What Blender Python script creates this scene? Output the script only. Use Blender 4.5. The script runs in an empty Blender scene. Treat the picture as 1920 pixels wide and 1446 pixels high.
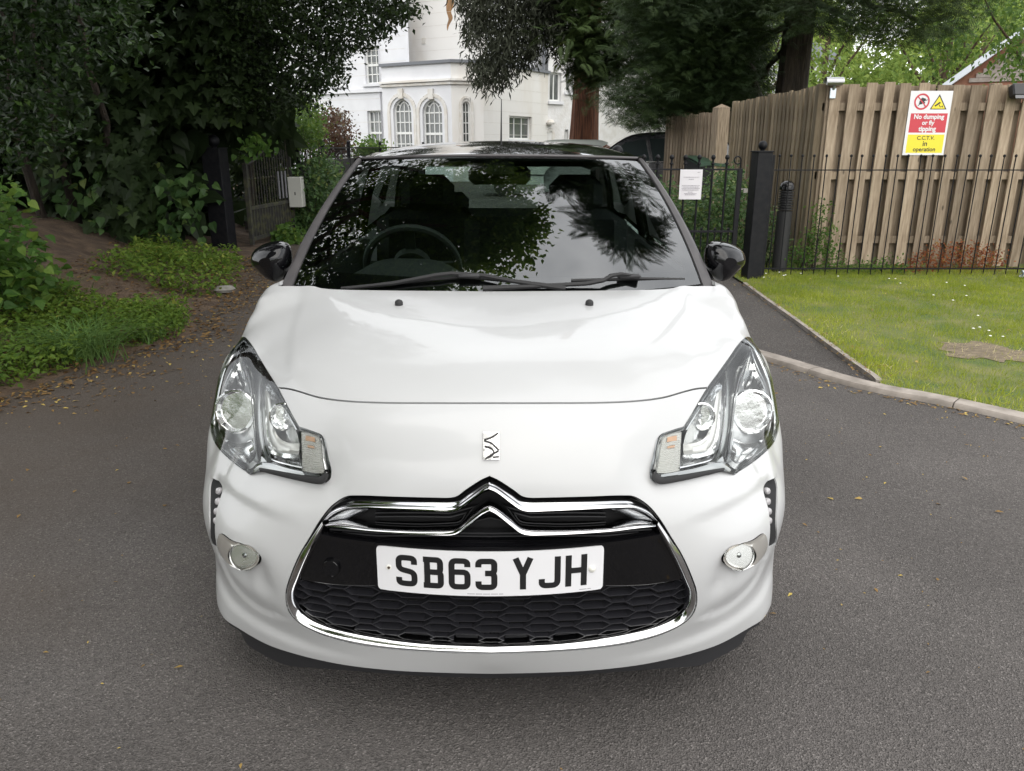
import bpy, math, random
import numpy as np
from mathutils import Vector, Matrix
from mathutils.geometry import delaunay_2d_cdt

random.seed(7)
RNG = np.random.default_rng(11)
SC = bpy.context.scene
COL = SC.collection
R = math.radians
PI = math.pi

# ------------------------------------------------------------------ camera
CAM = np.array([0.05, -1.567, 1.425])
FPX, CX, CY = 1450.0, 960.0, 723.0          # focal length and centre in photograph pixels
PITCH = R(17.17)
cam_data = bpy.data.cameras.new('camera')
cam_data.sensor_width = 36.0
cam_data.lens = FPX / 1920.0 * 36.0
cam_data.clip_start = 0.05
cam_data.clip_end = 600.0
cam = bpy.data.objects.new('camera', cam_data)
COL.objects.link(cam)
cam.location = CAM
cam.rotation_euler = (PI / 2 - PITCH, 0, 0)
SC.camera = cam

# ------------------------------------------------------------------ sky, sun, exposure
SUN_EL, SUN_AZ = R(51), R(168)               # azimuth measured clockwise from +y
world = bpy.data.worlds.new('World')
SC.world = world
world.use_nodes = True
wn, wl = world.node_tree.nodes, world.node_tree.links
bg = wn['Background']
sky = wn.new('ShaderNodeTexSky')
sky.sky_type = 'NISHITA'
sky.sun_disc = False
sky.sun_elevation = SUN_EL
sky.sun_rotation = SUN_AZ
sky.dust_density = 3.0
tc = wn.new('ShaderNodeTexCoord')
nz = wn.new('ShaderNodeTexNoise')
nz.inputs['Scale'].default_value = 2.6
nz.inputs['Detail'].default_value = 6
nz.inputs['Roughness'].default_value = 0.55
wl.new(tc.outputs['Generated'], nz.inputs['Vector'])
cr = wn.new('ShaderNodeValToRGB')            # cloud cover: even white-grey overcast
cr.color_ramp.elements[0].position = 0.32
cr.color_ramp.elements[0].color = (8.3, 8.5, 8.7, 1)
cr.color_ramp.elements[1].position = 0.68
cr.color_ramp.elements[1].color = (14.5, 14.6, 14.6, 1)
wl.new(nz.outputs['Fac'], cr.inputs['Fac'])
mx = wn.new('ShaderNodeMix')
mx.data_type = 'RGBA'
mx.inputs['Factor'].default_value = 0.85
wl.new(sky.outputs['Color'], mx.inputs['A'])
wl.new(cr.outputs['Color'], mx.inputs['B'])
wl.new(mx.outputs['Result'], bg.inputs['Color'])
bg.inputs['Strength'].default_value = 0.13

sd = bpy.data.lights.new('sun', 'SUN')
sd.energy = 1.7
sd.angle = R(85)
sd.color = (1.0, 0.95, 0.87)
sun = bpy.data.objects.new('sun', sd)
COL.objects.link(sun)
sun.location = (4, -4, 12)
_dir = Vector((math.sin(SUN_AZ) * math.cos(SUN_EL), math.cos(SUN_AZ) * math.cos(SUN_EL), math.sin(SUN_EL)))
sun.rotation_euler = _dir.to_track_quat('Z', 'Y').to_euler()

SC.view_settings.view_transform = 'Standard'
SC.view_settings.look = 'None'
SC.view_settings.exposure = 0.50
SC.view_settings.gamma = 1.0
SC.view_settings.use_curve_mapping = False
SC.render.engine = 'CYCLES'
SC.cycles.use_denoising = True
SC.cycles.max_bounces = 12
SC.cycles.transparent_max_bounces = 24
SC.cycles.transmission_bounces = 8
SC.cycles.caustics_reflective = False
SC.cycles.caustics_refractive = False
SC.cycles.sample_clamp_indirect = 6.0

# ------------------------------------------------------------------ where things stand: sight lines met with real planes
SP_, CP_ = math.sin(PITCH), math.cos(PITCH)


def ray(u, v):
    a, b = (np.asarray(u, float) - CX) / FPX, (np.asarray(v, float) - CY) / FPX
    d = np.stack([a + 0 * b, CP_ - b * SP_ + 0 * a, -SP_ - b * CP_ + 0 * a], -1)
    return d / np.linalg.norm(d, axis=-1, keepdims=True)


def at_y(u, v, y):
    d = ray(u, v)
    return CAM + d * ((np.asarray(y, float) - CAM[1]) / d[..., 1])[..., None]


def at_z(u, v, z=0.0):
    d = ray(u, v)
    return CAM + d * ((np.asarray(z, float) - CAM[2]) / d[..., 2])[..., None]


def at_plane(u, v, o, n):
    d = ray(u, v)
    o, n = np.asarray(o, float), np.asarray(n, float)
    return CAM + d * (((o - CAM) @ n) / (d @ n))[..., None]


# ------------------------------------------------------------------ object helpers
def link(o, parent=None):
    COL.objects.link(o)
    if parent is not None:
        o.parent = parent
    return o


def tag(o, label=None, cat=None, group=None, kind=None):
    if label: o['label'] = label
    if cat: o['category'] = cat
    if group: o['group'] = group
    if kind: o['kind'] = kind
    return o


def thing(name, label, cat, loc=(0, 0, 0), rz=0.0, group=None):
    o = bpy.data.objects.new(name, None)
    o.empty_display_size = 0.1
    link(o)
    o.location = loc
    o.rotation_euler = (0, 0, rz)
    return tag(o, label, cat, group)


def new_mesh(name, V, F, mat=None, smooth=True, sharp_angle=None, attr=None):
    """V (n,3); F an (m,k) array or a list of index lists"""
    me = bpy.data.meshes.new(name)
    V = np.asarray(V, np.float32)
    if isinstance(F, np.ndarray):
        m, k = F.shape
        me.vertices.add(len(V))
        me.vertices.foreach_set('co', V.ravel())
        me.loops.add(m * k)
        me.loops.foreach_set('vertex_index', F.astype(np.int32).ravel())
        me.polygons.add(m)
        me.polygons.foreach_set('loop_start', np.arange(0, m * k, k, dtype=np.int32))
        me.polygons.foreach_set('loop_total', np.full(m, k, np.int32))
        me.update(calc_edges=True)
    else:
        me.from_pydata([tuple(map(float, v)) for v in V], [], [tuple(int(i) for i in f) for f in F])
        me.update()
    me.polygons.foreach_set('use_smooth', np.full(len(me.polygons), bool(smooth)))
    if smooth and sharp_angle is not None:
        me.set_sharp_from_angle(angle=R(sharp_angle))
    if attr is not None:
        a = me.attributes.new('rnd', 'FLOAT', 'POINT')
        a.data.foreach_set('value', np.asarray(attr, np.float32))
    if mat is not None:
        me.materials.append(mat)
    return me


def mk(name, V, F, mat=None, parent=None, smooth=True, sharp=35, attr=None):
    return link(bpy.data.objects.new(name, new_mesh(name, V, F, mat, smooth, sharp, attr)), parent)


class MB:
    """collects boxes, bars, lathes, tubes; build() links them as one mesh object"""

    def __init__(s):
        s.V, s.F = [], []

    def add(s, V, F):
        n = len(s.V)
        s.parts = getattr(s, 'parts', []) + [(n, n + len(V), len(s.F), len(s.F) + len(F))]
        s.V += [tuple(map(float, v)) for v in V]
        s.F += [tuple(int(i) + n for i in f) for f in F]
        return s

    def box(s, c, d, rz=0.0, b=0.0, M=None):
        hx, hy, hz = d[0] / 2, d[1] / 2, d[2] / 2
        b = min(b, hx * .9, hy * .9, hz * .9)
        if b <= 0:
            V = [(x, y, z) for z in (-hz, hz) for y in (-hy, hy) for x in (-hx, hx)]
            F = [(0, 2, 3, 1), (4, 5, 7, 6), (0, 1, 5, 4), (2, 6, 7, 3), (0, 4, 6, 2), (1, 3, 7, 5)]
        else:
            V, F = [], []
            ring = lambda x, y, z, q: [(x - q, y, z), (x, y - q, z), (x, -y + q, z), (x - q, -y, z), (-x + q, -y, z), (-x, -y + q, z), (-x, y - q, z), (-x + q, y, z)]
            for (x, y, z, q) in ((hx - b, hy - b, -hz, b * .5), (hx, hy, -hz + b, b), (hx, hy, hz - b, b), (hx - b, hy - b, hz, b * .5)):
                V += ring(x, y, z, q)
            for k in range(3):
                for i in range(8):
                    j = (i + 1) % 8
                    F.append((k * 8 + i, k * 8 + 8 + i, k * 8 + 8 + j, k * 8 + j))
            F.append(tuple(range(8)))
            F.append(tuple(reversed(range(24, 32))))
        V = np.array(V)
        if M is not None:
            V = V @ np.array(M).T
        cz, sz = math.cos(rz), math.sin(rz)
        V = V @ np.array([[cz, sz, 0], [-sz, cz, 0], [0, 0, 1]]) + np.array(c)
        return s.add(V, F)

    def tube(s, pts, r, n=8, caps=True):
        P = np.array(pts, float)
        rr = np.full(len(P), r, float) if np.isscalar(r) else np.array(r, float)
        T = np.gradient(P, axis=0)
        T /= np.linalg.norm(T, axis=1, keepdims=True) + 1e-12
        ref = np.array([0.0, 0, 1]) if abs(T[0][2]) < .9 else np.array([1.0, 0, 0])
        V = []
        nrm = np.cross(T[0], ref)
        for i in range(len(P)):
            nrm = nrm - T[i] * (nrm @ T[i])
            nrm /= np.linalg.norm(nrm) + 1e-12
            bi = np.cross(T[i], nrm)
            for k in range(n):
                a = 2 * PI * k / n
                V.append(P[i] + rr[i] * (math.cos(a) * nrm + math.sin(a) * bi))
        F = [(i * n + k, i * n + (k + 1) % n, (i + 1) * n + (k + 1) % n, (i + 1) * n + k) for i in range(len(P) - 1) for k in range(n)]
        if caps:
            F.append(tuple(reversed(range(n))))
            F.append(tuple(range((len(P) - 1) * n, len(P) * n)))
        return s.add(V, F)

    def lathe(s, prof, c=(0, 0, 0), n=20, axis='z', M=None, caps=True):
        V, F = [], []
        for (r, h) in prof:
            for k in range(n):
                a = 2 * PI * k / n
                p = (r * math.cos(a), r * math.sin(a), h)
                if axis == 'y': p = (p[0], h, p[1])
                if axis == 'x': p = (h, p[0], p[1])
                V.append(p)
        V = np.array(V)
        if M is not None:
            V = V @ np.array(M).T
        V = V + np.array(c)
        for i in range(len(prof) - 1):
            for k in range(n):
                F.append((i * n + k, i * n + (k + 1) % n, (i + 1) * n + (k + 1) % n, (i + 1) * n + k))
        if caps and prof[0][0] > 1e-6: F.append(tuple(reversed(range(n))))
        if caps and prof[-1][0] > 1e-6: F.append(tuple(range((len(prof) - 1) * n, len(prof) * n)))
        return s.add(V, F)

    def each(s, name, mat=None, parent=None, smooth=True, sharp=35):
        """one object per added piece"""
        return [mk(name, s.V[a:b], [tuple(i - a for i in f) for f in s.F[c:d]], mat, parent, smooth, sharp) for a, b, c, d in s.parts]

    def build(s, name, mat=None, parent=None, smooth=True, sharp=35):
        return mk(name, s.V, s.F, mat, parent, smooth, sharp)


def copy_tree(o, parent=None):
    c = o.copy()
    link(c, parent)
    for ch in list(o.children):
        copy_tree(ch, c)
    return c


# ------------------------------------------------------------------ material helpers
def mat(name, col, rough=0.5, metal=0.0, coat=0.0, spec=0.5, col2=None, nscale=8.0, ndetail=4.0, nlo=0.35, nhi=0.65,
        bump=0.0, bscale=60.0, bdist=0.01, stretch=None, coatr=0.03, rough2=None):
    m = bpy.data.materials.new(name)
    m.use_nodes = True
    N, L = m.node_tree.nodes, m.node_tree.links
    b = N['Principled BSDF']
    b.inputs['Base Color'].default_value = (*col, 1)
    b.inputs['Roughness'].default_value = rough
    b.inputs['Metallic'].default_value = metal
    b.inputs['Coat Weight'].default_value = coat
    b.inputs['Coat Roughness'].default_value = coatr
    b.inputs['Specular IOR Level'].default_value = spec
    if col2 is not None or bump:
        t = N.new('ShaderNodeTexCoord')
        vec = t.outputs['Object']
        if stretch:
            mp = N.new('ShaderNodeMapping')
            mp.inputs['Scale'].default_value = stretch
            L.new(vec, mp.inputs['Vector'])
            vec = mp.outputs['Vector']
    if col2 is not None:
        n = N.new('ShaderNodeTexNoise')
        n.inputs['Scale'].default_value = nscale
        n.inputs['Detail'].default_value = ndetail
        L.new(vec, n.inputs['Vector'])
        r = N.new('ShaderNodeValToRGB')
        r.color_ramp.elements[0].position = nlo
        r.color_ramp.elements[1].position = nhi
        r.color_ramp.elements[0].color = (*col, 1)
        r.color_ramp.elements[1].color = (*col2, 1)
        L.new(n.outputs['Fac'], r.inputs['Fac'])
        L.new(r.outputs['Color'], b.inputs['Base Color'])
        if rough2 is not None:
            mr = N.new('ShaderNodeMapRange')
            mr.inputs['From Min'].default_value = nlo
            mr.inputs['From Max'].default_value = nhi
            mr.inputs['To Min'].default_value = rough
            mr.inputs['To Max'].default_value = rough2
            L.new(n.outputs['Fac'], mr.inputs['Value'])
            L.new(mr.outputs['Result'], b.inputs['Roughness'])
    if bump:
        n2 = N.new('ShaderNodeTexNoise')
        n2.inputs['Scale'].default_value = bscale
        n2.inputs['Detail'].default_value = 3
        L.new(vec, n2.inputs['Vector'])
        bp = N.new('ShaderNodeBump')
        bp.inputs['Strength'].default_value = bump
        bp.inputs['Distance'].default_value = bdist
        L.new(n2.outputs['Fac'], bp.inputs['Height'])
        L.new(bp.outputs['Normal'], b.inputs['Normal'])
    return m


def glass(name, tint=(1, 1, 1), ior=1.5, rough=0.0):
    """thin pane: clear transmission with a Fresnel reflection"""
    m = bpy.data.materials.new(name)
    m.use_nodes = True
    N, L = m.node_tree.nodes, m.node_tree.links
    N.remove(N['Principled BSDF'])
    out = N['Material Output']
    tr = N.new('ShaderNodeBsdfTransparent')
    tr.inputs['Color'].default_value = (*tint, 1)
    gl = N.new('ShaderNodeBsdfGlossy')
    gl.inputs['Roughness'].default_value = rough
    fr = N.new('ShaderNodeFresnel')
    fr.inputs['IOR'].default_value = ior
    mxs = N.new('ShaderNodeMixShader')
    dv = N.new('ShaderNodeMath'); dv.operation = 'ADD'; dv.inputs[1].default_value = 1.0      # both faces of the pane: 2R / (1 + R)
    L.new(fr.outputs['Fac'], dv.inputs[0])
    m2 = N.new('ShaderNodeMath'); m2.operation = 'MULTIPLY'; m2.inputs[1].default_value = 2.0
    L.new(fr.outputs['Fac'], m2.inputs[0])
    q = N.new('ShaderNodeMath'); q.operation = 'DIVIDE'
    L.new(m2.outputs['Value'], q.inputs[0]); L.new(dv.outputs['Value'], q.inputs[1])
    L.new(q.outputs['Value'], mxs.inputs['Fac'])
    L.new(tr.outputs['BSDF'], mxs.inputs[1])
    L.new(gl.outputs['BSDF'], mxs.inputs[2])
    L.new(mxs.outputs['Shader'], out.inputs['Surface'])
    return m


def leaf_mat(name, c1, c2, c3=None, rough=0.45, trans=0.35, spec=0.22):
    """leaf colour varies from leaf to leaf through the 'rnd' attribute"""
    m = bpy.data.materials.new(name)
    m.use_nodes = True
    N, L = m.node_tree.nodes, m.node_tree.links
    b = N['Principled BSDF']
    a = N.new('ShaderNodeAttribute')
    a.attribute_name = 'rnd'
    r = N.new('ShaderNodeValToRGB')
    r.color_ramp.elements[0].color = (*c1, 1)
    r.color_ramp.elements[1].color = (*c2, 1)
    if c3:
        r.color_ramp.elements[1].position = 0.85
        e = r.color_ramp.elements.new(1.0)
        e.color = (*c3, 1)
    L.new(a.outputs['Fac'], r.inputs['Fac'])
    L.new(r.outputs['Color'], b.inputs['Base Color'])
    b.inputs['Roughness'].default_value = rough
    b.inputs['Specular IOR Level'].default_value = spec
    tl = N.new('ShaderNodeBsdfTranslucent')
    hs = N.new('ShaderNodeHueSaturation')
    hs.inputs['Value'].default_value = 1.3
    hs.inputs['Hue'].default_value = 0.48
    L.new(r.outputs['Color'], hs.inputs['Color'])
    L.new(hs.outputs['Color'], tl.inputs['Color'])
    ms = N.new('ShaderNodeMixShader')
    ms.inputs['Fac'].default_value = trans
    L.new(b.outputs['BSDF'], ms.inputs[1])
    L.new(tl.outputs['BSDF'], ms.inputs[2])
    L.new(ms.outputs['Shader'], N['Material Output'].inputs['Surface'])
    return m


def smoothstep(a, b, x):
    t = np.clip((x - a) / (b - a), 0, 1)
    return t * t * (3 - 2 * t)


def spl(pts, n=6, closed=False, corners=()):
    """Catmull-Rom through the points; indices in corners stay sharp"""
    P = np.array(pts, float)
    m = len(P)
    out = []
    rng_ = range(m if closed else m - 1)
    for i in rng_:
        p1, p2 = P[i], P[(i + 1) % m]
        p0 = P[i - 1] if (i > 0 or closed) else 2 * p1 - p2
        p3 = P[(i + 2) % m] if (i + 2 < m or closed) else 2 * p2 - p1
        if i in corners: p0 = 2 * p1 - p2
        if (i + 1) % m in corners: p3 = 2 * p2 - p1
        d = [max(np.linalg.norm(q - w), 1e-9) ** .5 for q, w in ((p1, p0), (p2, p1), (p3, p2))]
        m1 = (p1 - p0) / d[0] - (p2 - p0) / (d[0] + d[1]) + (p2 - p1) / d[1]
        m2 = (p2 - p1) / d[1] - (p3 - p1) / (d[1] + d[2]) + (p3 - p2) / d[2]
        m1, m2 = m1 * d[1], m2 * d[1]
        for k in range(n):
            t = k / n
            out.append((2 * t ** 3 - 3 * t ** 2 + 1) * p1 + (t ** 3 - 2 * t ** 2 + t) * m1 + (-2 * t ** 3 + 3 * t ** 2) * p2 + (t ** 3 - t ** 2) * m2)
    if not closed: out.append(P[-1])
    return np.array(out)


def resample(P, n):
    P = np.asarray(P, float)
    s = np.concatenate([[0], np.cumsum(np.linalg.norm(np.diff(P, axis=0), axis=1))])
    t = np.linspace(0, s[-1], n)
    return np.stack([np.interp(t, s, P[:, k]) for k in range(P.shape[1])], 1)


def in_poly(pts, poly):
    x, y = pts[:, 0], pts[:, 1]
    inside = np.zeros(len(pts), bool)
    j = len(poly) - 1
    for i in range(len(poly)):
        xi, yi = poly[i]; xj, yj = poly[j]
        c = ((yi > y) != (yj > y)) & (x < (xj - xi) * (y - yi) / (yj - yi + 1e-15) + xi)
        inside ^= c
        j = i
    return inside


def dist_poly(P, L):
    """distance of points P to the polyline L (any dimension)"""
    best = np.full(len(P), 1e9)
    for a, b in zip(L[:-1], L[1:]):
        ab = b - a
        t = np.clip(((P - a) @ ab) / (ab @ ab + 1e-15), 0, 1)
        best = np.minimum(best, np.linalg.norm(P - a - t[:, None] * ab, axis=1))
    return best
# =================================================================== MATERIALS OF THE CAR
M = {}
M['paint'] = mat('white_paint', (0.475, 0.48, 0.485), rough=0.30, coat=0.42, coatr=0.03, spec=0.3, col2=(.455, .46, .462), nscale=2.2, ndetail=8)
M['black_gloss'] = mat('black_gloss', (0.005, 0.005, 0.006), rough=0.05, spec=0.45)
M['roof_paint'] = mat('roof_paint', (0.006, 0.006, 0.007), rough=0.10, coat=1.0, coatr=0.01, bump=0.05, bscale=14, bdist=0.004)
M['plastic'] = mat('black_plastic', (0.018, 0.018, 0.02), rough=0.5, bump=0.15, bscale=900, bdist=0.0006)
M['plastic_grey'] = mat('pillar_plastic', (0.055, 0.052, 0.055), rough=0.5, col2=(0.075, 0.07, 0.072), nscale=14)
M['dark'] = mat('dark_void', (0.006, 0.006, 0.007), rough=0.8)
M['chrome'] = mat('chrome', (0.66, 0.66, 0.67), rough=0.08, metal=1.0)
M['chrome_soft'] = mat('satin_chrome', (0.62, 0.63, 0.64), rough=0.2, metal=1.0)
M['reflector'] = mat('lamp_reflector', (0.88, 0.89, 0.90), rough=0.14, metal=0.95, bump=0.06, bscale=30, bdist=0.01)
M['lamp_grey'] = mat('lamp_housing', (0.72, 0.73, 0.74), rough=0.28, metal=0.8)
M['smoke'] = mat('lamp_divider', (0.36, 0.37, 0.365), rough=0.16, metal=1.0)
M['amber'] = mat('indicator_bulb', (0.55, 0.34, 0.22), rough=0.3)
M['ribbed'] = mat('indicator_lens', (0.78, 0.78, 0.76), rough=0.18, metal=0.4)
M['lens'] = glass('lamp_lens', (0.95, 0.96, 0.95), 1.22)
M['screen'] = glass('windscreen_glass', (0.52, 0.61, 0.57), 1.95)
M['side_glass'] = glass('side_glass', (0.60, 0.70, 0.65), 1.52)
M['plate'] = mat('plate_white', (0.70, 0.70, 0.72), rough=0.35, coat=0.3)
M['ink'] = mat('plate_ink', (0.01, 0.01, 0.011), rough=0.4)
M['ink_grey'] = mat('plate_small_print', (0.25, 0.25, 0.27), rough=0.5)
M['rubber'] = mat('rubber', (0.016, 0.016, 0.017), rough=0.7)
M['tyre'] = mat('tyre_rubber', (0.02, 0.02, 0.021), rough=0.85, bump=0.3, bscale=90)
M['alloy'] = mat('alloy', (0.55, 0.56, 0.58), rough=0.3, metal=0.9)
M['dash'] = mat('dashboard_plastic', (0.095, 0.10, 0.10), rough=0.6, bump=0.1, bscale=400, bdist=0.001)
M['seat'] = mat('seat_fabric', (0.03, 0.03, 0.032), rough=0.9)
M['led'] = mat('led_lens', (0.34, 0.33, 0.34), rough=0.15, coat=1.0)
M['mirror'] = mat('mirror_silver', (0.9, 0.9, 0.9), rough=0.02, metal=1.0)
M['cap'] = mat('screw_cap', (0.72, 0.71, 0.66), rough=0.4)

# =================================================================== THE WHITE CAR: front shell
# star-shaped about Q; radius = thin-plate spline through measured points, in stereographic coordinates (a, b)
Q = np.array([0.0, 1.0, 0.45])
W0, E1, E2 = np.array([0, -.8, .6]), np.array([1.0, 0, 0]), np.array([0, .6, .8])


def to_ab(P):
    d = P - Q
    r = np.linalg.norm(d, axis=-1)
    d = d / r[..., None]
    k = 2 / (1 + d @ W0)
    return (d @ E1) * k, (d @ E2) * k, r


def dir_ab(a, b):
    q = a * a + b * b
    return (((4 - q)[..., None]) * W0 + 4 * (a[..., None] * E1 + b[..., None] * E2)) / (4 + q)[..., None]


XZ = np.array([[.16, .795], [.25, .82], [.35, .838], [.5, .856], [.6, .857], [.68, .852], [.76, .832], [.82, .815], [.865, .798], [.93, .776], [.98, .750], [1.02, .72]])


def x_side(y, z):
    return np.interp(z, XZ[:, 0], XZ[:, 1])


ctl = []
for y, z in ((.075, .165), (.052, .2), (.03, .254), (.012, .33), (.002, .42), (0, .5), (0, .58), (.0, .65), (.008, .715), (.038, .78), (.078, .828), (.125, .861),
             (.22, .897), (.36, .926), (.56, .951), (.75, .967), (.88, .977), (1.0, .984), (1.15, .991)):
    ctl.append((0, y, z))
    if .3 < z < .7: ctl.append((-.18, y + .006, z))
for x, y in ((.3, .017), (.4, .034), (.5, .064), (.6, .117), (.68, .182), (.75, .272), (.80, .37), (.835, .48), (.853, .60)):
    ctl.append((-x, y, .5)); ctl.append((-x, y - .002, .44))
for x, y in ((.3, .026), (.4, .046), (.5, .08), (.6, .138), (.68, .21), (.75, .305), (.79, .385), (.822, .475)):
    ctl.append((-x, y, .33))
for x, y in ((.2, .008), (.39, .045), (.5, .10), (.6, .195), (.68, .285), (.75, .385), (.82, .50)):
    ctl.append((-x, y, .625))
for u, v, y in ((407, 1135, .33), (421, 1160, .27), (447, 1178, .235), (500, 1208, .17), (560, 1228, .122), (641, 1247, .088), (735, 1257, .073),
                (480, 1130, .168), (560, 1190, .108), (700, 1222, .06),
                (457, 632, .75), (429, 666, .70), (410, 710, .655), (397, 780, .575), (469, 890, .245), (407, 838, .47), (438, 868, .33),
                (521, 727, .30), (602, 816, .16), (615, 900, .088), (500, 800, .30), (443, 769, .45), (485, 669, .55), (560, 880, .135), (520, 890, .165),
                (560, 734, .245), (641, 752, .172), (735, 755, .145), 
                (556, 660, .42), (572, 580, .75), (586, 537, .98),
                (511, 533, 1.0), (485, 560, .90), (468, 597, .82)):
    ctl.append(tuple(at_y(u, v, y)))
# bonnet: crowned between its two edge creases, then the wing falls away; nose: curved in plan
_yc = np.array([.125, .22, .36, .56, .75, .88, 1.0]); _zc = np.array([.861, .897, .926, .951, .967, .977, .984])
for y in (.24, .33, .42, .52, .64, .75, .86, .96):
    xc_, dr_ = np.interp(y, [.245, .42, .75, .98], [.4745, .52, .58, .611]), np.interp(y, [.245, .42, .75, .98], [.0535, .031, .015, .002])
    for f in (.3, .55, .8): ctl.append((-xc_ * f, y, float(np.interp(y, _yc, _zc)) - dr_ * f ** 2.6))
for x, y, z in ((.69, .82, .942), (.69, .9, .967), (.63, .6, .900), (.68, .98, .982), (.60, .5, .893)):
    ctl.append((-x, y, z))
for z, y0, k in ((.70, .005, .46), (.74, .016, .54), (.78, .038, .60), (.82, .071, .58)):
    for x in (.13, .25, .36): ctl.append((-x, y0 + k * x * x, z))
for y in (.68, .85, 1.05, 1.3):
    for z in (.16, .33, .5, .65, .76, .82) + ((.865,) if y > .7 else ()):
        ctl.append((-float(x_side(y, z)), y, z))
for x, y, z in ((.750, 1.1, .98), (.750, 1.3, .985), (.776, .9, .93), (.4, 1.1, .988)):
    ctl.append((-x, y, z))
ctl = np.array(ctl, float)
lam0 = np.full(len(ctl), 4e-2)
_q = ctl - CAM
_u = CX + FPX * _q[:, 0] / (_q[:, 1] * CP_ - _q[:, 2] * SP_)
_v = CY - FPX * (_q[:, 1] * SP_ + _q[:, 2] * CP_) / (_q[:, 1] * CP_ - _q[:, 2] * SP_)
lam0[ctl[:, 2] > .83] = 6e-2
lam0[(_u < 475) | (ctl[:, 2] < .215)] = 4e-3          # edges seen against the background are held closely
lam0[(ctl[:, 1] > .86) & (ctl[:, 2] > .9)] = 1e-2
lam0[(_u < 520) & (_v < 610) & (_v > 500)] = 1.5e-3
LAM = np.concatenate([lam0, lam0[np.abs(ctl[:, 0]) > 1e-6]])
ctl = np.concatenate([ctl, ctl[np.abs(ctl[:, 0]) > 1e-6] * np.array([-1, 1, 1])])
_a, _b, _r = to_ab(ctl)
CP = np.stack([_a, _b], 1)


def _ker(d2):
    return np.where(d2 > 1e-18, 0.5 * d2 * np.log(np.maximum(d2, 1e-18)), 0)


_n = len(CP)
_K = _ker(((CP[:, None] - CP[None]) ** 2).sum(-1)) + np.diag(LAM)
_T = np.concatenate([np.ones((_n, 1)), CP], 1)
_A = np.block([[_K, _T], [_T.T, np.zeros((3, 3))]])
_w = np.linalg.solve(_A, np.concatenate([_r, np.zeros(3)]))


def rad(a, b):
    a, b = np.asarray(a, float), np.asarray(b, float)
    sh = a.shape
    p = np.stack([a.ravel(), b.ravel()], 1)
    out = np.empty(len(p))
    for i in range(0, len(p), 4000):
        q = p[i:i + 4000]
        d2 = ((q[:, None] - CP[None]) ** 2).sum(-1)
        out[i:i + 4000] = _ker(d2) @ _w[:_n] + _w[_n] + q @ _w[_n + 1:]
    return out.reshape(sh)


def S(a, b):
    return Q + dir_ab(a, b) * rad(a, b)[..., None]


_h = 0.012
_ga, _gb = np.arange(-3.0, 3.0 + _h, _h), np.arange(-2.9, 2.3, _h)
_half = rad(*np.meshgrid(_ga[_ga <= 1e-9], _gb))
TAB = np.concatenate([_half, _half[:, -2::-1]], 1)[:, :len(_ga)]


def rad_t(a, b):
    fa, fb = np.clip((a - _ga[0]) / _h, 0, TAB.shape[1] - 1.001), np.clip((b - _gb[0]) / _h, 0, TAB.shape[0] - 1.001)
    ia, ib = fa.astype(int), fb.astype(int)
    ta, tb = fa - ia, fb - ib
    return (TAB[ib, ia] * (1 - ta) + TAB[ib, ia + 1] * ta) * (1 - tb) + (TAB[ib + 1, ia] * (1 - ta) + TAB[ib + 1, ia + 1] * ta) * tb


def march(O, D, t0, t1, n=240):
    """first meeting of rays with the shell; where a ray only grazes it, the nearest approach"""
    O = np.broadcast_to(np.asarray(O, float), D.shape)

    def g(t):
        P = O + D * t[..., None]
        a, b, r = to_ab(P)
        return r - rad_t(a, b)
    ts = np.linspace(t0, t1, n)
    G = np.stack([g(np.full(len(D), t)) for t in ts], 1)
    neg = G < 0
    has = neg.any(1)
    i = np.where(has, neg.argmax(1), G.argmin(1))
    i = np.clip(i, 1, n - 1)
    lo, hi = ts[i - 1].copy(), ts[i].copy()
    for _ in range(30):
        m = (lo + hi) / 2
        s = g(m) < 0
        hi = np.where(s & has, m, hi)
        lo = np.where(s & has, lo, np.where(has, m, lo))
    t = np.where(has, (lo + hi) / 2, ts[np.clip(G.argmin(1), 0, n - 1)])
    P = O + D * t[:, None]
    a, b, _ = to_ab(P)
    return a, b


def hit(uv):
    uv = np.asarray(uv, float).reshape(-1, 2)
    return march(CAM, ray(uv[:, 0], uv[:, 1]), 1.3, 3.2)


def hit_front(x, z):
    x, z = np.asarray(x, float), np.asarray(z, float)
    O = np.stack([x, np.full_like(x, -.15), z], 1)
    return march(O, np.tile([0, 1.0, 0], (len(x), 1)), 0, 1.0)


def S_n(a, b):
    """surface point and outward normal"""
    e = 2e-3
    P = S(a, b)
    n = np.cross(S(a + e, b) - S(a - e, b), S(a, b + e) - S(a, b - e))
    n /= np.linalg.norm(n, axis=-1, keepdims=True)
    s = np.sign(((P - Q) * n).sum(-1))
    return P, n * s[..., None]


# ---- outlines read off the photograph (left half; the car is symmetrical)
G_OUT = spl([(919, 892), (903, 899), (872, 919), (857, 930), (845, 933), (813, 933), (735, 931), (670, 929), (648, 931), (622, 947), (602, 971), (579, 1009), (560, 1041), (544, 1079),
             (535, 1111), (538, 1142), (553, 1165), (585, 1185), (641, 1204), (704, 1215), (797, 1223), (860, 1226), (919, 1227)], 5, corners=(0, 22))
H_OUT = spl([(457, 632), (468, 641), (485, 669), (503, 699), (521, 728), (544, 771), (561, 800), (580, 806), (602, 816), (607.5, 829), (611.5, 860), (615.5, 886), (613, 900), (603, 907),
             (560, 901), (510, 889), (487, 884), (469, 890), (438, 868), (408, 838), (397, 813), (395.5, 791), (399, 760), (410, 710), (429, 666), (443, 643)], 5, closed=True, corners=(6, 17))
D_OUT = spl([(396, 894), (407, 906), (411, 918), (404, 952), (402, 989), (405, 1027), (395, 1018), (391, 974), (389, 936), (391, 908)], 4, closed=True, corners=(0, 5))
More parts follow.
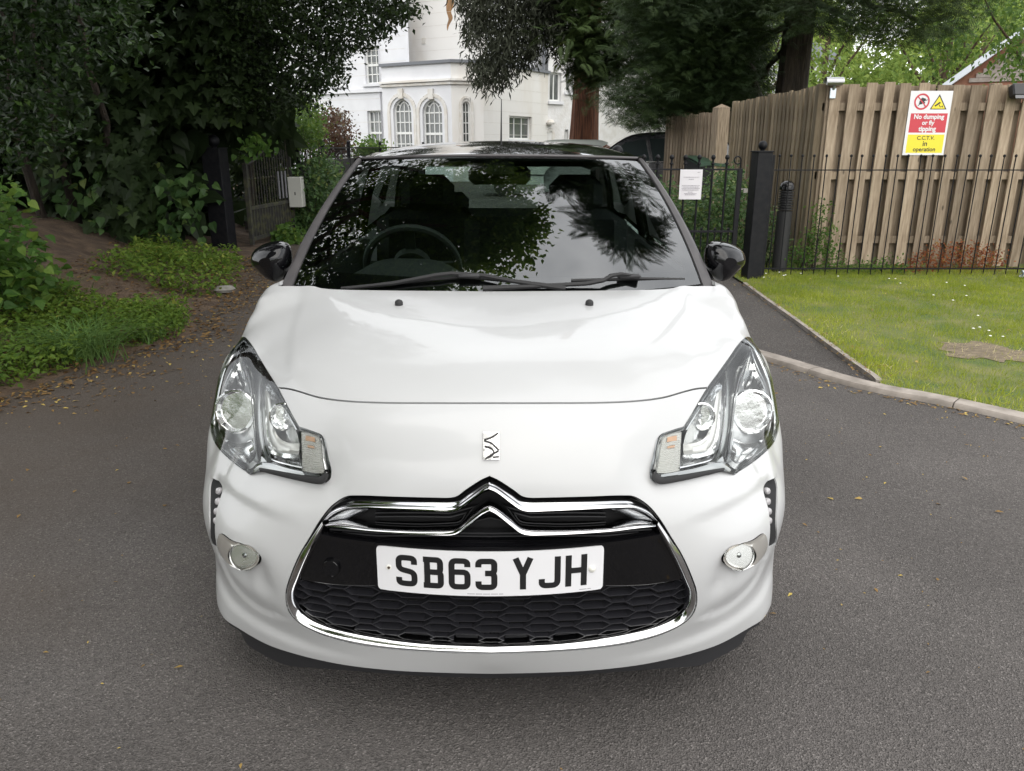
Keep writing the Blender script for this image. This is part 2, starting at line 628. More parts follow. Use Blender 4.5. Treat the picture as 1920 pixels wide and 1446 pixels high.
F_OUT = spl([(413, 1001), (432, 1013), (454, 1021), (479, 1036), (486, 1049), (476, 1063), (454, 1069), (433, 1061), (414, 1040), (407, 1020)], 5, closed=True)
SHUT = spl([(521, 727), (540, 729), (560, 734), (597, 745), (641, 751.5), (704, 755), (829, 756), (919, 756)], 6)
REAR = spl([(521, 536), (560, 535.5), (586, 536.5), (602, 540.5), (630, 543), (700, 544.5), (792, 545.5), (920, 546.5)], 5)


def ab(uv):
    a, b = hit(uv)
    return np.stack([a, b], 1)


def mir(A):
    return A * np.array([-1, 1])


gA, hA, dA, fA = ab(G_OUT), ab(H_OUT), ab(D_OUT), ab(F_OUT)
gA[0, 0] = gA[-1, 0] = 0
gA[:, 0] = np.minimum(gA[:, 0], 0)
shA, rearA = ab(SHUT), ab(REAR)
shA[-1, 0] = rearA[-1, 0] = 0
sh_up, sh_dn = ab(SHUT + [0, -1.7]), ab(SHUT + [0, 1.7])
for q in (sh_up, sh_dn):
    q[-1, 0] = 0
    q[0] = q[1] + (q[0] - q[1]) * 1.15            # run just inside the lamp opening

# domain outline: rear bonnet edge, fender, door edge, wheel arch, bottom edge, centre
_p = []
_p += list(rearA[::-1])
fen = np.array([(-.735, 1.06, .978), (-.74, 1.12, .98), (-.742, 1.2, .982), (-.775, 1.2, .87), (-.83, 1.2, .76), (-.857, 1.2, .6), (-.85, 1.2, .45), (-.82, 1.2, .25), (-.80, 1.2, .17)])
fen = resample(fen, 60)
aa, bb, _ = to_ab(fen); _p += list(np.stack([aa, bb], 1))
arch = [(-.0, 1.15, .17)] + [(-.0, .79 - .345 * math.cos(t), .305 + .345 * math.sin(t)) for t in np.linspace(PI + .40, -.40, 40)]
arch = np.array(arch); arch[:, 0] = -x_side(arch[:, 1], arch[:, 2])
aa, bb, _ = to_ab(arch); _p += list(np.stack([aa, bb], 1))
BOT = spl([(407, 1132), (414, 1149), (423, 1162), (447, 1178), (500, 1208), (560, 1228), (641, 1246), (735, 1257), (829, 1261.5), (919, 1263.5)], 6)
botA = ab(BOT); botA[-1, 0] = 0
_p += list(botA)
b0, b1 = botA[-1, 1], rearA[-1, 1]
_p += [np.array((0.0, t)) for t in np.linspace(b0, b1, 180)[1:-1]]
DOM = np.array(_p)
# fender / bumper joint, from the lamp's outer corner to the wheel arch
FB = np.array([(-.85, .53, .655), (-.853, .56, .645), (-.856, .62, .64), (-.857, .68, .632)])
aa, bb, _ = to_ab(FB); fbA = np.stack([aa, bb], 1)
fb2A = fbA + np.array([0, -.0045])

SPC = 0.0135
cons = [(DOM, True), (gA, False), (hA, True), (dA, True), (fA, True), (sh_up, False), (sh_dn, False)]
pts, edg = [], []
for L_, cl in cons:
    n0 = len(pts)
    pts += [Vector(p) for p in L_]
    edg += [(n0 + i, n0 + i + 1) for i in range(len(L_) - 1)] + ([(n0 + len(L_) - 1, n0)] if cl else [])
lo, hi = DOM.min(0), DOM.max(0)
ga, gb = np.meshgrid(np.arange(lo[0], -SPC * .5, SPC), np.arange(lo[1], hi[1], SPC * .866))
ga = ga + (np.arange(ga.shape[0]) % 2)[:, None] * SPC * .5
gp = np.stack([ga.ravel(), gb.ravel()], 1)
gp = gp[(gp[:, 0] < -SPC * .4) & in_poly(gp, DOM)]
keep = np.ones(len(gp), bool)
for L_, cl in cons:
    LL = np.concatenate([L_, L_[:1]]) if cl else L_
    keep &= dist_poly(gp, LL) > SPC * .45
pts += [Vector(p) for p in gp[keep]]
_res = delaunay_2d_cdt(pts, edg, [], 0, 1e-7)
AB = np.array([(v.x, v.y) for v in _res[0]])
TRI = np.array([f for f in _res[2]])
cen = AB[TRI].mean(1)
TRI = TRI[in_poly(cen, DOM)]
cen = AB[TRI].mean(1)
cls = np.zeros(len(TRI), int)                                   # 0 body below the shut line
gPoly = np.concatenate([gA, [[0.2, gA[-1, 1]], [0.2, gA[0, 1]]]])
gapPoly = np.concatenate([sh_up, sh_dn[::-1]])
bonPoly = np.concatenate([sh_up[1:], [[0.3, sh_up[-1, 1]], [0.3, 3.0], [-3.2, 3.0], [-3.2, hA[int(np.argmax(hA[:, 1]))][1]]], hA[:0]])
P3 = S(AB[:, 0], AB[:, 1])
cen3 = P3[TRI].mean(1)
sh3 = S(shA[:, 0], shA[:, 1])
# bonnet: everything above the shut line, then above the lamp's inner edge; the fender keeps the outer side behind the lamp
above = np.zeros(len(TRI), bool)
inner = hA[:int(np.argmin(np.abs(H_OUT[:, 0] - 521) + np.abs(H_OUT[:, 1] - 728))) + 1][::-1]        # from shut line up to the apex
apex3 = S(hA[0:1, 0], hA[0:1, 1])[0]
edge_line = resample(np.array([apex3, (-.762, .86, .905), (-.748, .95, .945), (-.735, 1.03, .972), (-.735, 1.1, .985)]), 30)
aa, bb, _ = to_ab(edge_line)
edgA = np.stack([aa, bb], 1)
bonPoly = np.concatenate([[[0.3, sh_up[-1, 1]]], sh_up[::-1], inner, edgA[1:], [edgA[-1] + [0, .3], [0.3, edgA[-1][1] + .3]]])
cls[in_poly(cen, bonPoly)] = 1
cls[in_poly(cen, gapPoly) & (cls != 5)] = 2
cls[in_poly(cen, gPoly)] = 3
cls[in_poly(cen, dA)] = 5
cls[in_poly(cen, fA)] = 6
cls[in_poly(cen, hA)] = 4
fen_m = (cls == 0) & ((cen3[:, 1] > .60) | (cen3[:, 2] > .645)) & (cen3[:, 0] < -.70) & (cen3[:, 1] > .5)
cls[fen_m] = 7

# ---- relief: power-dome edges on the bonnet, cheek crease, hollow under the lamp, fog-lamp scoop, lip crease
def P_on(uv):
    a, b = hit(uv)
    return S(a, b)


def seg_side(P, Lab, ABp):
    """signed side of points (in a,b) relative to the nearest segment of the polyline Lab"""
    best, side = np.full(len(ABp), 1e9), np.zeros(len(ABp))
    for p, q in zip(Lab[:-1], Lab[1:]):
        d = q - p
        t = np.clip(((ABp - p) @ d) / (d @ d), 0, 1)
        w = ABp - p - t[:, None] * d
        l = np.linalg.norm(w, axis=1)
        m = l < best
        best[m] = l[m]
        side[m] = (d[0] * (ABp[m, 1] - p[1]) - d[1] * (ABp[m, 0] - p[0]))
    return best, np.sign(side)


disp = np.zeros(len(AB))
crease = ab(spl([(586, 530), (580, 555), (567, 590), (558, 622), (555, 650), (555, 690), (561, 732), (572, 745)], 5))
d_, s_ = seg_side(P3, crease, AB)
yy = P3[:, 1]
fade = smoothstep(.16, .45, yy)
disp -= fade * .0045 * np.where(P3[:, 0] < np.interp(yy, [.245, .42, .75, .98], [-.4745, -.52, -.58, -.611]), smoothstep(0, .05, d_) * np.exp(-(d_ / .12) ** 2), 0)
ck = ab(spl([(403, 905), (416, 918), (440, 940), (469, 956), (510, 974), (548, 985)], 5))
d_, s_ = seg_side(P3, ck, AB)
t_ = smoothstep(-.60, -.40, P3[:, 0])
disp -= .009 * (1 - t_) * smoothstep(-.845, -.74, P3[:, 0]) * np.where(s_ < 0, np.exp(-(d_ / .075) ** 2), np.exp(-(d_ / .016) ** 2))
lip = ab(spl([(402, 1050), (408, 1080), (425, 1120), (455, 1150), (500, 1178), (560, 1204), (640, 1226), (740, 1240), (919, 1246)], 20))
d_, s_ = seg_side(P3, lip, AB)
amt = .009 * smoothstep(-.25, -.55, P3[:, 0]) * smoothstep(-.83, -.70, P3[:, 0])
disp -= amt * np.where(s_ > 0, np.exp(-(d_ / .075) ** 2), np.exp(-(d_ / .018) ** 2))
lip2 = ab(spl([(418, 1062), (432, 1092), (455, 1120), (480, 1140), (505, 1152)], 20))
d_, s_ = seg_side(P3, lip2, AB)
disp -= .007 * smoothstep(-.82, -.70, P3[:, 0]) * np.where(s_ > 0, np.exp(-(d_ / .055) ** 2), np.exp(-(d_ / .016) ** 2))
# hollow below the head lamp and round it
hl_b = ab(spl([(618, 886), (614, 901), (600, 908), (560, 902), (510, 890), (486, 885)], 5))
d_, s_ = seg_side(P3, hl_b, AB)
disp -= .011 * np.exp(-(d_ / .05) ** 2)
# scoop under the fog lamp
fg = ab(np.array([(428, 1052), (450, 1073), (478, 1072), (484, 1090)]))
d_, s_ = seg_side(P3, fg, AB)
disp -= .016 * np.exp(-(d_ / .05) ** 2) * smoothstep(-.80, -.68, P3[:, 0])
# soft bridge line from lamp to grille
br = ab(spl([(607, 829), (640, 836), (690, 848), (740, 858)], 5))
d_, s_ = seg_side(P3, br, AB)
disp -= .0045 * np.where(s_ < 0, np.exp(-(d_ / .08) ** 2), np.exp(-(d_ / .025) ** 2)) * smoothstep(-.2, -.42, P3[:, 0])
nrmQ = (P3 - Q) / np.linalg.norm(P3 - Q, axis=1, keepdims=True)
P3d = P3 + nrmQ * disp[:, None]


def panel(mask, both=True, off=0.0, flange=0.012, close=False):
    """triangles of the half shell (mask) -> vertices, faces, rolled edge; both: mirrored and joined on the centre line"""
    T = TRI[mask]
    used = np.unique(T)
    rm = -np.ones(len(AB), int); rm[used] = np.arange(len(used))
    T = rm[T]
    V = P3d[used].copy()
    onc = np.abs(AB[used, 0]) < 1e-6
    V[onc, 0] = 0
    # outward orientation
    fn = np.cross(V[T[:, 1]] - V[T[:, 0]], V[T[:, 2]] - V[T[:, 0]])
    bad = (fn * (V[T].mean(1) - Q)).sum(1) < 0
    T[bad] = T[bad][:, ::-1]
    if both:
        idx = np.where(onc, np.arange(len(V)), -1)
        m = len(V) + np.cumsum(~onc) - 1
        idx = np.where(onc, np.arange(len(V)), m)
        V2 = V[~onc] * np.array([-1, 1, 1])
        T = np.concatenate([T, idx[T][:, ::-1]])
        V = np.concatenate([V, V2])
    fn = np.cross(V[T[:, 1]] - V[T[:, 0]], V[T[:, 2]] - V[T[:, 0]])
    vn = np.zeros_like(V)
    for k in range(3): np.add.at(vn, T[:, k], fn)
    vn /= np.linalg.norm(vn, axis=1, keepdims=True) + 1e-15
    V = V + vn * off
    F = [tuple(t) for t in T]
    if flange:
        e = np.concatenate([T[:, [0, 1]], T[:, [1, 2]], T[:, [2, 0]]])
        key = np.sort(e, 1)
        u, inv, cnt = np.unique(key, axis=0, return_inverse=True, return_counts=True)
        be = e[cnt[inv.ravel()] == 1]
        bv = np.unique(be)
        nm = {v: len(V) + i for i, v in enumerate(bv)}
        V = np.concatenate([V, V[bv] - vn[bv] * flange])
        F += [(j, i, nm[i], nm[j]) for i, j in be]
    return V, F


def flipx(V, F):
    return np.asarray(V) * np.array([-1, 1, 1]), [tuple(reversed(f)) for f in F]


CAR = thing('parked_car', 'white three-door hatchback with black roof, facing the camera and filling the middle of the drive', 'car')
CARS = CAR
V, F = panel(cls == 1)
mk('bonnet', V, F, M['paint'], CAR, sharp=50)
V, F = panel(cls == 0)
bumper = mk('front_bumper', V, F, M['paint'], CAR, sharp=50)
V, F = panel(cls == 7, both=False)
mk('fender', V, F, M['paint'], CAR, sharp=50)
mk('fender', *flipx(V, F), M['paint'], CAR, sharp=50)
# dark liner under the bonnet joint
lin = spl(SHUT, 1)
mb = MB()
a, b = hit(SHUT); Pn, Nn = S_n(a, b)
L1 = list(Pn - Nn * .016); L1 = L1 + [p * [-1, 1, 1] for p in L1[-2::-1]]
mb.tube(L1, .009, 6)
mb.build('bonnet_seal', M['rubber'], CAR)


def rib(top, bot, prof, n=60, both=False, view=False):
    """strip on the shell between two outlines; prof = [(t, off)], off > 0 lies inside the surface"""
    A, B = resample(top, n), resample(bot, n)
    V, rows = [], len(prof)
    UV = np.concatenate([A * (1 - t) + B * t for t, _ in prof])
    a, b = hit(UV)
    P, N = S_n(a, b)
    off = np.repeat([o for _, o in prof], n)
    P = P + unit_(P - CAM) * off[:, None] if view else P - N * off[:, None]
    F = [(r * n + i, r * n + i + 1, (r + 1) * n + i + 1, (r + 1) * n + i) for r in range(rows - 1) for i in range(n - 1)]
    if both:
        P[n - 1::n, 0] = 0
        P2, F2 = flipx(P, F)
        P, F = np.concatenate([P, P2]), F + [tuple(i + len(P) for i in f) for f in F2]
        P, F = weld(P, F)
    return P, F


def unit_(v):
    return v / np.linalg.norm(v, axis=-1, keepdims=True)


def weld(P, F, eps=1e-5):
    key = np.round(P / eps).astype(np.int64)
    u, first, inv = np.unique(key, axis=0, return_index=True, return_inverse=True)
    inv = inv.ravel()
    F2 = []
    for f in F:
        g = []
        for i in f:
            j = int(inv[i])
            if j not in g: g.append(j)
        if len(g) > 2: F2.append(tuple(g))
    return P[first], F2


# ---------------------------------------------------------------- grille
# grille pieces come from half outlines that end on the car's centre line and are mirrored there
T1 = spl([(607, 972), (621, 950), (649, 935), (666, 933), (735, 935), (813, 937), (846, 937), (858, 934), (873, 923), (904, 903), (919, 897)], 6)
B1 = spl([(611, 977), (628, 964), (652, 955), (680, 955), (766, 959), (813, 961), (847, 962), (860, 959), (876, 949), (906, 926), (919, 921)], 6)
T2 = spl([(612, 981), (628, 980), (652, 982), (690, 987), (766, 991.5), (813, 992), (846, 991), (858, 987), (876, 972), (905, 950), (919, 944)], 6)
B2 = spl([(615, 987), (632, 990), (652, 992), (690, 996), (766, 1001), (813, 1003.5), (850, 1004), (864, 1000), (880, 988), (906, 967), (919, 960)], 6)
GR = thing('grille', None, None)
GR.parent = CAR
barp = [(0, .035), (0.0, .014), (.12, .006), (.42, .000), (.52, -.004), (.62, -.010), (.75, -.012), (.9, -.006), (1.0, .006), (1.0, .04)]
V, F = rib(T1, B1, barp, 90, True)
mk('chevron_bar', V, F, M['chrome'], GR, sharp=45)
barp2 = [(0, .04), (0.0, .010), (.12, -.002), (.35, -.010), (.6, -.012), (.85, -.006), (1.0, .004), (1.0, .04)]
V, F = rib(T2, B2, barp2, 90, True)
mk('chevron_bar', V, F, M['chrome'], GR, sharp=45)
# bright end pieces between the two bars
for s in (0, 1):
    V, F = rib(spl([(611, 977), (630, 963), (652, 954), (688, 956)], 5), spl([(614, 984), (634, 982), (652, 976), (676, 968)], 5), [(0, .012), (.15, .006), (.5, .014), (1, .03), (1, .05)], 16)
    if s: V, F = flipx(V, F)
    mk('end_facet', V, F, M['chrome_soft'], GR, sharp=45)
# dark recess behind everything
RT = spl([(919, 893), (903, 900), (857, 931), (845, 934), (735, 932), (670, 930), (648, 932), (622, 948), (602, 972), (579, 1010), (560, 1042), (544, 1080), (535, 1112), (538, 1142), (553, 1164), (585, 1184),
          (641, 1203), (704, 1214), (797, 1222), (919, 1226)], 5)
mid = np.stack([np.full(len(RT), 919.0), np.clip(RT[:, 1], 930, 1200)], 1)
V, F = rib(RT, mid, [(0, .002), (0, .06), (.15, .065), (.5, .065), (1, .065)], 110, True)
mk('grille_recess', V, F, M['dark'], GR, sharp=40)
# slats between bars and panel
for v0, w, o in ((1008, 3.0, .03), (1014, 2.5, .03)):
    V, F = rib(np.array([(606, v0 - 10), (700, v0), (919, v0 + 3)]), np.array([(605, v0 - 10 + w), (700, v0 + w), (919, v0 + 3 + w)]), [(0, .05), (0, o), (1, o), (1, .05)], 40, True)
    mk('slat', V, F, M['plastic'], GR, sharp=40)
for k, vv in enumerate((972, 980, 1000)):
    V, F = rib(np.array([(690 if k < 2 else 880, vv), (840, vv + 4), (919, vv + (-18 if k < 2 else -14))]), np.array([(690 if k < 2 else 880, vv + 2), (840, vv + 6.5), (919, vv + (-15.5 if k < 2 else -11.5))]), [(0, .06), (0, .045), (1, .045), (1, .06)], 40, True)
    mk('slat', V, F, M['plastic'], GR, sharp=40)
# gloss panel carrying the plate
PT = spl([(600, 1001), (650, 1010), (704, 1017), (800, 1022), (919, 1024)], 6)
PB = spl([(553, 1093), (590, 1100), (629, 1105), (713, 1107), (800, 1107.5), (919, 1108)], 6)
V, F = rib(PT, PB, [(0, .06), (0, .016), (.03, .006), (.10, .010), (.14, .013), (.95, .013), (1, .017), (1, .06)], 60, True)
mk('gloss_panel', V, F, M['black_gloss'], GR, sharp=40)
# tow-eye cover
tow_c = at_y(616, 1070.6, .055)
a, b = hit([(616, 1070.6)]); Pc, Nc = S_n(a, b)
zax = Vector(Nc[0]); rot = zax.to_track_quat('Z', 'Y').to_matrix()
mb = MB().lathe([(.0, -.0105), (.0195, -.0105), (.0205, -.0112), (.0205, -.016)], Pc[0], 28, M=rot)
mb.lathe([(.0212, -.016), (.0212, -.0118), (.0222, -.0116), (.0225, -.016)], Pc[0], 28, M=rot)
mb.build('tow_cover', M['black_gloss'], GR, sharp=30)
# chrome frame of the lower opening
SO = spl([(603, 975), (579, 1011), (560, 1043), (544, 1081), (535.5, 1111), (538.5, 1142), (554, 1164.5), (586, 1184), (641, 1203), (704, 1214), (797, 1221.5), (919, 1226)], 6)
SI = spl([(611, 985), (592, 1017), (573, 1054), (560, 1086), (550, 1115), (552.5, 1140), (568, 1159), (604, 1177), (655, 1191), (712, 1201), (800, 1209.5), (919, 1214)], 6)
V, F = rib(SO, SI, [(0, .02), (0, .003), (.35, -.004), (.70, -.008), (.88, -.003), (1, .008), (1, .05)], 110, True)
mk('chrome_frame', V, F, M['chrome'], GR, sharp=45)

# honeycomb of long hexagonal cells
xs = np.linspace(0, -.62, 300)


def arc_table(z):
    a, b = hit_front(xs, np.full_like(xs, z))
    P = S(a, b)
    return P, np.concatenate([[0], np.cumsum(np.linalg.norm(np.diff(P, axis=0), axis=1))])


_tz = np.linspace(.24, .54, 9)
_tabs = [arc_table(z) for z in _tz]


def lat(s, z, off):
    """point at arc length s from the centre line, height z, off inside"""
    s, z = np.asarray(s, float), np.asarray(z, float)
    x = np.zeros_like(s)
    k = np.clip(np.searchsorted(_tz, z) - 1, 0, len(_tz) - 2)
    for i in range(len(_tz) - 1):
        m = k == i
        if m.any():
            t = (z[m] - _tz[i]) / (_tz[i + 1] - _tz[i])
            x0 = np.interp(np.abs(s[m]), _tabs[i][1], _tabs[i][0][:, 0])
            x1 = np.interp(np.abs(s[m]), _tabs[i + 1][1], _tabs[i + 1][0][:, 0])
            x[m] = x0 * (1 - t) + x1 * t
    a, b = hit_front(x, z)
    P, N = S_n(a, b)
    P = P - N * np.asarray(off).reshape(-1, 1)
    P[:, 0] *= np.where(s > 0, -1, 1)
    return P


honey_poly = np.concatenate([spl([(930, 1101), (713, 1100), (629, 1098), (552, 1086)], 4), spl([(538, 1111), (540, 1142), (554, 1166), (586, 1186), (641, 1205), (704, 1216), (797, 1224), (930, 1229)], 4)])


def to_px(P):
    q = P - CAM
    zc = q[:, 1] * CP_ - q[:, 2] * SP_
    return np.stack([CX + FPX * q[:, 0] / zc, CY - FPX * (q[:, 1] * SP_ + q[:, 2] * CP_) / zc], 1)


px_, rz_ = .123, .0345
Vh, Fh = [], []
hexs = []
for row in range(-1, 7):
    for colx in range(0, 7):
        s0 = colx * px_ + (px_ / 2 if row % 2 else 0)
        hexs.append((s0, .455 - row * rz_))
hexs = np.array(hexs)
cpx = to_px(lat(-hexs[:, 0], hexs[:, 1], np.zeros(len(hexs))))
hexs = hexs[in_poly(cpx, honey_poly)]
hw, hh, tip = .047, .0142, .020
hexo = np.array([(-hw, 0), (-hw + tip, hh), (hw - tip, hh), (hw, 0), (hw - tip, -hh), (-hw + tip, -hh)])
wl_ = .0022
hexi = hexo * np.array([(hw - wl_ * 1.6) / hw, (hh - wl_) / hh])
allS, allZ, allO = [], [], []
for sgn in (-1, 1):
    for (s0, z0) in hexs:
        if sgn == 1 and s0 < 1e-6: continue
        n0 = len(allS)
        for ring, o in ((hexo, .030), (hexo, .0185), (hexi, .0185), (hexi, .040)):
            for (dx, dz) in ring:
                allS.append(sgn * s0 + dx); allZ.append(z0 + dz); allO.append(o)
        for k in range(3):
            for i in range(6):
                j = (i + 1) % 6
                Fh.append((n0 + k * 6 + i, n0 + k * 6 + j, n0 + k * 6 + 6 + j, n0 + k * 6 + 6 + i))
        for d in (-1, 1):                                         # link to the next cell of the row
            n1 = len(allS)
            x0_, x1_ = d * hw * .97, d * (px_ - hw) * 1.0
            x1_ = d * px_ / 2
            for (dx, dz, o) in ((x0_, .0012, .02), (x1_, .0012, .02), (x1_, -.0012, .02), (x0_, -.0012, .02), (x0_, .0012, .032), (x1_, .0012, .032), (x1_, -.0012, .032), (x0_, -.0012, .032)):
                allS.append(sgn * s0 + dx); allZ.append(z0 + dz); allO.append(o)
            Fh += [(n1, n1 + 1, n1 + 2, n1 + 3), (n1, n1 + 4, n1 + 5, n1 + 1), (n1 + 3, n1 + 2, n1 + 6, n1 + 7)]
        # louvre inside the cell
        n2 = len(allS)
        for (dx, dz, o) in ((-hw + tip, -.002, .030), (hw - tip, -.002, .030), (hw - tip, -hh + wl_, .040), (-hw + tip, -hh + wl_, .040)):
            allS.append(sgn * s0 + dx); allZ.append(z0 + dz); allO.append(o)
        Fh.append((n2, n2 + 1, n2 + 2, n2 + 3))
Vh = lat(np.array(allS), np.clip(np.array(allZ), .2405, .5395), np.array(allO))
M['honey'] = mat('grille_plastic', (0.020, 0.020, 0.024), rough=0.42)
mk('honeycomb_mesh', Vh, Fh, M['honey'], GR, smooth=False)

# ---------------------------------------------------------------- number plate with its lettering
PLZ = .499


def plate_pt(x, z, off=0.0):
    x, z = np.asarray(x, float), np.asarray(z, float)
    y = -.0165 + .45 * x * x + .03 * (z - PLZ) - off
    return np.stack([x, y, z + 0 * x], -1)


def rrect(w, h, r, n=6):
    out = []
    for cx, cy, a0 in ((w - r, h - r, 0), (-w + r, h - r, PI / 2), (-w + r, -h + r, PI), (w - r, -h + r, 1.5 * PI)):
        out += [(cx + r * math.cos(a0 + PI / 2 * k / n), cy + r * math.sin(a0 + PI / 2 * k / n)) for k in range(n + 1)]
    return out


def plate_sheet(w, h, r, off, back, nx=26):
    xs_ = np.linspace(-w, w, nx)
    V, F = [], []
    hz = lambda x: h - (r - math.sqrt(max(r * r - max(abs(x) - (w - r), 0) ** 2, 0)))
    cols = []
    xs_ = np.unique(np.concatenate([xs_, [-w + r * q for q in (.1, .3, .6)], [w - r * q for q in (.1, .3, .6)]]))
    for x in xs_:
        hzx = hz(x)
        V += [plate_pt(x, PLZ + hzx, back), plate_pt(x, PLZ + hzx, off), plate_pt(x, PLZ - hzx, off), plate_pt(x, PLZ - hzx, back)]
    for i in range(len(xs_) - 1):
        for k in range(3):
            F.append((i * 4 + k, i * 4 + k + 1, i * 4 + 5 + k, i * 4 + 4 + k))
    return np.array(V), F


NP = thing('number_plate', None, None)
NP.parent = CAR
V, F = plate_sheet(.2605, .0555, .010, .003, -.004)
mk('plate_face', V, F, M['plate'], NP, sharp=40)
V, F = plate_sheet(.268, .061, .013, .0, -.02)
mk('plate_holder', V, F, M['black_gloss'], NP, sharp=40)


def stroke2d(P, w, closed=False):
    """mitred outline of a polyline; returns vertices (left, right per point) and quads"""
    P = np.array(P, float)
    n = len(P)
    V = []
    for i in range(n):
        d0 = P[i] - P[i - 1] if (i > 0 or closed) else P[i + 1] - P[i]
        d1 = P[(i + 1) % n] - P[i] if (i < n - 1 or closed) else d0
        d0, d1 = d0 / np.linalg.norm(d0), d1 / np.linalg.norm(d1)
        nn = np.array([-(d0[1] + d1[1]), d0[0] + d1[0]])
        nn /= np.linalg.norm(nn) + 1e-9
        k = w / 2 / max(.45, nn @ np.array([-d0[1], d0[0]]))
        V += [P[i] + nn * k, P[i] - nn * k]
    F = [(2 * i, 2 * i + 1, 2 * i + 3, 2 * i + 2) for i in range(n - 1)]
    if closed: F.append((2 * n - 2, 2 * n - 1, 1, 0))
    return V, F


def arcp(pts, r=6):
    """round the corners of a polyline"""
    P = [np.array(p, float) for p in pts]
    out = [P[0]]
    for i in range(1, len(P) - 1):
        a, b, c = P[i - 1], P[i], P[i + 1]
        ra = min(r, np.linalg.norm(a - b) / 2); rc = min(r, np.linalg.norm(c - b) / 2)
        p, q = b + (a - b) / np.linalg.norm(a - b) * ra, b + (c - b) / np.linalg.norm(c - b) * rc
        for t in np.linspace(0, 1, 6): out.append((1 - t) ** 2 * p + 2 * t * (1 - t) * b + t * t * q)
    out.append(P[-1])
    return out


GLY = {
    'S': [arcp([(43, 56), (43, 72), (7, 72), (7, 43), (43, 36), (43, 7), (7, 7), (7, 22)], 11)],
    'B': [arcp([(3, 72), (42, 72), (42, 41), (11, 41)], 9), arcp([(11, 41), (43, 41), (43, 7), (3, 7)], 9), [(12, 72), (12, 7)]],
    '6': [arcp([(43, 57), (43, 72), (7, 72), (7, 7), (43, 7), (43, 44), (7, 44)], 11)],
    '3': [arcp([(7, 57), (7, 72), (43, 72), (43, 42), (22, 42)], 10), arcp([(22, 42), (43, 42), (43, 7), (7, 7), (7, 22)], 10)],
    'Y': [[(8, 79), (25, 38), (42, 79)], [(25, 42), (25, 0)]],
    'J': [arcp([(43, 79), (43, 7), (7, 7), (7, 24)], 12)],
    'H': [[(7, 79), (7, 0)], [(43, 79), (43, 0)], [(7, 40), (43, 40)]],
}
xc = -219.0 + 3
for ch in 'SB63 YJH':
    if ch == ' ':
        xc += 33 - 11
        continue
    Vg, Fg = [], []
    for k, st in enumerate(GLY[ch]):
        P = []
        for p, q in zip(st[:-1], st[1:]):
            m = max(1, int(np.linalg.norm(np.array(q) - p) / 6))
            P += [np.array(p) + (np.array(q) - p) * t / m for t in range(m)]
        P.append(np.array(st[-1]))
        v2, f2 = stroke2d(P, 14)
        v2 = np.array(v2)
        n0 = len(Vg)
        Vg += list(plate_pt((xc + v2[:, 0]) / 1000, PLZ + (v2[:, 1] - 39.5) / 1000, .0035 + k * .0001))
        Fg += [tuple(i + n0 for i in f) for f in f2]
    mk('plate_letter', Vg, Fg, M['ink'], NP, smooth=False)
    xc += 50 + 11
for u0, m_ in ((-.2325, M['rubber']), (.2335, M['cap'])):
    p = plate_pt(u0, PLZ + (.004 if u0 < 0 else .0), .003)
    if u0 < 0:
        MB().lathe([(.0065, 0), (.0062, -.0015), (.0035, -.002)], p, 16, axis='y').build('screw_collar', M['cap'], NP)
        MB().lathe([(.0034, 0), (.0034, -.0024), (0, -.0026)], p, 12, axis='y').build('screw_head', mat('rusty_screw', (.06, .04, .03), .6), NP)
    else:
        MB().lathe([(.0085, 0), (.008, -.003), (.005, -.0052), (0, -.006)], p, 16, axis='y').build('screw_cap', M['cap'], NP)
mb = MB()
for x0, x1 in ((-.052, -.035), (-.033, -.018), (-.016, 0.0), (.002, .018), (.02, .03), (.205, .222), (.224, .232)):
    V2 = [plate_pt(x, PLZ + z, .0034) for x, z in ((x0, -.0505), (x1, -.0505), (x1, -.049), (x0, -.049))]
    mb.add(V2, [(0, 1, 2, 3)])
tag(mb.build('small_print', M['ink_grey'], NP, smooth=False), kind='stuff')

# ---------------------------------------------------------------- badge on the nose
M['badge'] = mat('badge_chrome', (.62, .62, .63), .10, 1.0, col2=(.36, .36, .37), nscale=70, ndetail=1, nlo=.48, nhi=.52)
BD = thing('nose_badge', None, None)
BD.parent = CAR


def on_px(uv, off):
    a, b = hit(uv)
    P, N = S_n(a, b)
    return P - N * off


def quad_px(c, off, back):
    c = np.array(c, float)
    A = on_px(c, off); B = on_px(c, back)
    n = len(c)
    V = np.concatenate([A, B])
    F = [tuple(range(n))] + [(i, n + i, n + (i + 1) % n, (i + 1) % n) for i in range(n)]
    return V, F


V, F = quad_px([(906.5, 811.5), (936.5, 811.5), (936.5, 862.5), (906.5, 862.5)], -.006, .002)
mk('badge_plate', V, F, M['badge'], BD, smooth=False)
for k, L_ in enumerate(([(934, 814), (921, 822), (908, 826)], [(908, 828), (921, 832), (928, 838), (935, 845)], [(909, 838), (920, 841), (926, 848), (922, 855), (910, 861)], [(935, 846), (924, 852), (910, 861)], [(924, 858), (936, 857)])):
    v2, f2 = stroke2d(spl(L_, 5), 2.6)
    V = on_px(np.array(v2), -.0066 - .0002 * k)
    mk('badge_line', V, f2, M['rubber'], BD, smooth=False)

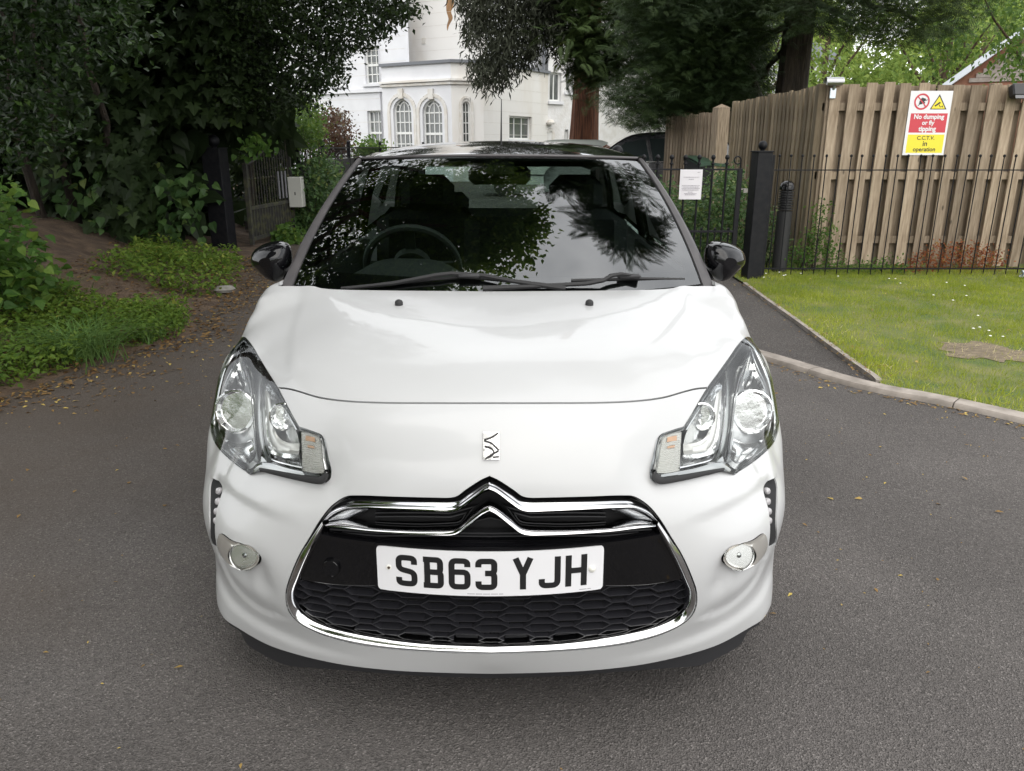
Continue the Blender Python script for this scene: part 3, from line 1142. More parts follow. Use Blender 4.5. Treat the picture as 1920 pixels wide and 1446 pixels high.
# ---------------------------------------------------------------- head lamps
def headlamp(flip):
    HL = thing('headlight', None, None)
    HL.parent = CAR
    fx = (lambda V, F: flipx(V, F)) if flip else (lambda V, F: (V, F))

    def put(nm, top, bot, prof, m, n=40, sharp=50):
        V, F = rib(spl(top, 6), spl(bot, 6), prof, n, view=True)
        return mk(nm, *fx(V, F), m, HL, sharp=sharp)
    V, F = panel(cls == 4, both=False, off=.0015, flange=.010)
    mk('lamp_lens', *fx(V, F), M['lens'], HL, sharp=50)
    # housing: the lens patch set back into the wing, with side walls
    V, F = panel(cls == 4, both=False, off=0, flange=0)
    nv = len(V)
    Vb = V + np.array([0, .085, -.012])
    T = np.array(F)
    e = np.concatenate([T[:, [0, 1]], T[:, [1, 2]], T[:, [2, 0]]])
    u_, inv, cnt = np.unique(np.sort(e, 1), axis=0, return_inverse=True, return_counts=True)
    be = e[cnt[inv.ravel()] == 1]
    F2 = [tuple(t) for t in T] + [(j, i, nv + i, nv + j) for i, j in be]
    mk('lamp_housing', *fx(np.concatenate([Vb, V - np.array([0, -.003, .002])]), F2), M['lamp_grey'], HL, sharp=40)
    # edge trim following the outline
    o = np.concatenate([H_OUT, H_OUT[:1]])
    c = H_OUT.mean(0)
    tang = np.gradient(o, axis=0); tang[0] = tang[-1] = o[1] - o[-2]
    nin = np.stack([-tang[:, 1], tang[:, 0]], 1); nin /= np.linalg.norm(nin, axis=1, keepdims=True)
    nin *= np.sign(((c - o) * nin).sum(1)).mean()
    w = np.full((len(o), 1), 2.8)
    V, F = rib2(o - nin * .6, o + nin * 1.1, [(0, .001), (.5, .002), (1, .008), (1, .03)])
    mk('lamp_gasket', *fx(V, F), M['rubber'], HL, sharp=50)
    V, F = rib2(o + nin * 1.0, o + nin * w, [(0, .006), (.3, .006), (.7, .010), (1, .022), (1, .05)])
    mk('lamp_rim', *fx(V, F), M['smoke'], HL, sharp=50)
    V, F = rib2(o + nin * w * 1.05, o + nin * w * 2.8, [(0, .03), (0, .012), (.5, .009), (1, .018), (1, .05)])
    mk('lamp_inner_rim', *fx(V, F), M['chrome_soft'], HL, sharp=50)
    # outer chamber: bright wall on the outside, grey cone above and below the bowl
    put('side_reflector', [(447, 652), (434, 690), (418, 725), (408, 770), (408, 805), (420, 832)], [(452, 660), (443, 700), (432, 728), (416, 770), (416, 800), (430, 826)], [(0, .03), (.4, .022), (1, .05)], M['chrome'])
    put('upper_reflector', [(450, 664), (456, 690), (462, 720)], [(440, 706), (446, 722), (456, 735)], [(0, .02), (.3, .03), (.65, .055), (.7, .03), (1, .06)], M['reflector'], 16)
    put('lower_side_reflector', [(412, 815), (430, 828), (452, 832), (474, 822)], [(440, 858), (452, 865), (466, 868), (478, 858)], [(0, .05), (.35, .035), (.6, .05), (1, .022), (1, .06)], M['reflector'], 20)
    # dark wedge from the apex, narrowing to the divider
    put('lamp_divider', [(449, 650), (456, 672), (466, 700), (473, 740), (478, 800), (482, 850), (484, 866)], [(463, 644), (478, 668), (489, 690), (487, 740), (489, 800), (496, 850), (502, 866)], [(0, .06), (0, .014), (.5, .007), (1, .014), (1, .06)], M['smoke'])
    put('lamp_footing', [(444, 866), (468, 880), (484, 868), (502, 868), (540, 878), (600, 890)], [(450, 872), (470, 887), (488, 880), (508, 884), (545, 893), (602, 900)], [(0, .05), (0, .012), (.5, .006), (1, .010), (1, .03)], M['smoke'])
    # thin bright edges beside the divider
    for A_, B_ in ((spl([(449, 660), (460, 694), (470, 740), (476, 800), (480, 845), (476, 860), (464, 868), (448, 856), (428, 834)], 6), 2.4), (spl([(491, 694), (491, 740), (493, 800), (500, 845), (510, 861), (540, 871), (566, 877)], 6), 2.4), (spl([(502, 714), (520, 745), (540, 778), (556, 806)], 6), 2.0)):
        v2, f2 = stroke2d(A_, B_)
        a, b = hit(np.array(v2)); P, N = S_n(a, b)
        n = len(P); D = unit_(P - CAM)
        V = np.concatenate([P + D * .009, P + D * .03])
        F = [f for f in f2] + [(i, i + 2, n + i + 2, n + i) for i in range(0, n - 2, 2)] + [(i, n + i, n + i + 2, i + 2) for i in range(1, n - 2, 2)]
        mk('lamp_bezel', *fx(V, F), M['chrome_soft'], HL, sharp=50)
    # low-beam and high-beam bowls
    for (u, v, r_, dep, off, nm) in ((443, 772, .057, .060, .030, 'low_beam_bowl'), (531, 781, .033, .04, .030, 'high_beam_bowl')):
        a, b = hit([(u, v)]); P, N = S_n(a, b)
        ax = Vector((-.10, -.95, .16)); ax.normalize()
        rot = ax.to_track_quat('Z', 'Y').to_matrix()
        prof = [(r_ * 1.10, -.012), (r_ * 1.10, .004), (r_ * 1.0, .006)] + [(r_ * math.sqrt(t), -dep * (1 - t)) for t in np.linspace(1, .0, 6)]
        pc = P[0] + unit_(P - CAM)[0] * off
        mb = MB().lathe(prof, pc, 18, M=rot)
        mk(nm, *fx(np.array(mb.V), mb.F), M['reflector'], HL, smooth=False)
        mb = MB().lathe([(.006, -dep), (.006, -dep + .018), (.009, -dep + .020), (.009, -dep + .026), (.005, -dep + .030), (0, -dep + .031)], pc, 14, M=rot, caps=False)
        mk('lamp_bulb', *fx(np.array(mb.V), mb.F), M['chrome_soft'], HL)
    # inner chamber back wall, bright
    put('inner_reflector', [(496, 712), (497, 770), (500, 820), (506, 850)], [(506, 722), (536, 775), (558, 815), (563, 868)], [(0, .02), (.2, .045), (.6, .06), (1, .03)], M['reflector'], 24)
    # L-shaped light guide round the inner chamber
    put('light_guide', [(498, 730), (500, 770), (504, 815), (513, 840), (532, 849), (560, 853)], [(507, 742), (511, 772), (516, 806), (526, 823), (542, 830), (562, 832)], [(0, .05), (0, .020), (.35, .012), (.8, .020), (1, .028), (1, .05)], M['ribbed'])
    put('lower_reflector', [(506, 850), (522, 858), (545, 864), (564, 868)], [(514, 866), (530, 874), (548, 878), (566, 882)], [(0, .04), (0, .018), (.5, .026), (1, .018), (1, .04)], M['chrome'], 24)
    # ribbed indicator with its orange bulb showing through
    NV = 22
    prof = []
    for k in range(NV): prof += [(k / NV, .019), ((k + .5) / NV, .0145)]
    prof += [(1, .019), (1, .05)]
    V, F = rib(np.array([(565, 810), (582, 812), (602, 822)]), np.array([(567, 884), (590, 889), (608, 888)]), prof, 6, view=True)
    mk('indicator_lens', *fx(V, F), M['ribbed'], HL, smooth=False)
    for (c0, c1, c2, c3) in (((573, 817), (590, 820), (591, 829), (573, 826)), ((576, 835), (589, 837), (590, 841), (577, 839))):
        A_ = on_px(np.array([c0, c1, c2, c3], float), 0); D = unit_(A_ - CAM)
        V = np.concatenate([A_ + D * .0135, A_ + D * .018])
        mk('amber_patch', *fx(V, [(0, 1, 2, 3), (0, 4, 5, 1), (1, 5, 6, 2), (2, 6, 7, 3), (3, 7, 4, 0)]), M['amber'], HL, smooth=False)
    # black seal under the lens
    V, F = rib(spl([(489, 884), (512, 890), (560, 901.5), (603, 908), (613, 902), (617, 890)], 6), spl([(488, 877), (512, 881), (560, 889.5), (598, 894), (605, 889), (609.5, 880)], 6), [(0, -.0015), (.3, -.0045), (.8, -.004), (1, .001), (1, .02)], 30)
    mk('lamp_seal', *fx(V, F), M['rubber'], HL, sharp=50)


def rib2(A, B, prof):
    n = len(A)
    UV = np.concatenate([A * (1 - t) + B * t for t, _ in prof])
    a, b = hit(UV)
    P, N = S_n(a, b)
    P = P + unit_(P - CAM) * np.repeat([o for _, o in prof], n)[:, None]
    return P, [(r * n + i, r * n + i + 1, (r + 1) * n + i + 1, (r + 1) * n + i) for r in range(len(prof) - 1) for i in range(n - 1)]


headlamp(False)
headlamp(True)

# ---------------------------------------------------------------- daytime light slots and fog lamps
for flip in (False, True):
    fx = (lambda V, F: flipx(V, F)) if flip else (lambda V, F: (V, F))
    DL = thing('daytime_light', None, None); DL.parent = CAR
    V, F = panel(cls == 5, both=False, off=-.004, flange=.02)
    mk('slot', *fx(V, F), M['dark'], DL, sharp=40)
    for (u, v) in ((405.5, 920), (404, 940), (401.5, 959), (400.5, 977)):
        a, b = hit([(u, v)]); P, N = S_n(a, b)
        rot = (Vector(N[0]) + Vector((0, -.6, 0))).normalized().to_track_quat('Z', 'Y').to_matrix()
        mb = MB().lathe([(.010, -.012), (.010, -.003), (.008, .001), (.004, .003), (0, .0035)], P[0] - N[0] * .004, 14, M=rot)
        mk('led', *fx(np.array(mb.V), mb.F), M['led'], DL)
    M['fog_refl'] = M.get('fog_refl') or mat('fog_reflector', (.92, .92, .92), .22, metal=.95)
    FL = thing('fog_light', None, None); FL.parent = CAR
    V, F = panel(cls == 6, both=False, off=-.004, flange=0)
    a, b = hit([(455, 1043)]); P, N = S_n(a, b)
    o = np.concatenate([F_OUT, F_OUT[:1]])
    cen_l = np.array((455, 1042.5))
    ell = np.stack([455 + 28 * np.cos(np.linspace(0, 2 * PI, len(o))), 1042.5 + 23 * np.sin(np.linspace(0, 2 * PI, len(o)))], 1)
    ang = np.arctan2(o[:, 1] - 1042.5, o[:, 0] - 455)
    ell = np.stack([455 + 27 * np.cos(ang), 1042.5 + 22 * np.sin(ang)], 1)
    V, F = rib2(o, ell, [(0, .006), (0, -.003), (.5, .004), (.85, .003), (.93, -.001), (1, .004), (1, .04)])
    M['bezel'] = M.get('bezel') or mat('fog_bezel_metal', (.70, .68, .64), .28, metal=.7)
    mk('fog_bezel', *fx(V, F), M['bezel'], FL, sharp=60)
    axv = (Vector(N[0]) * .3 + Vector((0, -.7, .25))).normalized()
    rot = axv.to_track_quat('Z', 'Y').to_matrix()
    pc = P[0] + unit_(P - CAM)[0] * .014
    mb = MB().lathe([(.040, -.010), (.036, -.022), (.026, -.034), (.012, -.040), (.010, -.026), (.006, -.018), (0, -.016)], pc, 11, M=rot)
    mk('fog_reflector', *fx(np.array(mb.V), mb.F), M['fog_refl'], FL, smooth=False)
    mb = MB()
    for k in range(5):
        x_ = (k - 2) * .0125
        h_ = math.sqrt(max(.036 ** 2 - x_ * x_, 0))
        mb.box((x_, 0, -.017 - .012 * (1 - abs(k - 2) / 2.5)), (.0035, h_ * 1.7, .006))
    Vb = np.array(mb.V) @ np.array(rot).T + pc
    mk('fog_ribs', *fx(Vb, mb.F), M['lamp_grey'], FL, smooth=False)
    mb = MB().lathe([(.009, -.030), (.009, -.012), (.006, -.009), (0, -.008)], pc, 12, M=rot, caps=False)
    mk('fog_bulb', *fx(np.array(mb.V), mb.F), M['smoke'], FL)
    mb = MB().lathe([(.039, -.012), (.038, -.004), (.030, .002), (.016, .006), (0, .007)], pc, 24, M=rot)
    mk('fog_lens', *fx(np.array(mb.V), mb.F), M['lens'], FL)

# ---------------------------------------------------------------- black lip under the bumper
lt = BOT.copy()
lowp = spl([(430, 1172), (450, 1184), (463, 1208), (500, 1231), (535, 1247), (600, 1253), (700, 1261), (800, 1268), (919, 1271.5)], 6)
up_ = resample(BOT[8:], 60); dn_ = resample(lowp, 60)
a, b = hit(up_); Pu, Nu = S_n(a, b)
Pd = at_y(dn_[:, 0], dn_[:, 1], Pu[:, 1] + .035)
Pu2 = Pu + np.array([0, .02, .012]) - Nu * .01
Pb = Pd + np.array([0, .25, .01]); Pb[:, 0] *= .9
V = np.concatenate([Pu2, Pd, Pb]); n = 60
V[[n - 1, 2 * n - 1, 3 * n - 1], 0] = 0
F = [(r * n + i, r * n + i + 1, (r + 1) * n + i + 1, (r + 1) * n + i) for r in range(2) for i in range(n - 1)]
V2, F2 = flipx(V, F)
V, F = weld(np.concatenate([V, V2]), F + [tuple(i + 3 * n for i in f) for f in F2])
mk('bumper_lip', V, F, M['plastic'], CAR, sharp=45)

# washer nozzles on the bonnet
for (u, v) in ((748, 572), (1105, 572)):
    a, b = hit([(u, v)]); P, N = S_n(a, b)
    rot = Vector(N[0]).to_track_quat('Z', 'Y').to_matrix()
    MB().lathe([(.0125, -.004), (.0125, .004), (.010, .0095), (.005, .0125), (0, .013)], P[0] + N[0] * .004, 14, M=rot).build('washer_nozzle', M['rubber'], CAR)
# =================================================================== THE WHITE CAR: glass, roof, sides, cabin
def ws(s, t, off=0.0):
    """windscreen surface: s -1..1 across, t 0..1 up"""
    s, t = np.asarray(s, float), np.asarray(t, float)
    bt = np.stack([.70 * s, .905 + .165 * s * s, .958 + .017 * s * s + 0 * s], -1)
    tp = np.stack([.566 * s, 1.615 + .135 * s * s, 1.381 - .005 * s * s], -1)
    P = bt * (1 - t)[..., None] + tp * t[..., None]
    k = 4 * t * (1 - t)
    P[..., 0] += .012 * s * k
    n = np.array([0, -.485, .875])
    P += n * (.020 * k + .008 * (1 - s * s))[..., None]
    return P - n * np.asarray(off)[..., None] if np.ndim(off) else P - n * off


def grid(fn, ns, nt, s0=-1, s1=1, t0=0, t1=1):
    s, t = np.meshgrid(np.linspace(s0, s1, ns), np.linspace(t0, t1, nt))
    P = fn(s, t).reshape(-1, 3)
    F = [(j * ns + i, j * ns + i + 1, (j + 1) * ns + i + 1, (j + 1) * ns + i) for j in range(nt - 1) for i in range(ns - 1)]
    return P, F


V, F = grid(ws, 61, 41)
mk('windscreen', V, F, M['screen'], CAR)
# black printed border on the inside of the glass
M['frit'] = mat('glass_border', (0.008, 0.008, 0.009), rough=0.35)
mb = MB()
for (s0, s1, t0, t1, ns, nt) in ((-1, -.93, 0, 1, 4, 40), (.93, 1, 0, 1, 4, 40), (-.93, .93, 0, .10, 50, 5), (-.93, .93, .965, 1, 50, 4)):
    V, F = grid(lambda s, t: ws(s, t, .004), ns, nt, s0, s1, t0, t1)
    mb.add(V, F)
mb.build('glass_border', M['frit'], CAR)
# sensor housing behind the glass above the mirror
V, F = grid(lambda s, t: ws(s, t, .006), 8, 8, -.10, .10, .84, .97)
mk('sensor_patch', V, F, M['frit'], CAR)

# A pillars: grey trim from bonnet corner to roof
for sg in (-1, 1):
    t = np.linspace(-.06, 1.0, 30)
    inn = ws(np.full(30, sg * 1.0), t)
    wdt = np.interp(t, [-.06, 0, 1], [.054, .052, .020])
    ax = np.array([sg * 1.0, .55, -.10]); ax /= np.linalg.norm(ax)
    out = inn + ax * wdt[:, None]
    nrm = np.array([sg * .35, -.45, .82]); nrm /= np.linalg.norm(nrm)
    rows = [inn - nrm * .01, inn + nrm * .006, inn * .6 + out * .4 + nrm * .012, inn * .2 + out * .8 + nrm * .009, out + nrm * .0, out - nrm * .02, inn - nrm * .022]
    V = np.concatenate(rows); n = 30
    F = [(r * n + i, r * n + i + 1, (r + 1) * n + i + 1, (r + 1) * n + i) for r in range(len(rows) - 1) for i in range(n - 1)]
    mk('windscreen_pillar', V, F, M['plastic_grey'], CAR, sharp=50)

# roof
RY = np.array([1.60, 1.75, 1.95, 2.3, 2.8, 3.3, 3.52]); RZ = np.array([1.378, 1.408, 1.434, 1.453, 1.450, 1.405, 1.372])


def roof(s, t):
    w = np.interp(t, [0, .25, .7, 1], [.575, .605, .595, .55])
    y = 1.605 + t * 1.9 + .135 * s * s * (1 - t) ** 2 - .06 * s * s * t
    z = np.interp(1.605 + t * 1.9, RY, RZ)
    k = smoothstep(0, .14, t)
    z = z - (.034 * s * s + .030 * s ** 6) * k - .004 * s * s * (1 - k)
    return np.stack([w * s, y, z], -1)


def smooth_cols(V, ns, nt, it=3):
    G = V.reshape(nt, ns, 3).copy()
    for _ in range(it):
        G[1:-1, :, 2] = .25 * G[:-2, :, 2] + .5 * G[1:-1, :, 2] + .25 * G[2:, :, 2]
    return G.reshape(-1, 3)


V, F = grid(roof, 49, 60)
V = smooth_cols(V, 49, 60, 6)
mk('roof', V, F, M['roof_paint'], CAR)
# header trim along the top of the glass
sv = np.linspace(-1, 1, 40)
V1 = ws(sv, np.full(40, 1.0)) + np.array([0, -.004, .002])
V2 = V1 + np.array([0, .012, .010])
mb = MB(); mb.tube(list((V1 + V2) / 2 + np.array([0, .0, -.004])), .007, 6)
mb.build('header_trim', M['plastic_grey'], CAR)
for sg in (-1, 1):
    mb = MB()
    tv = np.linspace(0, 1, 30)
    P = roof(np.full(30, sg * 1.0), tv) + np.array([sg * .004, 0, -.012])
    mb.tube(list(P), .022, 8)
    mb.build('roof_rail_trim', M['black_gloss'], CAR)
# antenna
mb = MB()
mb.tube([(-.012, 3.05, 1.42), (-.012, 3.07, 1.455)], [.012, .008], 8)
mb.tube([(-.012, 3.07, 1.455), (-.012, 3.16, 1.56), (-.012, 3.26, 1.69)], [.0055, .004, .0025], 6)
mb.build('antenna', M['rubber'], CAR)

# scuttle panel between bonnet and glass
def scut(s, t):
    x = .69 * s
    y = .86 + .15 * s * s + t * .09
    z = .952 + .014 * s * s - .012 * t
    return np.stack([x, y, z], -1)


V, F = grid(scut, 40, 4)
mk('scuttle', V, F, M['plastic'], CAR)

# wipers
WP = thing('wiper', None, None); WP.parent = CAR


def wpt(u, v, off=.012):
    """point off above the windscreen along the sight line"""
    d = ray(u, v)
    ts = np.linspace(2.2, 3.6, 300)
    P = CAM + d * ts[:, None]
    s = P[:, 0] / np.interp(P[:, 1], [.9, 1.7], [.70, .566])
    f = []
    for p, sk in zip(P, s):
        sk = float(np.clip(sk, -1, 1))
        tt = np.clip((p[1] - (.905 + .165 * sk * sk)) / .71, -.2, 1)
        f.append(p[2] - ws(np.array(sk), np.array(tt))[2])
    f = np.array(f)
    i = int(np.argmax(f < off))
    return P[i]


def wiper(nm, arm, blade, pivot):
    W = thing('wiper', None, None) if nm else WP
    W.parent = CAR
    mb = MB()
    A = [wpt(u, v, o) for u, v, o in arm]
    mb.tube(A, [.010] + [.0075] * (len(A) - 2) + [.005], 6)
    mb.build('wiper_arm', M['rubber'], W)
    mb = MB()
    B = [wpt(u, v, .008) for u, v in blade]
    mb.tube(B, .0055, 6)
    mb.build('wiper_blade', M['rubber'], W)
    mb = MB().box(wpt(*pivot, .022), (.075, .03, .014), b=.005)
    mb.build('blade_holder', M['plastic'], W)


wiper(0, [(1060, 541, .02), (960, 527, .03), (908, 517, .03), (846, 513, .03), (819, 516, .03), (740, 531, .02), (650, 541, .02)], [(1040, 536), (960, 526), (860, 520), (760, 529), (640, 541)], (880, 517))
wiper(1, [(905, 541, .02), (1000, 537, .02), (1100, 532, .025), (1131, 526, .035), (1146, 517, .04), (1165, 514, .04), (1190, 517, .03)], [(1072, 526), (1140, 524), (1200, 522.5), (1283, 524)], (1180, 518))

# ---- door mirrors
def mirror_mesh(flip):
    DM = thing('door_mirror', None, None); DM.parent = CAR
    fx = (lambda V, F: flipx(V, F)) if flip else (lambda V, F: (V, F))
    # cap: sections along x from the tip to the door
    o = spl([(467, 484), (474, 470), (487, 461), (508, 454), (530, 452.5), (544, 460), (550, 484), (546, 503), (536, 518), (524, 527), (506, 524), (484, 508), (470, 495)], 5, closed=True)
    yc = 1.25
    P = at_y(o[:, 0], o[:, 1], yc)
    c = P.mean(0)
    V, n = [], len(P)
    rings = [(.30, -.085), (.62, -.074), (.84, -.054), (.96, -.024), (1.0, .012), (.985, .03), (.93, .034), (.90, .026)]
    for k, dy in rings:
        for p in P:
            q = c + (p - c) * k
            V.append((q[0], q[1] + dy + .035 * (q[0] - c[0]) / .08 * -1, q[2]))
    F = [(r * n + i, r * n + (i + 1) % n, (r + 1) * n + (i + 1) % n, (r + 1) * n + i) for r in range(len(rings) - 1) for i in range(n)]
    F.append(tuple(range(n)))
    m1 = [i for i in range(len(F))]
    mk('mirror_cap', *fx(np.array(V), F), M['black_gloss'], DM, sharp=60)
    V2 = np.array(V[-n:]); V2[:, 1] -= .004
    mk('mirror_glass', *fx(V2, [tuple(range(n))]), M['mirror'], DM, smooth=False)
    mb = MB().tube([(-.79, 1.26, .985), (-.74, 1.30, .955), (-.70, 1.32, .95)], [.024, .022, .03], 8)
    mk('mirror_stalk', *fx(np.array(mb.V), mb.F), M['plastic'], DM)


mirror_mesh(False)
mirror_mesh(True)

# ---- sides: door and rear quarter, wheel arches, glass
def x_full(y, z):
    x = x_side(y, z)
    k = np.clip((y - 3.25) / .70, 0, 1)
    return x * (1 - .24 * k ** 2.2)


def side_panel(poly, name, m, fnx=x_full, sp=.03):
    poly = np.array(poly)
    q = np.concatenate([poly, poly[:1]])
    L_ = []
    for p0, p1 in zip(q[:-1], q[1:]):
        k = max(1, int(np.linalg.norm(p1 - p0) / sp))
        L_ += [p0 + (p1 - p0) * i / k for i in range(k)]
    L_ = np.array(L_)
    gx, gy = np.meshgrid(np.arange(L_[:, 0].min(), L_[:, 0].max(), sp), np.arange(L_[:, 1].min(), L_[:, 1].max(), sp))
    g = np.stack([gx.ravel(), gy.ravel()], 1)
    g = g[in_poly(g, L_)]
    g = g[dist_poly(g, np.concatenate([L_, L_[:1]])) > sp * .5]
    n = len(L_)
    r = delaunay_2d_cdt([Vector(p) for p in np.concatenate([L_, g])], [(i, (i + 1) % n) for i in range(n)], [], 1, 1e-6)
    v = np.array([(p.x, p.y) for p in r[0]])
    V = np.stack([-fnx(v[:, 0], v[:, 1]), v[:, 0], v[:, 1]], 1)
    F = []
    for f in r[2]:
        a_, b_, c_ = V[f[0]], V[f[1]], V[f[2]]
        F.append(tuple(f) if np.cross(b_ - a_, c_ - a_)[0] < 0 else tuple(reversed(f)))
    # rolled edge
    nb = len(V)
    from collections import Counter
    cnt = Counter()
    for f in F:
        for i in range(3): cnt[frozenset((f[i], f[(i + 1) % 3]))] += 1
    nm, add, FE = {}, [], []
    for f in list(F):
        for i in range(3):
            e = (f[i], f[(i + 1) % 3])
            if cnt[frozenset(e)] == 1:
                for w in e:
                    if w not in nm:
                        nm[w] = nb + len(add)
                        add.append(V[w] + np.array([.02, 0, 0]))
                FE.append((e[1], e[0], nm[e[0]], nm[e[1]]))
    V = np.concatenate([V, np.array(add)])
    F += FE
    mk(name, V, F, m, CAR, sharp=50)
    mk(name, *flipx(V, F), m, CAR, sharp=50)


side_panel([(1.207, .18), (2.42, .18), (2.50, .35), (2.52, .6), (2.45, .985), (1.207, .982)], 'car_door', M['paint'])
arch2 = [(3.25 + .35 * math.cos(t), .305 + .35 * math.sin(t)) for t in np.linspace(PI + .36, -.36, 24)]
side_panel([(2.428, .18)] + arch2 + [(3.72, .2), (3.90, .3), (3.93, .6), (3.90, .95), (3.86, 1.0), (2.458, .99), (2.528, .6), (2.508, .35)], 'rear_quarter', M['paint'])


def x_gh(y, z):
    t = (z - .98) / .42
    return np.interp(t, [0, .5, 1], [.728, .675, .592]) * (1 - .20 * np.clip((y - 3.0) / .9, 0, 1) ** 2)


side_panel([(1.16, .985), (2.38, .99), (2.30, 1.38), (1.86, 1.375)], 'side_window', M['side_glass'], x_gh, .06)
side_panel([(2.50, .99), (3.45, 1.03), (3.30, 1.37), (2.40, 1.385)], 'side_window', M['side_glass'], x_gh, .06)
side_panel([(2.385, .99), (2.495, .99), (2.395, 1.39), (2.305, 1.385)], 'door_pillar', M['black_gloss'], x_gh, .06)
side_panel([(3.455, 1.03), (3.88, 1.0), (3.56, 1.36), (3.305, 1.37)], 'rear_pillar', M['black_gloss'], x_gh, .06)


def tailg(s, t):
    z = .25 + t * .76
    y = 3.935 - .05 * s * s - .06 * np.clip(t - .6, 0, 1)
    return np.stack([.66 * s, y, z + 0 * s], -1)


V, F = grid(tailg, 20, 14)
mk('tailgate', V, F, M['paint'], CAR)


def rearg(s, t):
    return np.stack([(.64 - .09 * t) * s, 3.90 - .40 * t - .05 * s * s, 1.0 + .37 * t + 0 * s], -1)


V, F = grid(rearg, 20, 10)
mk('rear_window', V, F, M['side_glass'], CAR)

# floor, bulkhead, inner wings keep the cabin dark
MB().box((0, 2.2, .22), (1.5, 3.2, .03)).build('underbody', M['dark'], CAR, smooth=False)
MB().box((0, .98, .60), (1.36, .03, .70)).build('bulkhead', M['dark'], CAR, smooth=False)
# wheels
def wheel(x, y):
    w = thing('wheel', None, None); w.parent = CAR
    w.location = (x, y, .305)
    sg = 1 if x > 0 else -1
    mb = MB().lathe([(.20, -.09), (.285, -.095), (.302, -.075), (.305, -.04), (.305, .04), (.302, .075), (.285, .095), (.20, .09)], (0, 0, 0), 40, axis='x', caps=False)
    mb.build('tyre', M['tyre'], w, sharp=40)
    mb = MB().lathe([(.205, -.085 * sg), (.205, .085 * sg), (.195, .085 * sg), (.185, .06 * sg), (.05, .06 * sg), (.045, .075 * sg), (0, .075 * sg)], (0, 0, 0), 40, axis='x', caps=False)
    for k in range(7):
        a = 2 * PI * k / 7
        mb.box((sg * .075, .12 * math.cos(a), .12 * math.sin(a)), (.02, .16, .035), M=None)
        V = np.array(mb.V[-8:]); c = np.array((sg * .075, .12 * math.cos(a), .12 * math.sin(a)))
        Rm = np.array(Matrix.Rotation(a, 3, 'X'))
        mb.V[-8:] = [tuple(p) for p in ((V - c) @ Rm.T + c)]
    mb.build('rim', M['alloy'], w, sharp=40)


for x in (-.715, .715):
    for y in (.79, 3.25): wheel(x, y)

# ---- cabin
def dashf(s, t):
    x = .68 * s
    y = 1.02 + .10 * s * s + t * .36
    z = .955 + .02 * np.sin(PI * np.clip(t, 0, 1)) * 1.0 - .02 * t
    hood = np.exp(-((x + .33) / .19) ** 4) * .075 * smoothstep(.35, .8, t)
    return np.stack([x, y, z + hood], -1)


V, F = grid(dashf, 50, 24)
n = len(V)
mk('dashboard', V, F, M['dash'], CAR)


def dashfront(s, t):
    P = dashf(s, np.ones_like(s))
    P[..., 2] -= t * .35
    P[..., 1] += .02 * t
    return P


V, F = grid(dashfront, 50, 8)
mk('dashboard_front', V, F, M['dash'], CAR)
SW = thing('steering_wheel', None, None, (-.35, 1.56, .96)); SW.parent = CAR
SW.rotation_euler = (R(-62), 0, 0)
mb = MB()
ang = np.linspace(0, 2 * PI, 41)
mb.tube([(.185 * math.cos(a), .185 * math.sin(a), 0) for a in ang], .016, 8, caps=False)
mb.build('wheel_rim', M['dash'], SW)
mb = MB().lathe([(.07, -.03), (.075, .0), (.06, .02), (0, .025)], (0, -.02, 0), 20)
mb.box((.12, -.01, 0), (.12, .03, .015)); mb.box((-.12, -.01, 0), (.12, .03, .015)); mb.box((0, -.12, 0), (.04, .12, .015))
mb.build('wheel_hub', M['dash'], SW)


def rbox(mb, c, d, b=.06, rx=0.0):
    mb.box(c, d, b=b, M=Matrix.Rotation(rx, 3, 'X'))


for x in (-.36, .36):
    ST = thing('front_seat', None, None); ST.parent = CAR
    mb = MB(); rbox(mb, (x, 2.22, .82), (.50, .16, .66), .07, R(-14)); mb.build('seat_back', M['seat'], ST)
    mb = MB(); rbox(mb, (x, 1.90, .50), (.50, .52, .16), .06); mb.build('seat_cushion', M['seat'], ST)
    mb = MB(); rbox(mb, (x, 2.30, 1.20), (.26, .11, .19), .05, R(-8)); mb.tube([(x - .06, 2.28, 1.08), (x - .06, 2.29, 1.2)], .007, 6); mb.tube([(x + .06, 2.28, 1.08), (x + .06, 2.29, 1.2)], .007, 6)
    mb.build('headrest', M['seat'], ST)
mb = MB(); rbox(mb, (0, 3.15, .80), (1.16, .16, .55), .06, R(-14)); mb.build('rear_bench', M['seat'], CAR)
for x in (-.33, .33):
    mb = MB(); rbox(mb, (x, 3.22, 1.10), (.24, .10, .13), .04); mb.build('rear_headrest', M['seat'], CAR)
# inside mirror
IM = thing('inside_mirror', None, None); IM.parent = CAR
mb = MB(); rbox(mb, (0, 1.66, 1.315), (.25, .045, .075), .03); mb.build('mirror_shell', M['plastic'], IM)
mb = MB().tube([(0, 1.60, 1.37), (0, 1.63, 1.34), (0, 1.66, 1.32)], .014, 8); mb.build('mirror_arm', M['plastic'], IM)
# headlining above and door cards
V, F = grid(lambda s, t: roof(s * .97, t) - np.array([0, 0, .03]), 20, 20)
mk('headlining', V, F, mat('headlining', (.16, .16, .155), .9), CAR)
for x in (-.70, .70): MB().box((x, 1.85, .72), (.03, 1.25, .5)).build('door_lining', M['dash'], CAR, smooth=False)
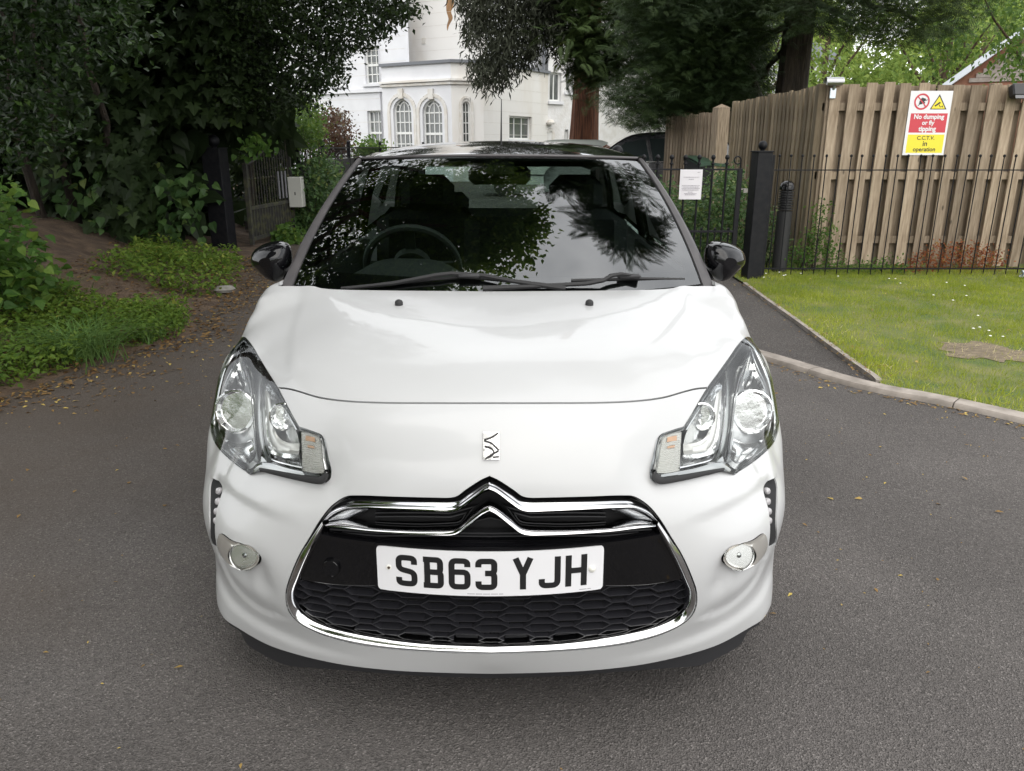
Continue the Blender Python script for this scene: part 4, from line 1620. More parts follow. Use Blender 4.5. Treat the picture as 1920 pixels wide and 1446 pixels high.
# =================================================================== FOLIAGE TOOLS
def _tpl(name):
    if name == 'oval':
        V = [(0, 0, 0), (.26, .38, .05), (0, .45, -.02), (-.26, .38, .05), (0, 1, -.12)]
        F = [(0, 1, 2), (0, 2, 3), (1, 4, 2), (2, 4, 3)]
    elif name == 'needle':
        V = [(0, 0, 0), (.10, .5, .02), (-.10, .5, .02), (0, 1, -.05)]
        F = [(0, 1, 2), (1, 3, 2)]
    elif name == 'maple':
        o = [(.10, .02), (.50, .10), (.30, .30), (.56, .52), (.26, .56), (.20, .72), (0, 1.0), (-.20, .72), (-.26, .56), (-.56, .52), (-.30, .30), (-.50, .10), (-.10, .02)]
        V = [(0, .30, -.03)] + [(x, y, .10 * abs(x) - .18 * y * y) for x, y in o]
        F = [(0, i, i + 1) for i in range(1, len(o))]
    elif name == 'heart':
        o = [(.0, .0), (.26, -.04), (.42, .18), (.36, .46), (.18, .76), (0, 1.05), (-.18, .76), (-.36, .46), (-.42, .18), (-.26, -.04)]
        V = [(0, .35, -.04)] + [(x, y, .12 * abs(x) - .2 * y * y) for x, y in o]
        F = [(0, i, i % (len(o)) + 1) for i in range(1, len(o) + 1)]
        F = [(0, i, (i % len(o)) + 1) for i in range(1, len(o) + 1)]
    elif name == 'spray':                          # drooping conifer spray: rib with narrow needles both sides
        V, F = [], []
        for k in range(12):
            y = k / 12
            L = .36 * (1 - .75 * y) + .05
            for s in (-1, 1):
                n = len(V)
                V += [(0, y, -.25 * y * y), (s * L * .55, y + .12, -.25 * y * y - .03), (s * L, y + .30, -.25 * y * y - .14), (s * L * .45, y + .165, -.25 * y * y - .05)]
                F += [(n, n + 1, n + 3), (n + 1, n + 2, n + 3)]
        n = len(V)
        V += [(-.02, .75, -.14), (.02, .75, -.14), (0, 1.2, -.4)]
        F += [(n, n + 1, n + 2)]
    elif name == 'sprig':                          # small flat conifer sprig
        V, F = [], []
        for k in range(6):
            y = k / 6
            w_ = .42 * (1 - .7 * y) + .06
            for s in (-1, 1):
                n = len(V)
                V += [(0, y, -.2 * y * y), (s * w_ * .5, y + .16, -.2 * y * y - .03), (s * w_, y + .36, -.2 * y * y - .14), (s * w_ * .5, y + .24, -.2 * y * y - .05)]
                F += [(n, n + 1, n + 3), (n + 1, n + 2, n + 3)]
        n = len(V)
        V += [(-.03, .7, -.12), (.03, .7, -.12), (0, 1.2, -.35)]
        F += [(n, n + 1, n + 2)]
    elif name == 'blade':
        V = [(-.03, 0, 0), (.03, 0, 0), (-.022, .55, .08), (.022, .55, .08), (0, 1, .30)]
        F = [(0, 1, 3), (0, 3, 2), (2, 3, 4)]
    elif name == 'grass':
        V = [(-.05, 0, 0), (.05, 0, 0), (0, 1, .25)]
        F = [(0, 1, 2)]
    return np.array(V, float), np.array(F, int)


def unit(v):
    return v / (np.linalg.norm(v, axis=-1, keepdims=True) + 1e-12)


def leaves(pos, out, size, tpl, wo=.6, wu=.5, wr=.6, tip_down=.8, tip_out=.3, rng=RNG, tip_rand=.5, jit=None):
    """vertices, faces and per-vertex random value of one leaf per position"""
    T, F = _tpl(tpl)
    n = len(pos)
    out = np.broadcast_to(np.asarray(out, float), (n, 3))
    up = np.array([0, 0, 1.0])
    nr = unit(out * wo + up * wu + rng.normal(size=(n, 3)) * wr)
    tp = out * tip_out - up * tip_down + rng.normal(size=(n, 3)) * tip_rand
    tp = unit(tp - nr * (tp * nr).sum(1, keepdims=True))
    sd = np.cross(tp, nr)
    s = np.broadcast_to(np.asarray(size, float), (n,))[:, None, None]
    V = pos[:, None] + s * (T[None, :, 0:1] * sd[:, None] + T[None, :, 1:2] * tp[:, None] + T[None, :, 2:3] * nr[:, None])
    FF = (F[None] + (np.arange(n) * len(T))[:, None, None]).reshape(-1, 3)
    r = np.repeat(np.clip(rng.random(n) if jit is None else jit, 0, 1), len(T))
    return V.reshape(-1, 3), FF, r


def join(parts):
    V, F, Rr, n = [], [], [], 0
    for v, f, r in parts:
        V.append(v); F.append(f + n); Rr.append(r); n += len(v)
    return np.concatenate(V), np.concatenate(F), np.concatenate(Rr)


def foliage(name, parts, m, parent=None, **tags):
    V, F, r = join(parts)
    o = link(bpy.data.objects.new(name, new_mesh(name, V, F, m, False, None, r)), parent)
    return tag(o, **tags) if tags else o


def px_points(poly, n, d0, d1, rng=RNG):
    """points spread through the volume a crown fills, between two distances"""
    poly = np.array(poly, float)
    lo, hi = poly.min(0), poly.max(0)
    out = np.zeros((0, 2))
    while len(out) < n:
        p = lo + rng.random((n * 2, 2)) * (hi - lo)
        out = np.concatenate([out, p[in_poly(p, poly)]])
    out = out[:n]
    d = d0 + (d1 - d0) * rng.random(n)               # forward distance
    r = ray(out[:, 0], out[:, 1])
    return CAM + r * (d / r[:, 1])[:, None]


def clump(C, per, sig, rng=RNG):
    C = np.repeat(C, per, 0)
    return C + rng.normal(size=C.shape) * np.asarray(sig)


def ell_points(c, r, n, rng=RNG, hollow=.5):
    d = unit(rng.normal(size=(n, 3)))
    k = (hollow + (1 - hollow) * rng.random(n) ** .6)[:, None]
    return np.array(c) + d * k * np.array(r), d


L = {
    'syc': leaf_mat('sycamore_leaf', (.020, .034, .013), (.036, .060, .020), (.07, .115, .03), rough=.5),
    'laurel': leaf_mat('laurel_leaf', (.010, .022, .006), (.026, .058, .012), (.10, .17, .045), rough=.3, spec=.45),
    'yew': leaf_mat('yew_leaf', (.012, .024, .007), (.034, .058, .012), (.11, .14, .02), rough=.5, trans=.2),
    'bright': leaf_mat('lime_leaf', (.045, .10, .018), (.10, .18, .03), (.16, .22, .05), rough=.5, trans=.45),
    'cypress': leaf_mat('cypress_leaf', (.022, .026, .016), (.040, .046, .028), (.055, .060, .035), rough=.7, trans=.1),
    'redwood': leaf_mat('redwood_leaf', (.020, .038, .012), (.046, .074, .019), (.11, .145, .03), rough=.6, trans=.2),
    'far': leaf_mat('far_leaf', (.10, .17, .035), (.22, .32, .07), (.33, .42, .12), rough=.6, trans=.5),
    'ground': leaf_mat('groundcover_leaf', (.065, .13, .018), (.15, .23, .035), (.26, .29, .06), rough=.5, trans=.4),
    'nettle': leaf_mat('nettle_leaf', (.040, .095, .018), (.085, .165, .028), (.15, .22, .04), rough=.5, trans=.4),
    'red': leaf_mat('red_leaf', (.16, .045, .02), (.32, .12, .04), (.16, .20, .04), rough=.5, trans=.4),
    'acer': leaf_mat('bronze_leaf', (.05, .028, .018), (.10, .055, .03), (.09, .10, .03), rough=.5, trans=.35),
    'shrub': leaf_mat('shrub_leaf', (.035, .075, .024), (.075, .14, .04), (.16, .20, .06), rough=.42, trans=.3),
    'dead': leaf_mat('dead_leaf', (.10, .055, .025), (.24, .15, .055), (.52, .40, .11), rough=.7, trans=.1),
    'grass': leaf_mat('grass_blade', (.18, .25, .025), (.40, .45, .065), (.82, .74, .40), rough=.6, trans=.35),
    'tuft': leaf_mat('tuft_blade', (.075, .15, .04), (.16, .27, .08), rough=.5, trans=.35),
}
BARK = mat('bark', (.045, .030, .020), .9, col2=(.11, .07, .045), nscale=5, stretch=(3, 3, .5), bump=.8, bscale=12, bdist=.04)
BARK_RED = mat('redwood_bark', (.065, .024, .013), .92, col2=(.19, .075, .038), nscale=4, stretch=(5, 5, .35), bump=1.0, bscale=8, bdist=.06)
BARK_DARK = mat('dark_bark', (.022, .017, .014), .92, col2=(.055, .042, .032), nscale=5, stretch=(4, 4, .5), bump=.8, bscale=10, bdist=.04)

# =================================================================== GROUND
def speckle(name, base, light, dark, scale, warm=None):
    m = bpy.data.materials.new(name)
    m.use_nodes = True
    N, K = m.node_tree.nodes, m.node_tree.links
    b = N['Principled BSDF']
    t = N.new('ShaderNodeTexCoord')
    vor = N.new('ShaderNodeTexVoronoi'); vor.inputs['Scale'].default_value = scale
    K.new(t.outputs['Object'], vor.inputs['Vector'])
    r = N.new('ShaderNodeValToRGB')
    r.color_ramp.interpolation = 'LINEAR'
    e = r.color_ramp.elements
    e[0].position, e[0].color = .0, (*dark, 1)
    e[1].position, e[1].color = .90, (*base, 1)
    x = e.new(.55); x.color = (*base, 1)
    x = e.new(.975); x.color = (*light, 1)
    x = e.new(.3); x.color = tuple(.5 * (p + q) for p, q in zip(base, dark)) + (1,)
    sep = N.new('ShaderNodeSeparateColor')
    K.new(vor.outputs['Color'], sep.inputs['Color'])
    K.new(sep.outputs['Red'], r.inputs['Fac'])
    big = N.new('ShaderNodeTexNoise'); big.inputs['Scale'].default_value = .9; big.inputs['Detail'].default_value = 6
    K.new(t.outputs['Object'], big.inputs['Vector'])
    mr = N.new('ShaderNodeMapRange')
    mr.inputs['From Min'].default_value, mr.inputs['From Max'].default_value = .3, .7
    mr.inputs['To Min'].default_value, mr.inputs['To Max'].default_value = .78, 1.18
    K.new(big.outputs['Fac'], mr.inputs['Value'])
    mul = N.new('ShaderNodeMix'); mul.data_type = 'RGBA'; mul.blend_type = 'MULTIPLY'; mul.inputs['Factor'].default_value = 1
    K.new(r.outputs['Color'], mul.inputs['A']); K.new(mr.outputs['Result'], mul.inputs['B'])
    col = mul.outputs['Result']
    if warm:                                         # soil and leaf dust swept to the verge on the left
        sx = N.new('ShaderNodeSeparateXYZ'); K.new(t.outputs['Object'], sx.inputs['Vector'])
        n2 = N.new('ShaderNodeTexNoise'); n2.inputs['Scale'].default_value = 1.6; n2.inputs['Detail'].default_value = 5
        K.new(t.outputs['Object'], n2.inputs['Vector'])
        ad = N.new('ShaderNodeMath'); ad.operation = 'MULTIPLY_ADD'; ad.inputs[1].default_value = 1.6
        K.new(n2.outputs['Fac'], ad.inputs[0]); K.new(sx.outputs['X'], ad.inputs[2])
        m2 = N.new('ShaderNodeMapRange')
        m2.inputs['From Min'].default_value, m2.inputs['From Max'].default_value = -2.1, -.3
        m2.inputs['To Min'].default_value, m2.inputs['To Max'].default_value = .75, .0
        K.new(ad.outputs['Value'], m2.inputs['Value'])
        mw = N.new('ShaderNodeMix'); mw.data_type = 'RGBA'
        mw.inputs['B'].default_value = (*warm, 1)
        K.new(m2.outputs['Result'], mw.inputs['Factor']); K.new(col, mw.inputs['A'])
        col = mw.outputs['Result']
    K.new(col, b.inputs['Base Color'])
    b.inputs['Roughness'].default_value = .9
    b.inputs['Specular IOR Level'].default_value = .25
    bp = N.new('ShaderNodeBump'); bp.inputs['Strength'].default_value = .9; bp.inputs['Distance'].default_value = .006
    K.new(vor.outputs['Distance'], bp.inputs['Height'])
    K.new(bp.outputs['Normal'], b.inputs['Normal'])
    return m


ASPH = speckle('asphalt', (.122, .112, .107), (.20, .184, .176), (.068, .063, .060), 225, warm=(.090, .068, .050))
PATHM = speckle('path_asphalt', (.096, .087, .082), (.19, .18, .17), (.050, .046, .044), 190)
SOIL = mat('soil', (.060, .038, .024), .95, col2=(.12, .080, .050), nscale=6, ndetail=8, bump=.8, bscale=40, bdist=.02)
TURF = mat('turf', (.075, .115, .025), .95, col2=(.17, .17, .06), nscale=3.5, ndetail=8, bump=.6, bscale=70, bdist=.02)
CONC = mat('kerb_concrete', (.22, .195, .17), .9, col2=(.36, .32, .285), nscale=9, ndetail=8, bump=.5, bscale=160, bdist=.003)


def structure(name, V, F, m, smooth=False):
    return tag(mk(name, V, F, m, None, smooth, None), kind='structure')


structure('ground', [(-300, -120, -.02), (300, -120, -.02), (300, 400, -.02), (-300, 400, -.02)], [(0, 1, 2, 3)], mat('rough_ground', (.045, .055, .022), .95, col2=(.07, .06, .035), nscale=.6))
structure('road', [(-14, -16, 0), (20, -16, 0), (20, 6.2, 0), (2.6, 7.6, 0), (2.6, 45, 0), (-3.45, 45, 0), (-3.45, 8.6, 0), (-14, 8.6, 0)], [(0, 1, 2, 3, 4, 5, 6, 7)], ASPH)

# ---- right side: kerb, path, lawn
KZ = .032
kb = at_z(*np.array([(1300, 640), (1360, 656), (1425, 674), (1500, 697), (1570, 719), (1650, 739), (1720, 752), (1800, 768), (1920, 796), (2150, 850), (2600, 960)], float).T, 0)[:, :2]   # foot of the kerb
KF = spl(kb, 6)
t_ = np.gradient(KF, axis=0); t_ /= np.linalg.norm(t_, axis=1, keepdims=True)
kn = np.stack([-t_[:, 1], t_[:, 0]], 1)
if (kn @ np.array([0, 1.0])).mean() < 0: kn = -kn
KB = KF + kn * .115


def kerb_stone(a, b, parent):
    s = np.linspace(a, b, 6)
    al = np.concatenate([[0], np.cumsum(np.linalg.norm(np.diff(KF, axis=0), axis=1))])
    f = np.stack([np.interp(s, al, KF[:, k]) for k in (0, 1)], 1)
    q = np.stack([np.interp(s, al, KB[:, k]) for k in (0, 1)], 1)
    rows = [np.c_[f, np.full(6, -.05)], np.c_[f + (q - f) * .03, np.full(6, KZ - .018)], np.c_[f + (q - f) * .14, np.full(6, KZ - .003)], np.c_[f + (q - f) * .5, np.full(6, KZ)], np.c_[q, np.full(6, KZ)], np.c_[q, np.full(6, -.05)]]
    V = np.concatenate(rows)
    F = [(r * 6 + i, r * 6 + i + 1, r * 6 + 7 + i, r * 6 + 6 + i) for r in range(5) for i in range(5)]
    F += [tuple(r * 6 for r in range(6)), tuple(reversed([r * 6 + 5 for r in range(6)]))]
    return mk('kerb_stone', V, F, CONC, parent, True, 40)


KERB = bpy.data.objects.new('kerb', None); link(KERB); KERB['kind'] = 'structure'
alen = np.linalg.norm(np.diff(KF, axis=0), axis=1).sum()
s_joint = np.linalg.norm(np.diff(KF[:np.argmin(np.abs(KF[:, 0] - at_z(1785, 762, 0)[0])) + 1], axis=0), axis=1).sum()
k0 = s_joint - 6 * .915
while k0 < alen:
    if k0 + .9 > 0: kerb_stone(max(k0, 0) + .004, min(k0 + .911, alen), KERB)
    k0 += .915

edge_px = np.array([(1396, 530), (1440, 562), (1500, 604), (1560, 648), (1600, 677), (1652, 713)], float)
ED = spl(at_z(edge_px[:, 0], edge_px[:, 1], KZ)[:, :2], 6)
ED[-1] = ED[-1] * .7 + KB[np.argmin(np.linalg.norm(KB - ED[-1], axis=1))] * .3
ki = np.argmin(np.linalg.norm(KB - ED[-1], axis=1))
back = np.array([(-.2, 9.0), (1.6, 8.2), (2.3, 7.4)])
pathp = np.concatenate([KB[:ki + 1] - kn[:ki + 1] * .004, ED[::-1], [(2.62, 7.6), (2.62, 14), (-1.0, 14)]])
structure('side_path', np.c_[pathp, np.full(len(pathp), .005)], [tuple(range(len(pathp)))], PATHM)
lawnp = np.concatenate([ED, KB[ki + 1:] - kn[ki + 1:] * .004, [(14, KB[-1][1]), (14, 14.0), (2.62, 14.0)]])
structure('lawn', np.c_[lawnp, np.full(len(lawnp), KZ - .006)], [tuple(range(len(lawnp)))], TURF)
# thin concrete edging between path and lawn
EDG = bpy.data.objects.new('path_edging', None); link(EDG); EDG['kind'] = 'structure'
ee = resample(ED, 60)
for i in range(0, 59, 10):
    q = ee[i:min(i + 11, 60)]
    if len(q) < 3: continue
    t2 = np.gradient(q, axis=0); t2 /= np.linalg.norm(t2, axis=1, keepdims=True)
    n2 = np.stack([t2[:, 1], -t2[:, 0]], 1)
    q = q.copy(); q[0] += t2[0] * .004; q[-1] -= t2[-1] * .004
    V = np.concatenate([np.c_[q - n2 * .019, np.full(len(q), -.02)], np.c_[q - n2 * .019, np.full(len(q), KZ + .004)], np.c_[q + n2 * .019, np.full(len(q), KZ + .004)], np.c_[q + n2 * .019, np.full(len(q), -.02)]])
    m = len(q)
    F = [(r * m + j, r * m + j + 1, (r + 1) * m + j + 1, (r + 1) * m + j) for r in range(3) for j in range(m - 1)] + [(0, m, 2 * m, 3 * m), (m - 1, 4 * m - 1, 3 * m - 1, 2 * m - 1)]
    mk('edging_stone', V, F, CONC, EDG, False)

# bare worn patch on the lawn
bp_ = at_z(*np.array([(1765, 645), (1800, 640), (1850, 645), (1905, 655), (1960, 668), (1930, 678), (1880, 676), (1820, 672), (1780, 664)], float).T, KZ)[:, :2]
bpp = spl(bp_, 5, closed=True)
bpp = bpp + .05 * np.stack([np.sin(bpp[:, 1] * 31 + bpp[:, 0] * 17), np.cos(bpp[:, 0] * 27)], 1)
structure('bare_earth', np.c_[bpp, np.full(len(bpp), KZ - .002)], [tuple(range(len(bpp)))], mat('dry_earth', (.36, .29, .20), .95, col2=(.19, .15, .10), nscale=18, ndetail=8, bump=1.0, bscale=60, bdist=.03, stretch=(1, 3, 1)))

rg = np.random.default_rng(3)


def inside_lawn(n, x0, x1, y0, y1):
    p = np.stack([x0 + (x1 - x0) * rg.random(n), y0 + (y1 - y0) * rg.random(n)], 1)
    return p[in_poly(p, lawnp)]


def fbm(p, s):
    """cheap smooth noise for clumping"""
    v = 0
    for k, (f, a) in enumerate(((1, 1.0), (2.3, .5), (5.1, .25))):
        v = v + a * np.sin(p[:, 0] * s * f * 1.7 + 1.3 * k + 1.9 * np.sin(p[:, 1] * s * f)) * np.cos(p[:, 1] * s * f * 1.3 + 2.1 * k + 1.2 * np.sin(p[:, 0] * s * f * .7))
    return v / 1.75


g1 = inside_lawn(230000, 1.8, 7.5, 2.0, 7.6)
g2 = inside_lawn(50000, 2.6, 11, 5.5, 8.4)
gp2 = np.concatenate([g1, g2])
bare = in_poly(gp2, bpp)
gp2 = gp2[~bare | (rg.random(len(gp2)) < .22)]
dens = fbm(gp2, 2.2)
gp2 = gp2[rg.random(len(gp2)) < .62 + .38 * dens]
dry = np.clip(.36 + .6 * in_poly(gp2, bpp) + .42 * fbm(gp2 + 7.7, 1.1) + .33 * rg.normal(size=len(gp2)) * .6, 0, 1)
pos = np.c_[gp2, np.full(len(gp2), KZ - .008)]
hgt = (.013 + .038 * rg.random(len(pos))) * (1 + .45 * fbm(gp2 + 3.1, 2.7))
a = rg.random(len(pos)) * 2 * PI
V, F, r = leaves(pos, np.c_[np.cos(a), np.sin(a), np.zeros(len(a))], hgt, 'grass', wo=1, wu=.1, wr=.1, tip_down=-1.0, tip_out=.1, tip_rand=.55, jit=dry)
foliage('lawn_grass', [(V, F, r)], L['grass'], kind='stuff')
# daisies
dp = inside_lawn(2600, 2.6, 7.5, 4.0, 7.2)
dp = dp[(fbm(dp, 1.3) > .25)][:30]
mb = MB()
for x, y in dp: mb.lathe([(.0, .0), (.011, .002), (.006, .006), (0, .007)], (x, y, KZ + .03), 7)
tag(mb.build('daisies', mat('daisy', (.80, .80, .76), .6)), kind='stuff')

# ---- left bank
def edge_x(y):
    return np.interp(y, [-8, 1.0, 2.8, 3.3, 3.8, 4.35, 4.9, 6.4, 7.2, 8.6, 9.6, 14], [-3.6, -3.25, -3.0, -2.78, -2.72, -2.42, -2.65, -2.78, -2.95, -3.45, -3.62, -3.7])


def bank_z(d, y):
    return -.012 + .03 * smoothstep(0, .12, d) + .62 * smoothstep(.1, 3.2, d) * smoothstep(-2, 3, y) + .035 * np.sin(d * 3.1 + y * 1.7) * smoothstep(.2, 1, d) + .025 * np.sin(y * 5.1 - d * 4)*smoothstep(.2, .8, d)


gy, gd = np.meshgrid(np.linspace(-8, 26, 180), np.concatenate([np.linspace(0, 4, 50), np.linspace(4.3, 22, 14)]))
bx = edge_x(gy.ravel()) + .05 * np.sin(gy.ravel() * 7) - gd.ravel()
V = np.c_[bx, gy.ravel(), bank_z(gd.ravel(), gy.ravel())]
F = [(j * 180 + i, (j + 1) * 180 + i, (j + 1) * 180 + i + 1, j * 180 + i + 1) for j in range(gy.shape[0] - 1) for i in range(179)]
structure('bank', V, F, SOIL, True)


def on_bank(x, y):
    d = edge_x(y) - x
    return np.where(d > 0, bank_z(np.maximum(d, 0), y), 0.0)
# =================================================================== TIMBER FENCE, RAILINGS, GATE, SIGN (right)
def wood(name, c1, c2):
    m = mat(name, c1, .85, col2=c2, nscale=7, ndetail=8, nlo=.3, nhi=.7, stretch=(6, 6, .6), bump=.35, bscale=30, bdist=.004, spec=.2)
    N, K = m.node_tree.nodes, m.node_tree.links
    oi = N.new('ShaderNodeObjectInfo')
    mr = N.new('ShaderNodeMapRange')
    mr.inputs['To Min'].default_value, mr.inputs['To Max'].default_value = .62, 1.2
    K.new(oi.outputs['Random'], mr.inputs['Value'])
    b = N['Principled BSDF']
    src = b.inputs['Base Color'].links[0].from_socket
    mul = N.new('ShaderNodeMix'); mul.data_type = 'RGBA'; mul.blend_type = 'MULTIPLY'; mul.inputs['Factor'].default_value = 1
    K.new(src, mul.inputs['A']); K.new(mr.outputs['Result'], mul.inputs['B'])
    # knots
    t = N.new('ShaderNodeTexCoord')
    ad = N.new('ShaderNodeVectorMath'); ad.operation = 'ADD'
    K.new(t.outputs['Object'], ad.inputs[0])
    cmb = N.new('ShaderNodeCombineXYZ'); K.new(oi.outputs['Random'], cmb.inputs['Z'])
    sc = N.new('ShaderNodeVectorMath'); sc.operation = 'SCALE'; sc.inputs['Scale'].default_value = 37
    K.new(cmb.outputs['Vector'], sc.inputs[0]); K.new(sc.outputs['Vector'], ad.inputs[1])
    mp = N.new('ShaderNodeMapping'); mp.inputs['Scale'].default_value = (1, .1, .42)
    K.new(ad.outputs['Vector'], mp.inputs['Vector'])
    vo = N.new('ShaderNodeTexVoronoi'); vo.inputs['Scale'].default_value = 7
    K.new(mp.outputs['Vector'], vo.inputs['Vector'])
    kr = N.new('ShaderNodeMapRange')
    kr.inputs['From Min'].default_value, kr.inputs['From Max'].default_value = .05, .11
    kr.inputs['To Min'].default_value, kr.inputs['To Max'].default_value = .38, 1.0
    K.new(vo.outputs['Distance'], kr.inputs['Value'])
    m2 = N.new('ShaderNodeMix'); m2.data_type = 'RGBA'; m2.blend_type = 'MULTIPLY'; m2.inputs['Factor'].default_value = 1
    K.new(mul.outputs['Result'], m2.inputs['A']); K.new(kr.outputs['Result'], m2.inputs['B'])
    K.new(m2.outputs['Result'], b.inputs['Base Color'])
    return m


WOOD = wood('weathered_timber', (.20, .152, .106), (.395, .318, .238))
WOOD_B = wood('darker_timber', (.19, .15, .10), (.31, .25, .175))  # darker, yellower tone for the return fence and bin store
IRON = mat('black_iron', (.006, .0065, .009), .5, spec=.22, col2=(.012, .012, .014), nscale=20, bump=.2, bscale=120, bdist=.002)

FY, FX, FH = 7.83, 3.66, 2.10


def board_mesh(w, h, t=.022, seed=0):
    r = random.Random(seed)
    mb = MB()
    V, n = [], 7
    for k in range(n):
        z = h * k / (n - 1)
        dx = r.uniform(-.002, .002)
        c = .003
        V += [(-w / 2 + dx, -t / 2 + c, z), (-w / 2 + c + dx, -t / 2, z), (w / 2 - c + dx, -t / 2, z), (w / 2 + dx, -t / 2 + c, z), (w / 2 + dx, t / 2, z), (-w / 2 + dx, t / 2, z)]
    F = [(k * 6 + i, k * 6 + (i + 1) % 6, k * 6 + 6 + (i + 1) % 6, k * 6 + 6 + i) for k in range(n - 1) for i in range(6)]
    F += [tuple(reversed(range(6))), tuple(range((n - 1) * 6, n * 6))]
    return V, F


def fence(name, label, origin, ang, length, pitch, bw, height, m, zs, rails, back=True, first=0.0, posts=(), shift=.5):
    T = thing(name, label, 'fence', origin, ang)
    ms = [new_mesh('board', *board_mesh(bw, height, seed=s), m, False) for s in range(3)]
    mbk = [new_mesh('board', *board_mesh(bw * (1.55 if bw > .11 else 1), height - .01, seed=s + 9), m, False) for s in range(3)]
    r = random.Random(len(name) + int(length * 10))
    k = 0
    while first + k * pitch < length:
        o = link(bpy.data.objects.new('board', ms[k % 3]), T)
        o.location = (first + k * pitch + r.uniform(-.008, .008), -.045, zs + r.uniform(-.022, .022))
        o.rotation_euler = (r.uniform(-.004, .004), r.uniform(-.006, .006), r.uniform(-.02, .02))
        if back:
            o = link(bpy.data.objects.new('board', mbk[k % 3]), T)
            o.location = (first + (k + shift) * pitch + r.uniform(-.006, .006), .045, zs + r.uniform(-.015, .015))
            o.rotation_euler = (0, r.uniform(-.006, .006), 0)
        k += 1
    for z in rails:
        MB().box((length / 2, 0, z), (length, .045, .085)).build('rail', m, T, smooth=False)
    for x in posts:
        MB().box((x, .03, (height + zs) / 2), (.10, .10, height + zs + .02), b=.006).build('post', m, T, smooth=False)
    return T


u2x = lambda u, v, y: float(at_y(u, v, y)[0])
pit = u2x(1586, 200, FY) - u2x(1553.5, 200, FY)
F1 = fence('timber_fence', 'weathered hit-and-miss board fence behind the lawn, with the red and yellow sign on it', (FX, FY, 0), 0, 6.2, pit, .118, FH - .05, WOOD, .05, (1.86, 1.10, .36), True, .06, (.02, 1.9, 3.8, 5.7))
F2 = fence('timber_fence', 'close-boarded timber fence running back from the corner beside the gate', (FX - .03, FY + .02, 0), PI / 2, 3.65, .150, .100, FH - .05, WOOD_B, .05, (1.86, 1.10, .36), True, .08, (.05, 1.8, 3.6), .5)
# local +x runs away from the camera; boards at local y<0 face +x, so the visible face is the second row
F3 = fence('timber_fence', 'short timber fence panel ending in a thick pointed post by the dark car', (3.36, 15.75, 0), math.atan2(-2.2, .50), 2.25, .14, .095, 1.98, WOOD, .05, (1.7, 1.0, .3), True, .06, ())
mb = MB()
pz = 2.10
mb.box((0, 0, pz / 2), (.235, .235, pz), b=.008).add([(-.12, -.12, pz), (.12, -.12, pz), (.12, .12, pz), (-.12, .12, pz), (0, 0, pz + .07)], [(0, 1, 4), (1, 2, 4), (2, 3, 4), (3, 0, 4)])
po = mb.build('end_post', WOOD, F3, smooth=False)
po.location = (2.36, 0, 0)
F4 = fence('timber_fence', 'boarded back of the bin store seen between the pointed post and the long fence', (3.7, 17.2, 0), 0, 3.0, .155, .14, 2.15, WOOD_B, .03, (1.7, 1.0), True, .05, ())

# ---- big wheeled bins with green lids
def bin_(x, y, rz, label):
    B = thing('wheeled_bin', label, 'bin', (x, y, 0), rz, 'bins in the timber store')
    V = [(-.55, -.45, .2), (.55, -.45, .2), (.55, .45, .2), (-.55, .45, .2), (-.66, -.52, 1.12), (.66, -.52, 1.12), (.66, .52, 1.24), (-.66, .52, 1.24)]
    mk('bin_body', V, [(0, 3, 2, 1), (0, 1, 5, 4), (1, 2, 6, 5), (2, 3, 7, 6), (3, 0, 4, 7), (4, 5, 6, 7)], mat('bin_black', (.012, .013, .015), .5), B, False)
    V, F = grid(lambda s, t: np.stack([.70 * s, -.56 + 1.14 * t, 1.13 + .12 * t + .035 * np.sin(PI * t) + .012 * np.cos(s * 9)], -1), 20, 8)
    V2 = V.copy(); V2[:, 2] -= .05
    mk('bin_lid', np.concatenate([V, V2]), F + [tuple(i + len(V) for i in f[::-1]) for f in F] + [(i, i + 1, len(V) + i + 1, len(V) + i) for i in range(19)], mat('bin_green', (.025, .062, .038), .5), B)
    mb = MB()
    for sx in (-.5, .5):
        for sy in (-.4, .4): mb.lathe([(.0, -.03), (.1, -.03), (.1, .03), (0, .03)], (sx, sy, .1), 14, axis='x')
    mb.each('castor', M['rubber'], B)


bin_(4.15, 13.9, .12, 'large black bin with dull green lid nearest the pointed post')
bin_(4.55, 15.6, .05, 'large black bin with green lid standing behind the nearer bin')

# ---- sign on the fence
SG = thing('warning_sign', 'white, red and yellow no dumping sign screwed to the fence boards', 'sign')
sy = FY - .062
c = at_y(*np.array([(1708, 170), (1786, 171), (1770, 292), (1692, 290)], float).T, sy)
sx0, sx1 = (c[0, 0] + c[3, 0]) / 2, (c[1, 0] + c[2, 0]) / 2
sz1, sz0 = (c[0, 2] + c[1, 2]) / 2, (c[2, 2] + c[3, 2]) / 2
Wd, Hd = sx1 - sx0, sz1 - sz0
sgx = lambda a: sx0 + a * Wd
sgz = lambda b: sz1 - b * Hd
tilt = .012
SM = {k: mat('sign_' + k, v, .4, coat=.2) for k, v in dict(white=(.74, .74, .76), red=(.55, .035, .055), yellow=(.80, .68, .03), black=(.012, .012, .012)).items()}
MB().box((sx0 + Wd / 2, sy, sz0 + Hd / 2), (Wd, .004, Hd)).build('sign_board', SM['white'], SG, smooth=False)


def flat(name, pts, m, lay):
    V = [(sgx(a), sy - .0026 - lay * .0005, sgz(b)) for a, b in pts]
    return mk(name, V, [tuple(range(len(V)))], m, SG, False)


flat('red_panel', [(.07, .345), (.95, .345), (.95, .645), (.07, .645)], SM['red'], 0)
flat('yellow_panel', [(.07, .675), (.95, .675), (.95, .965), (.07, .965)], SM['yellow'], 0)


def ringpts(cx, cy, r, n=28, asp=None):
    asp = asp or Wd / Hd
    return [(cx + r * math.cos(2 * PI * k / n), cy + r * asp * math.sin(2 * PI * k / n)) for k in range(n)]


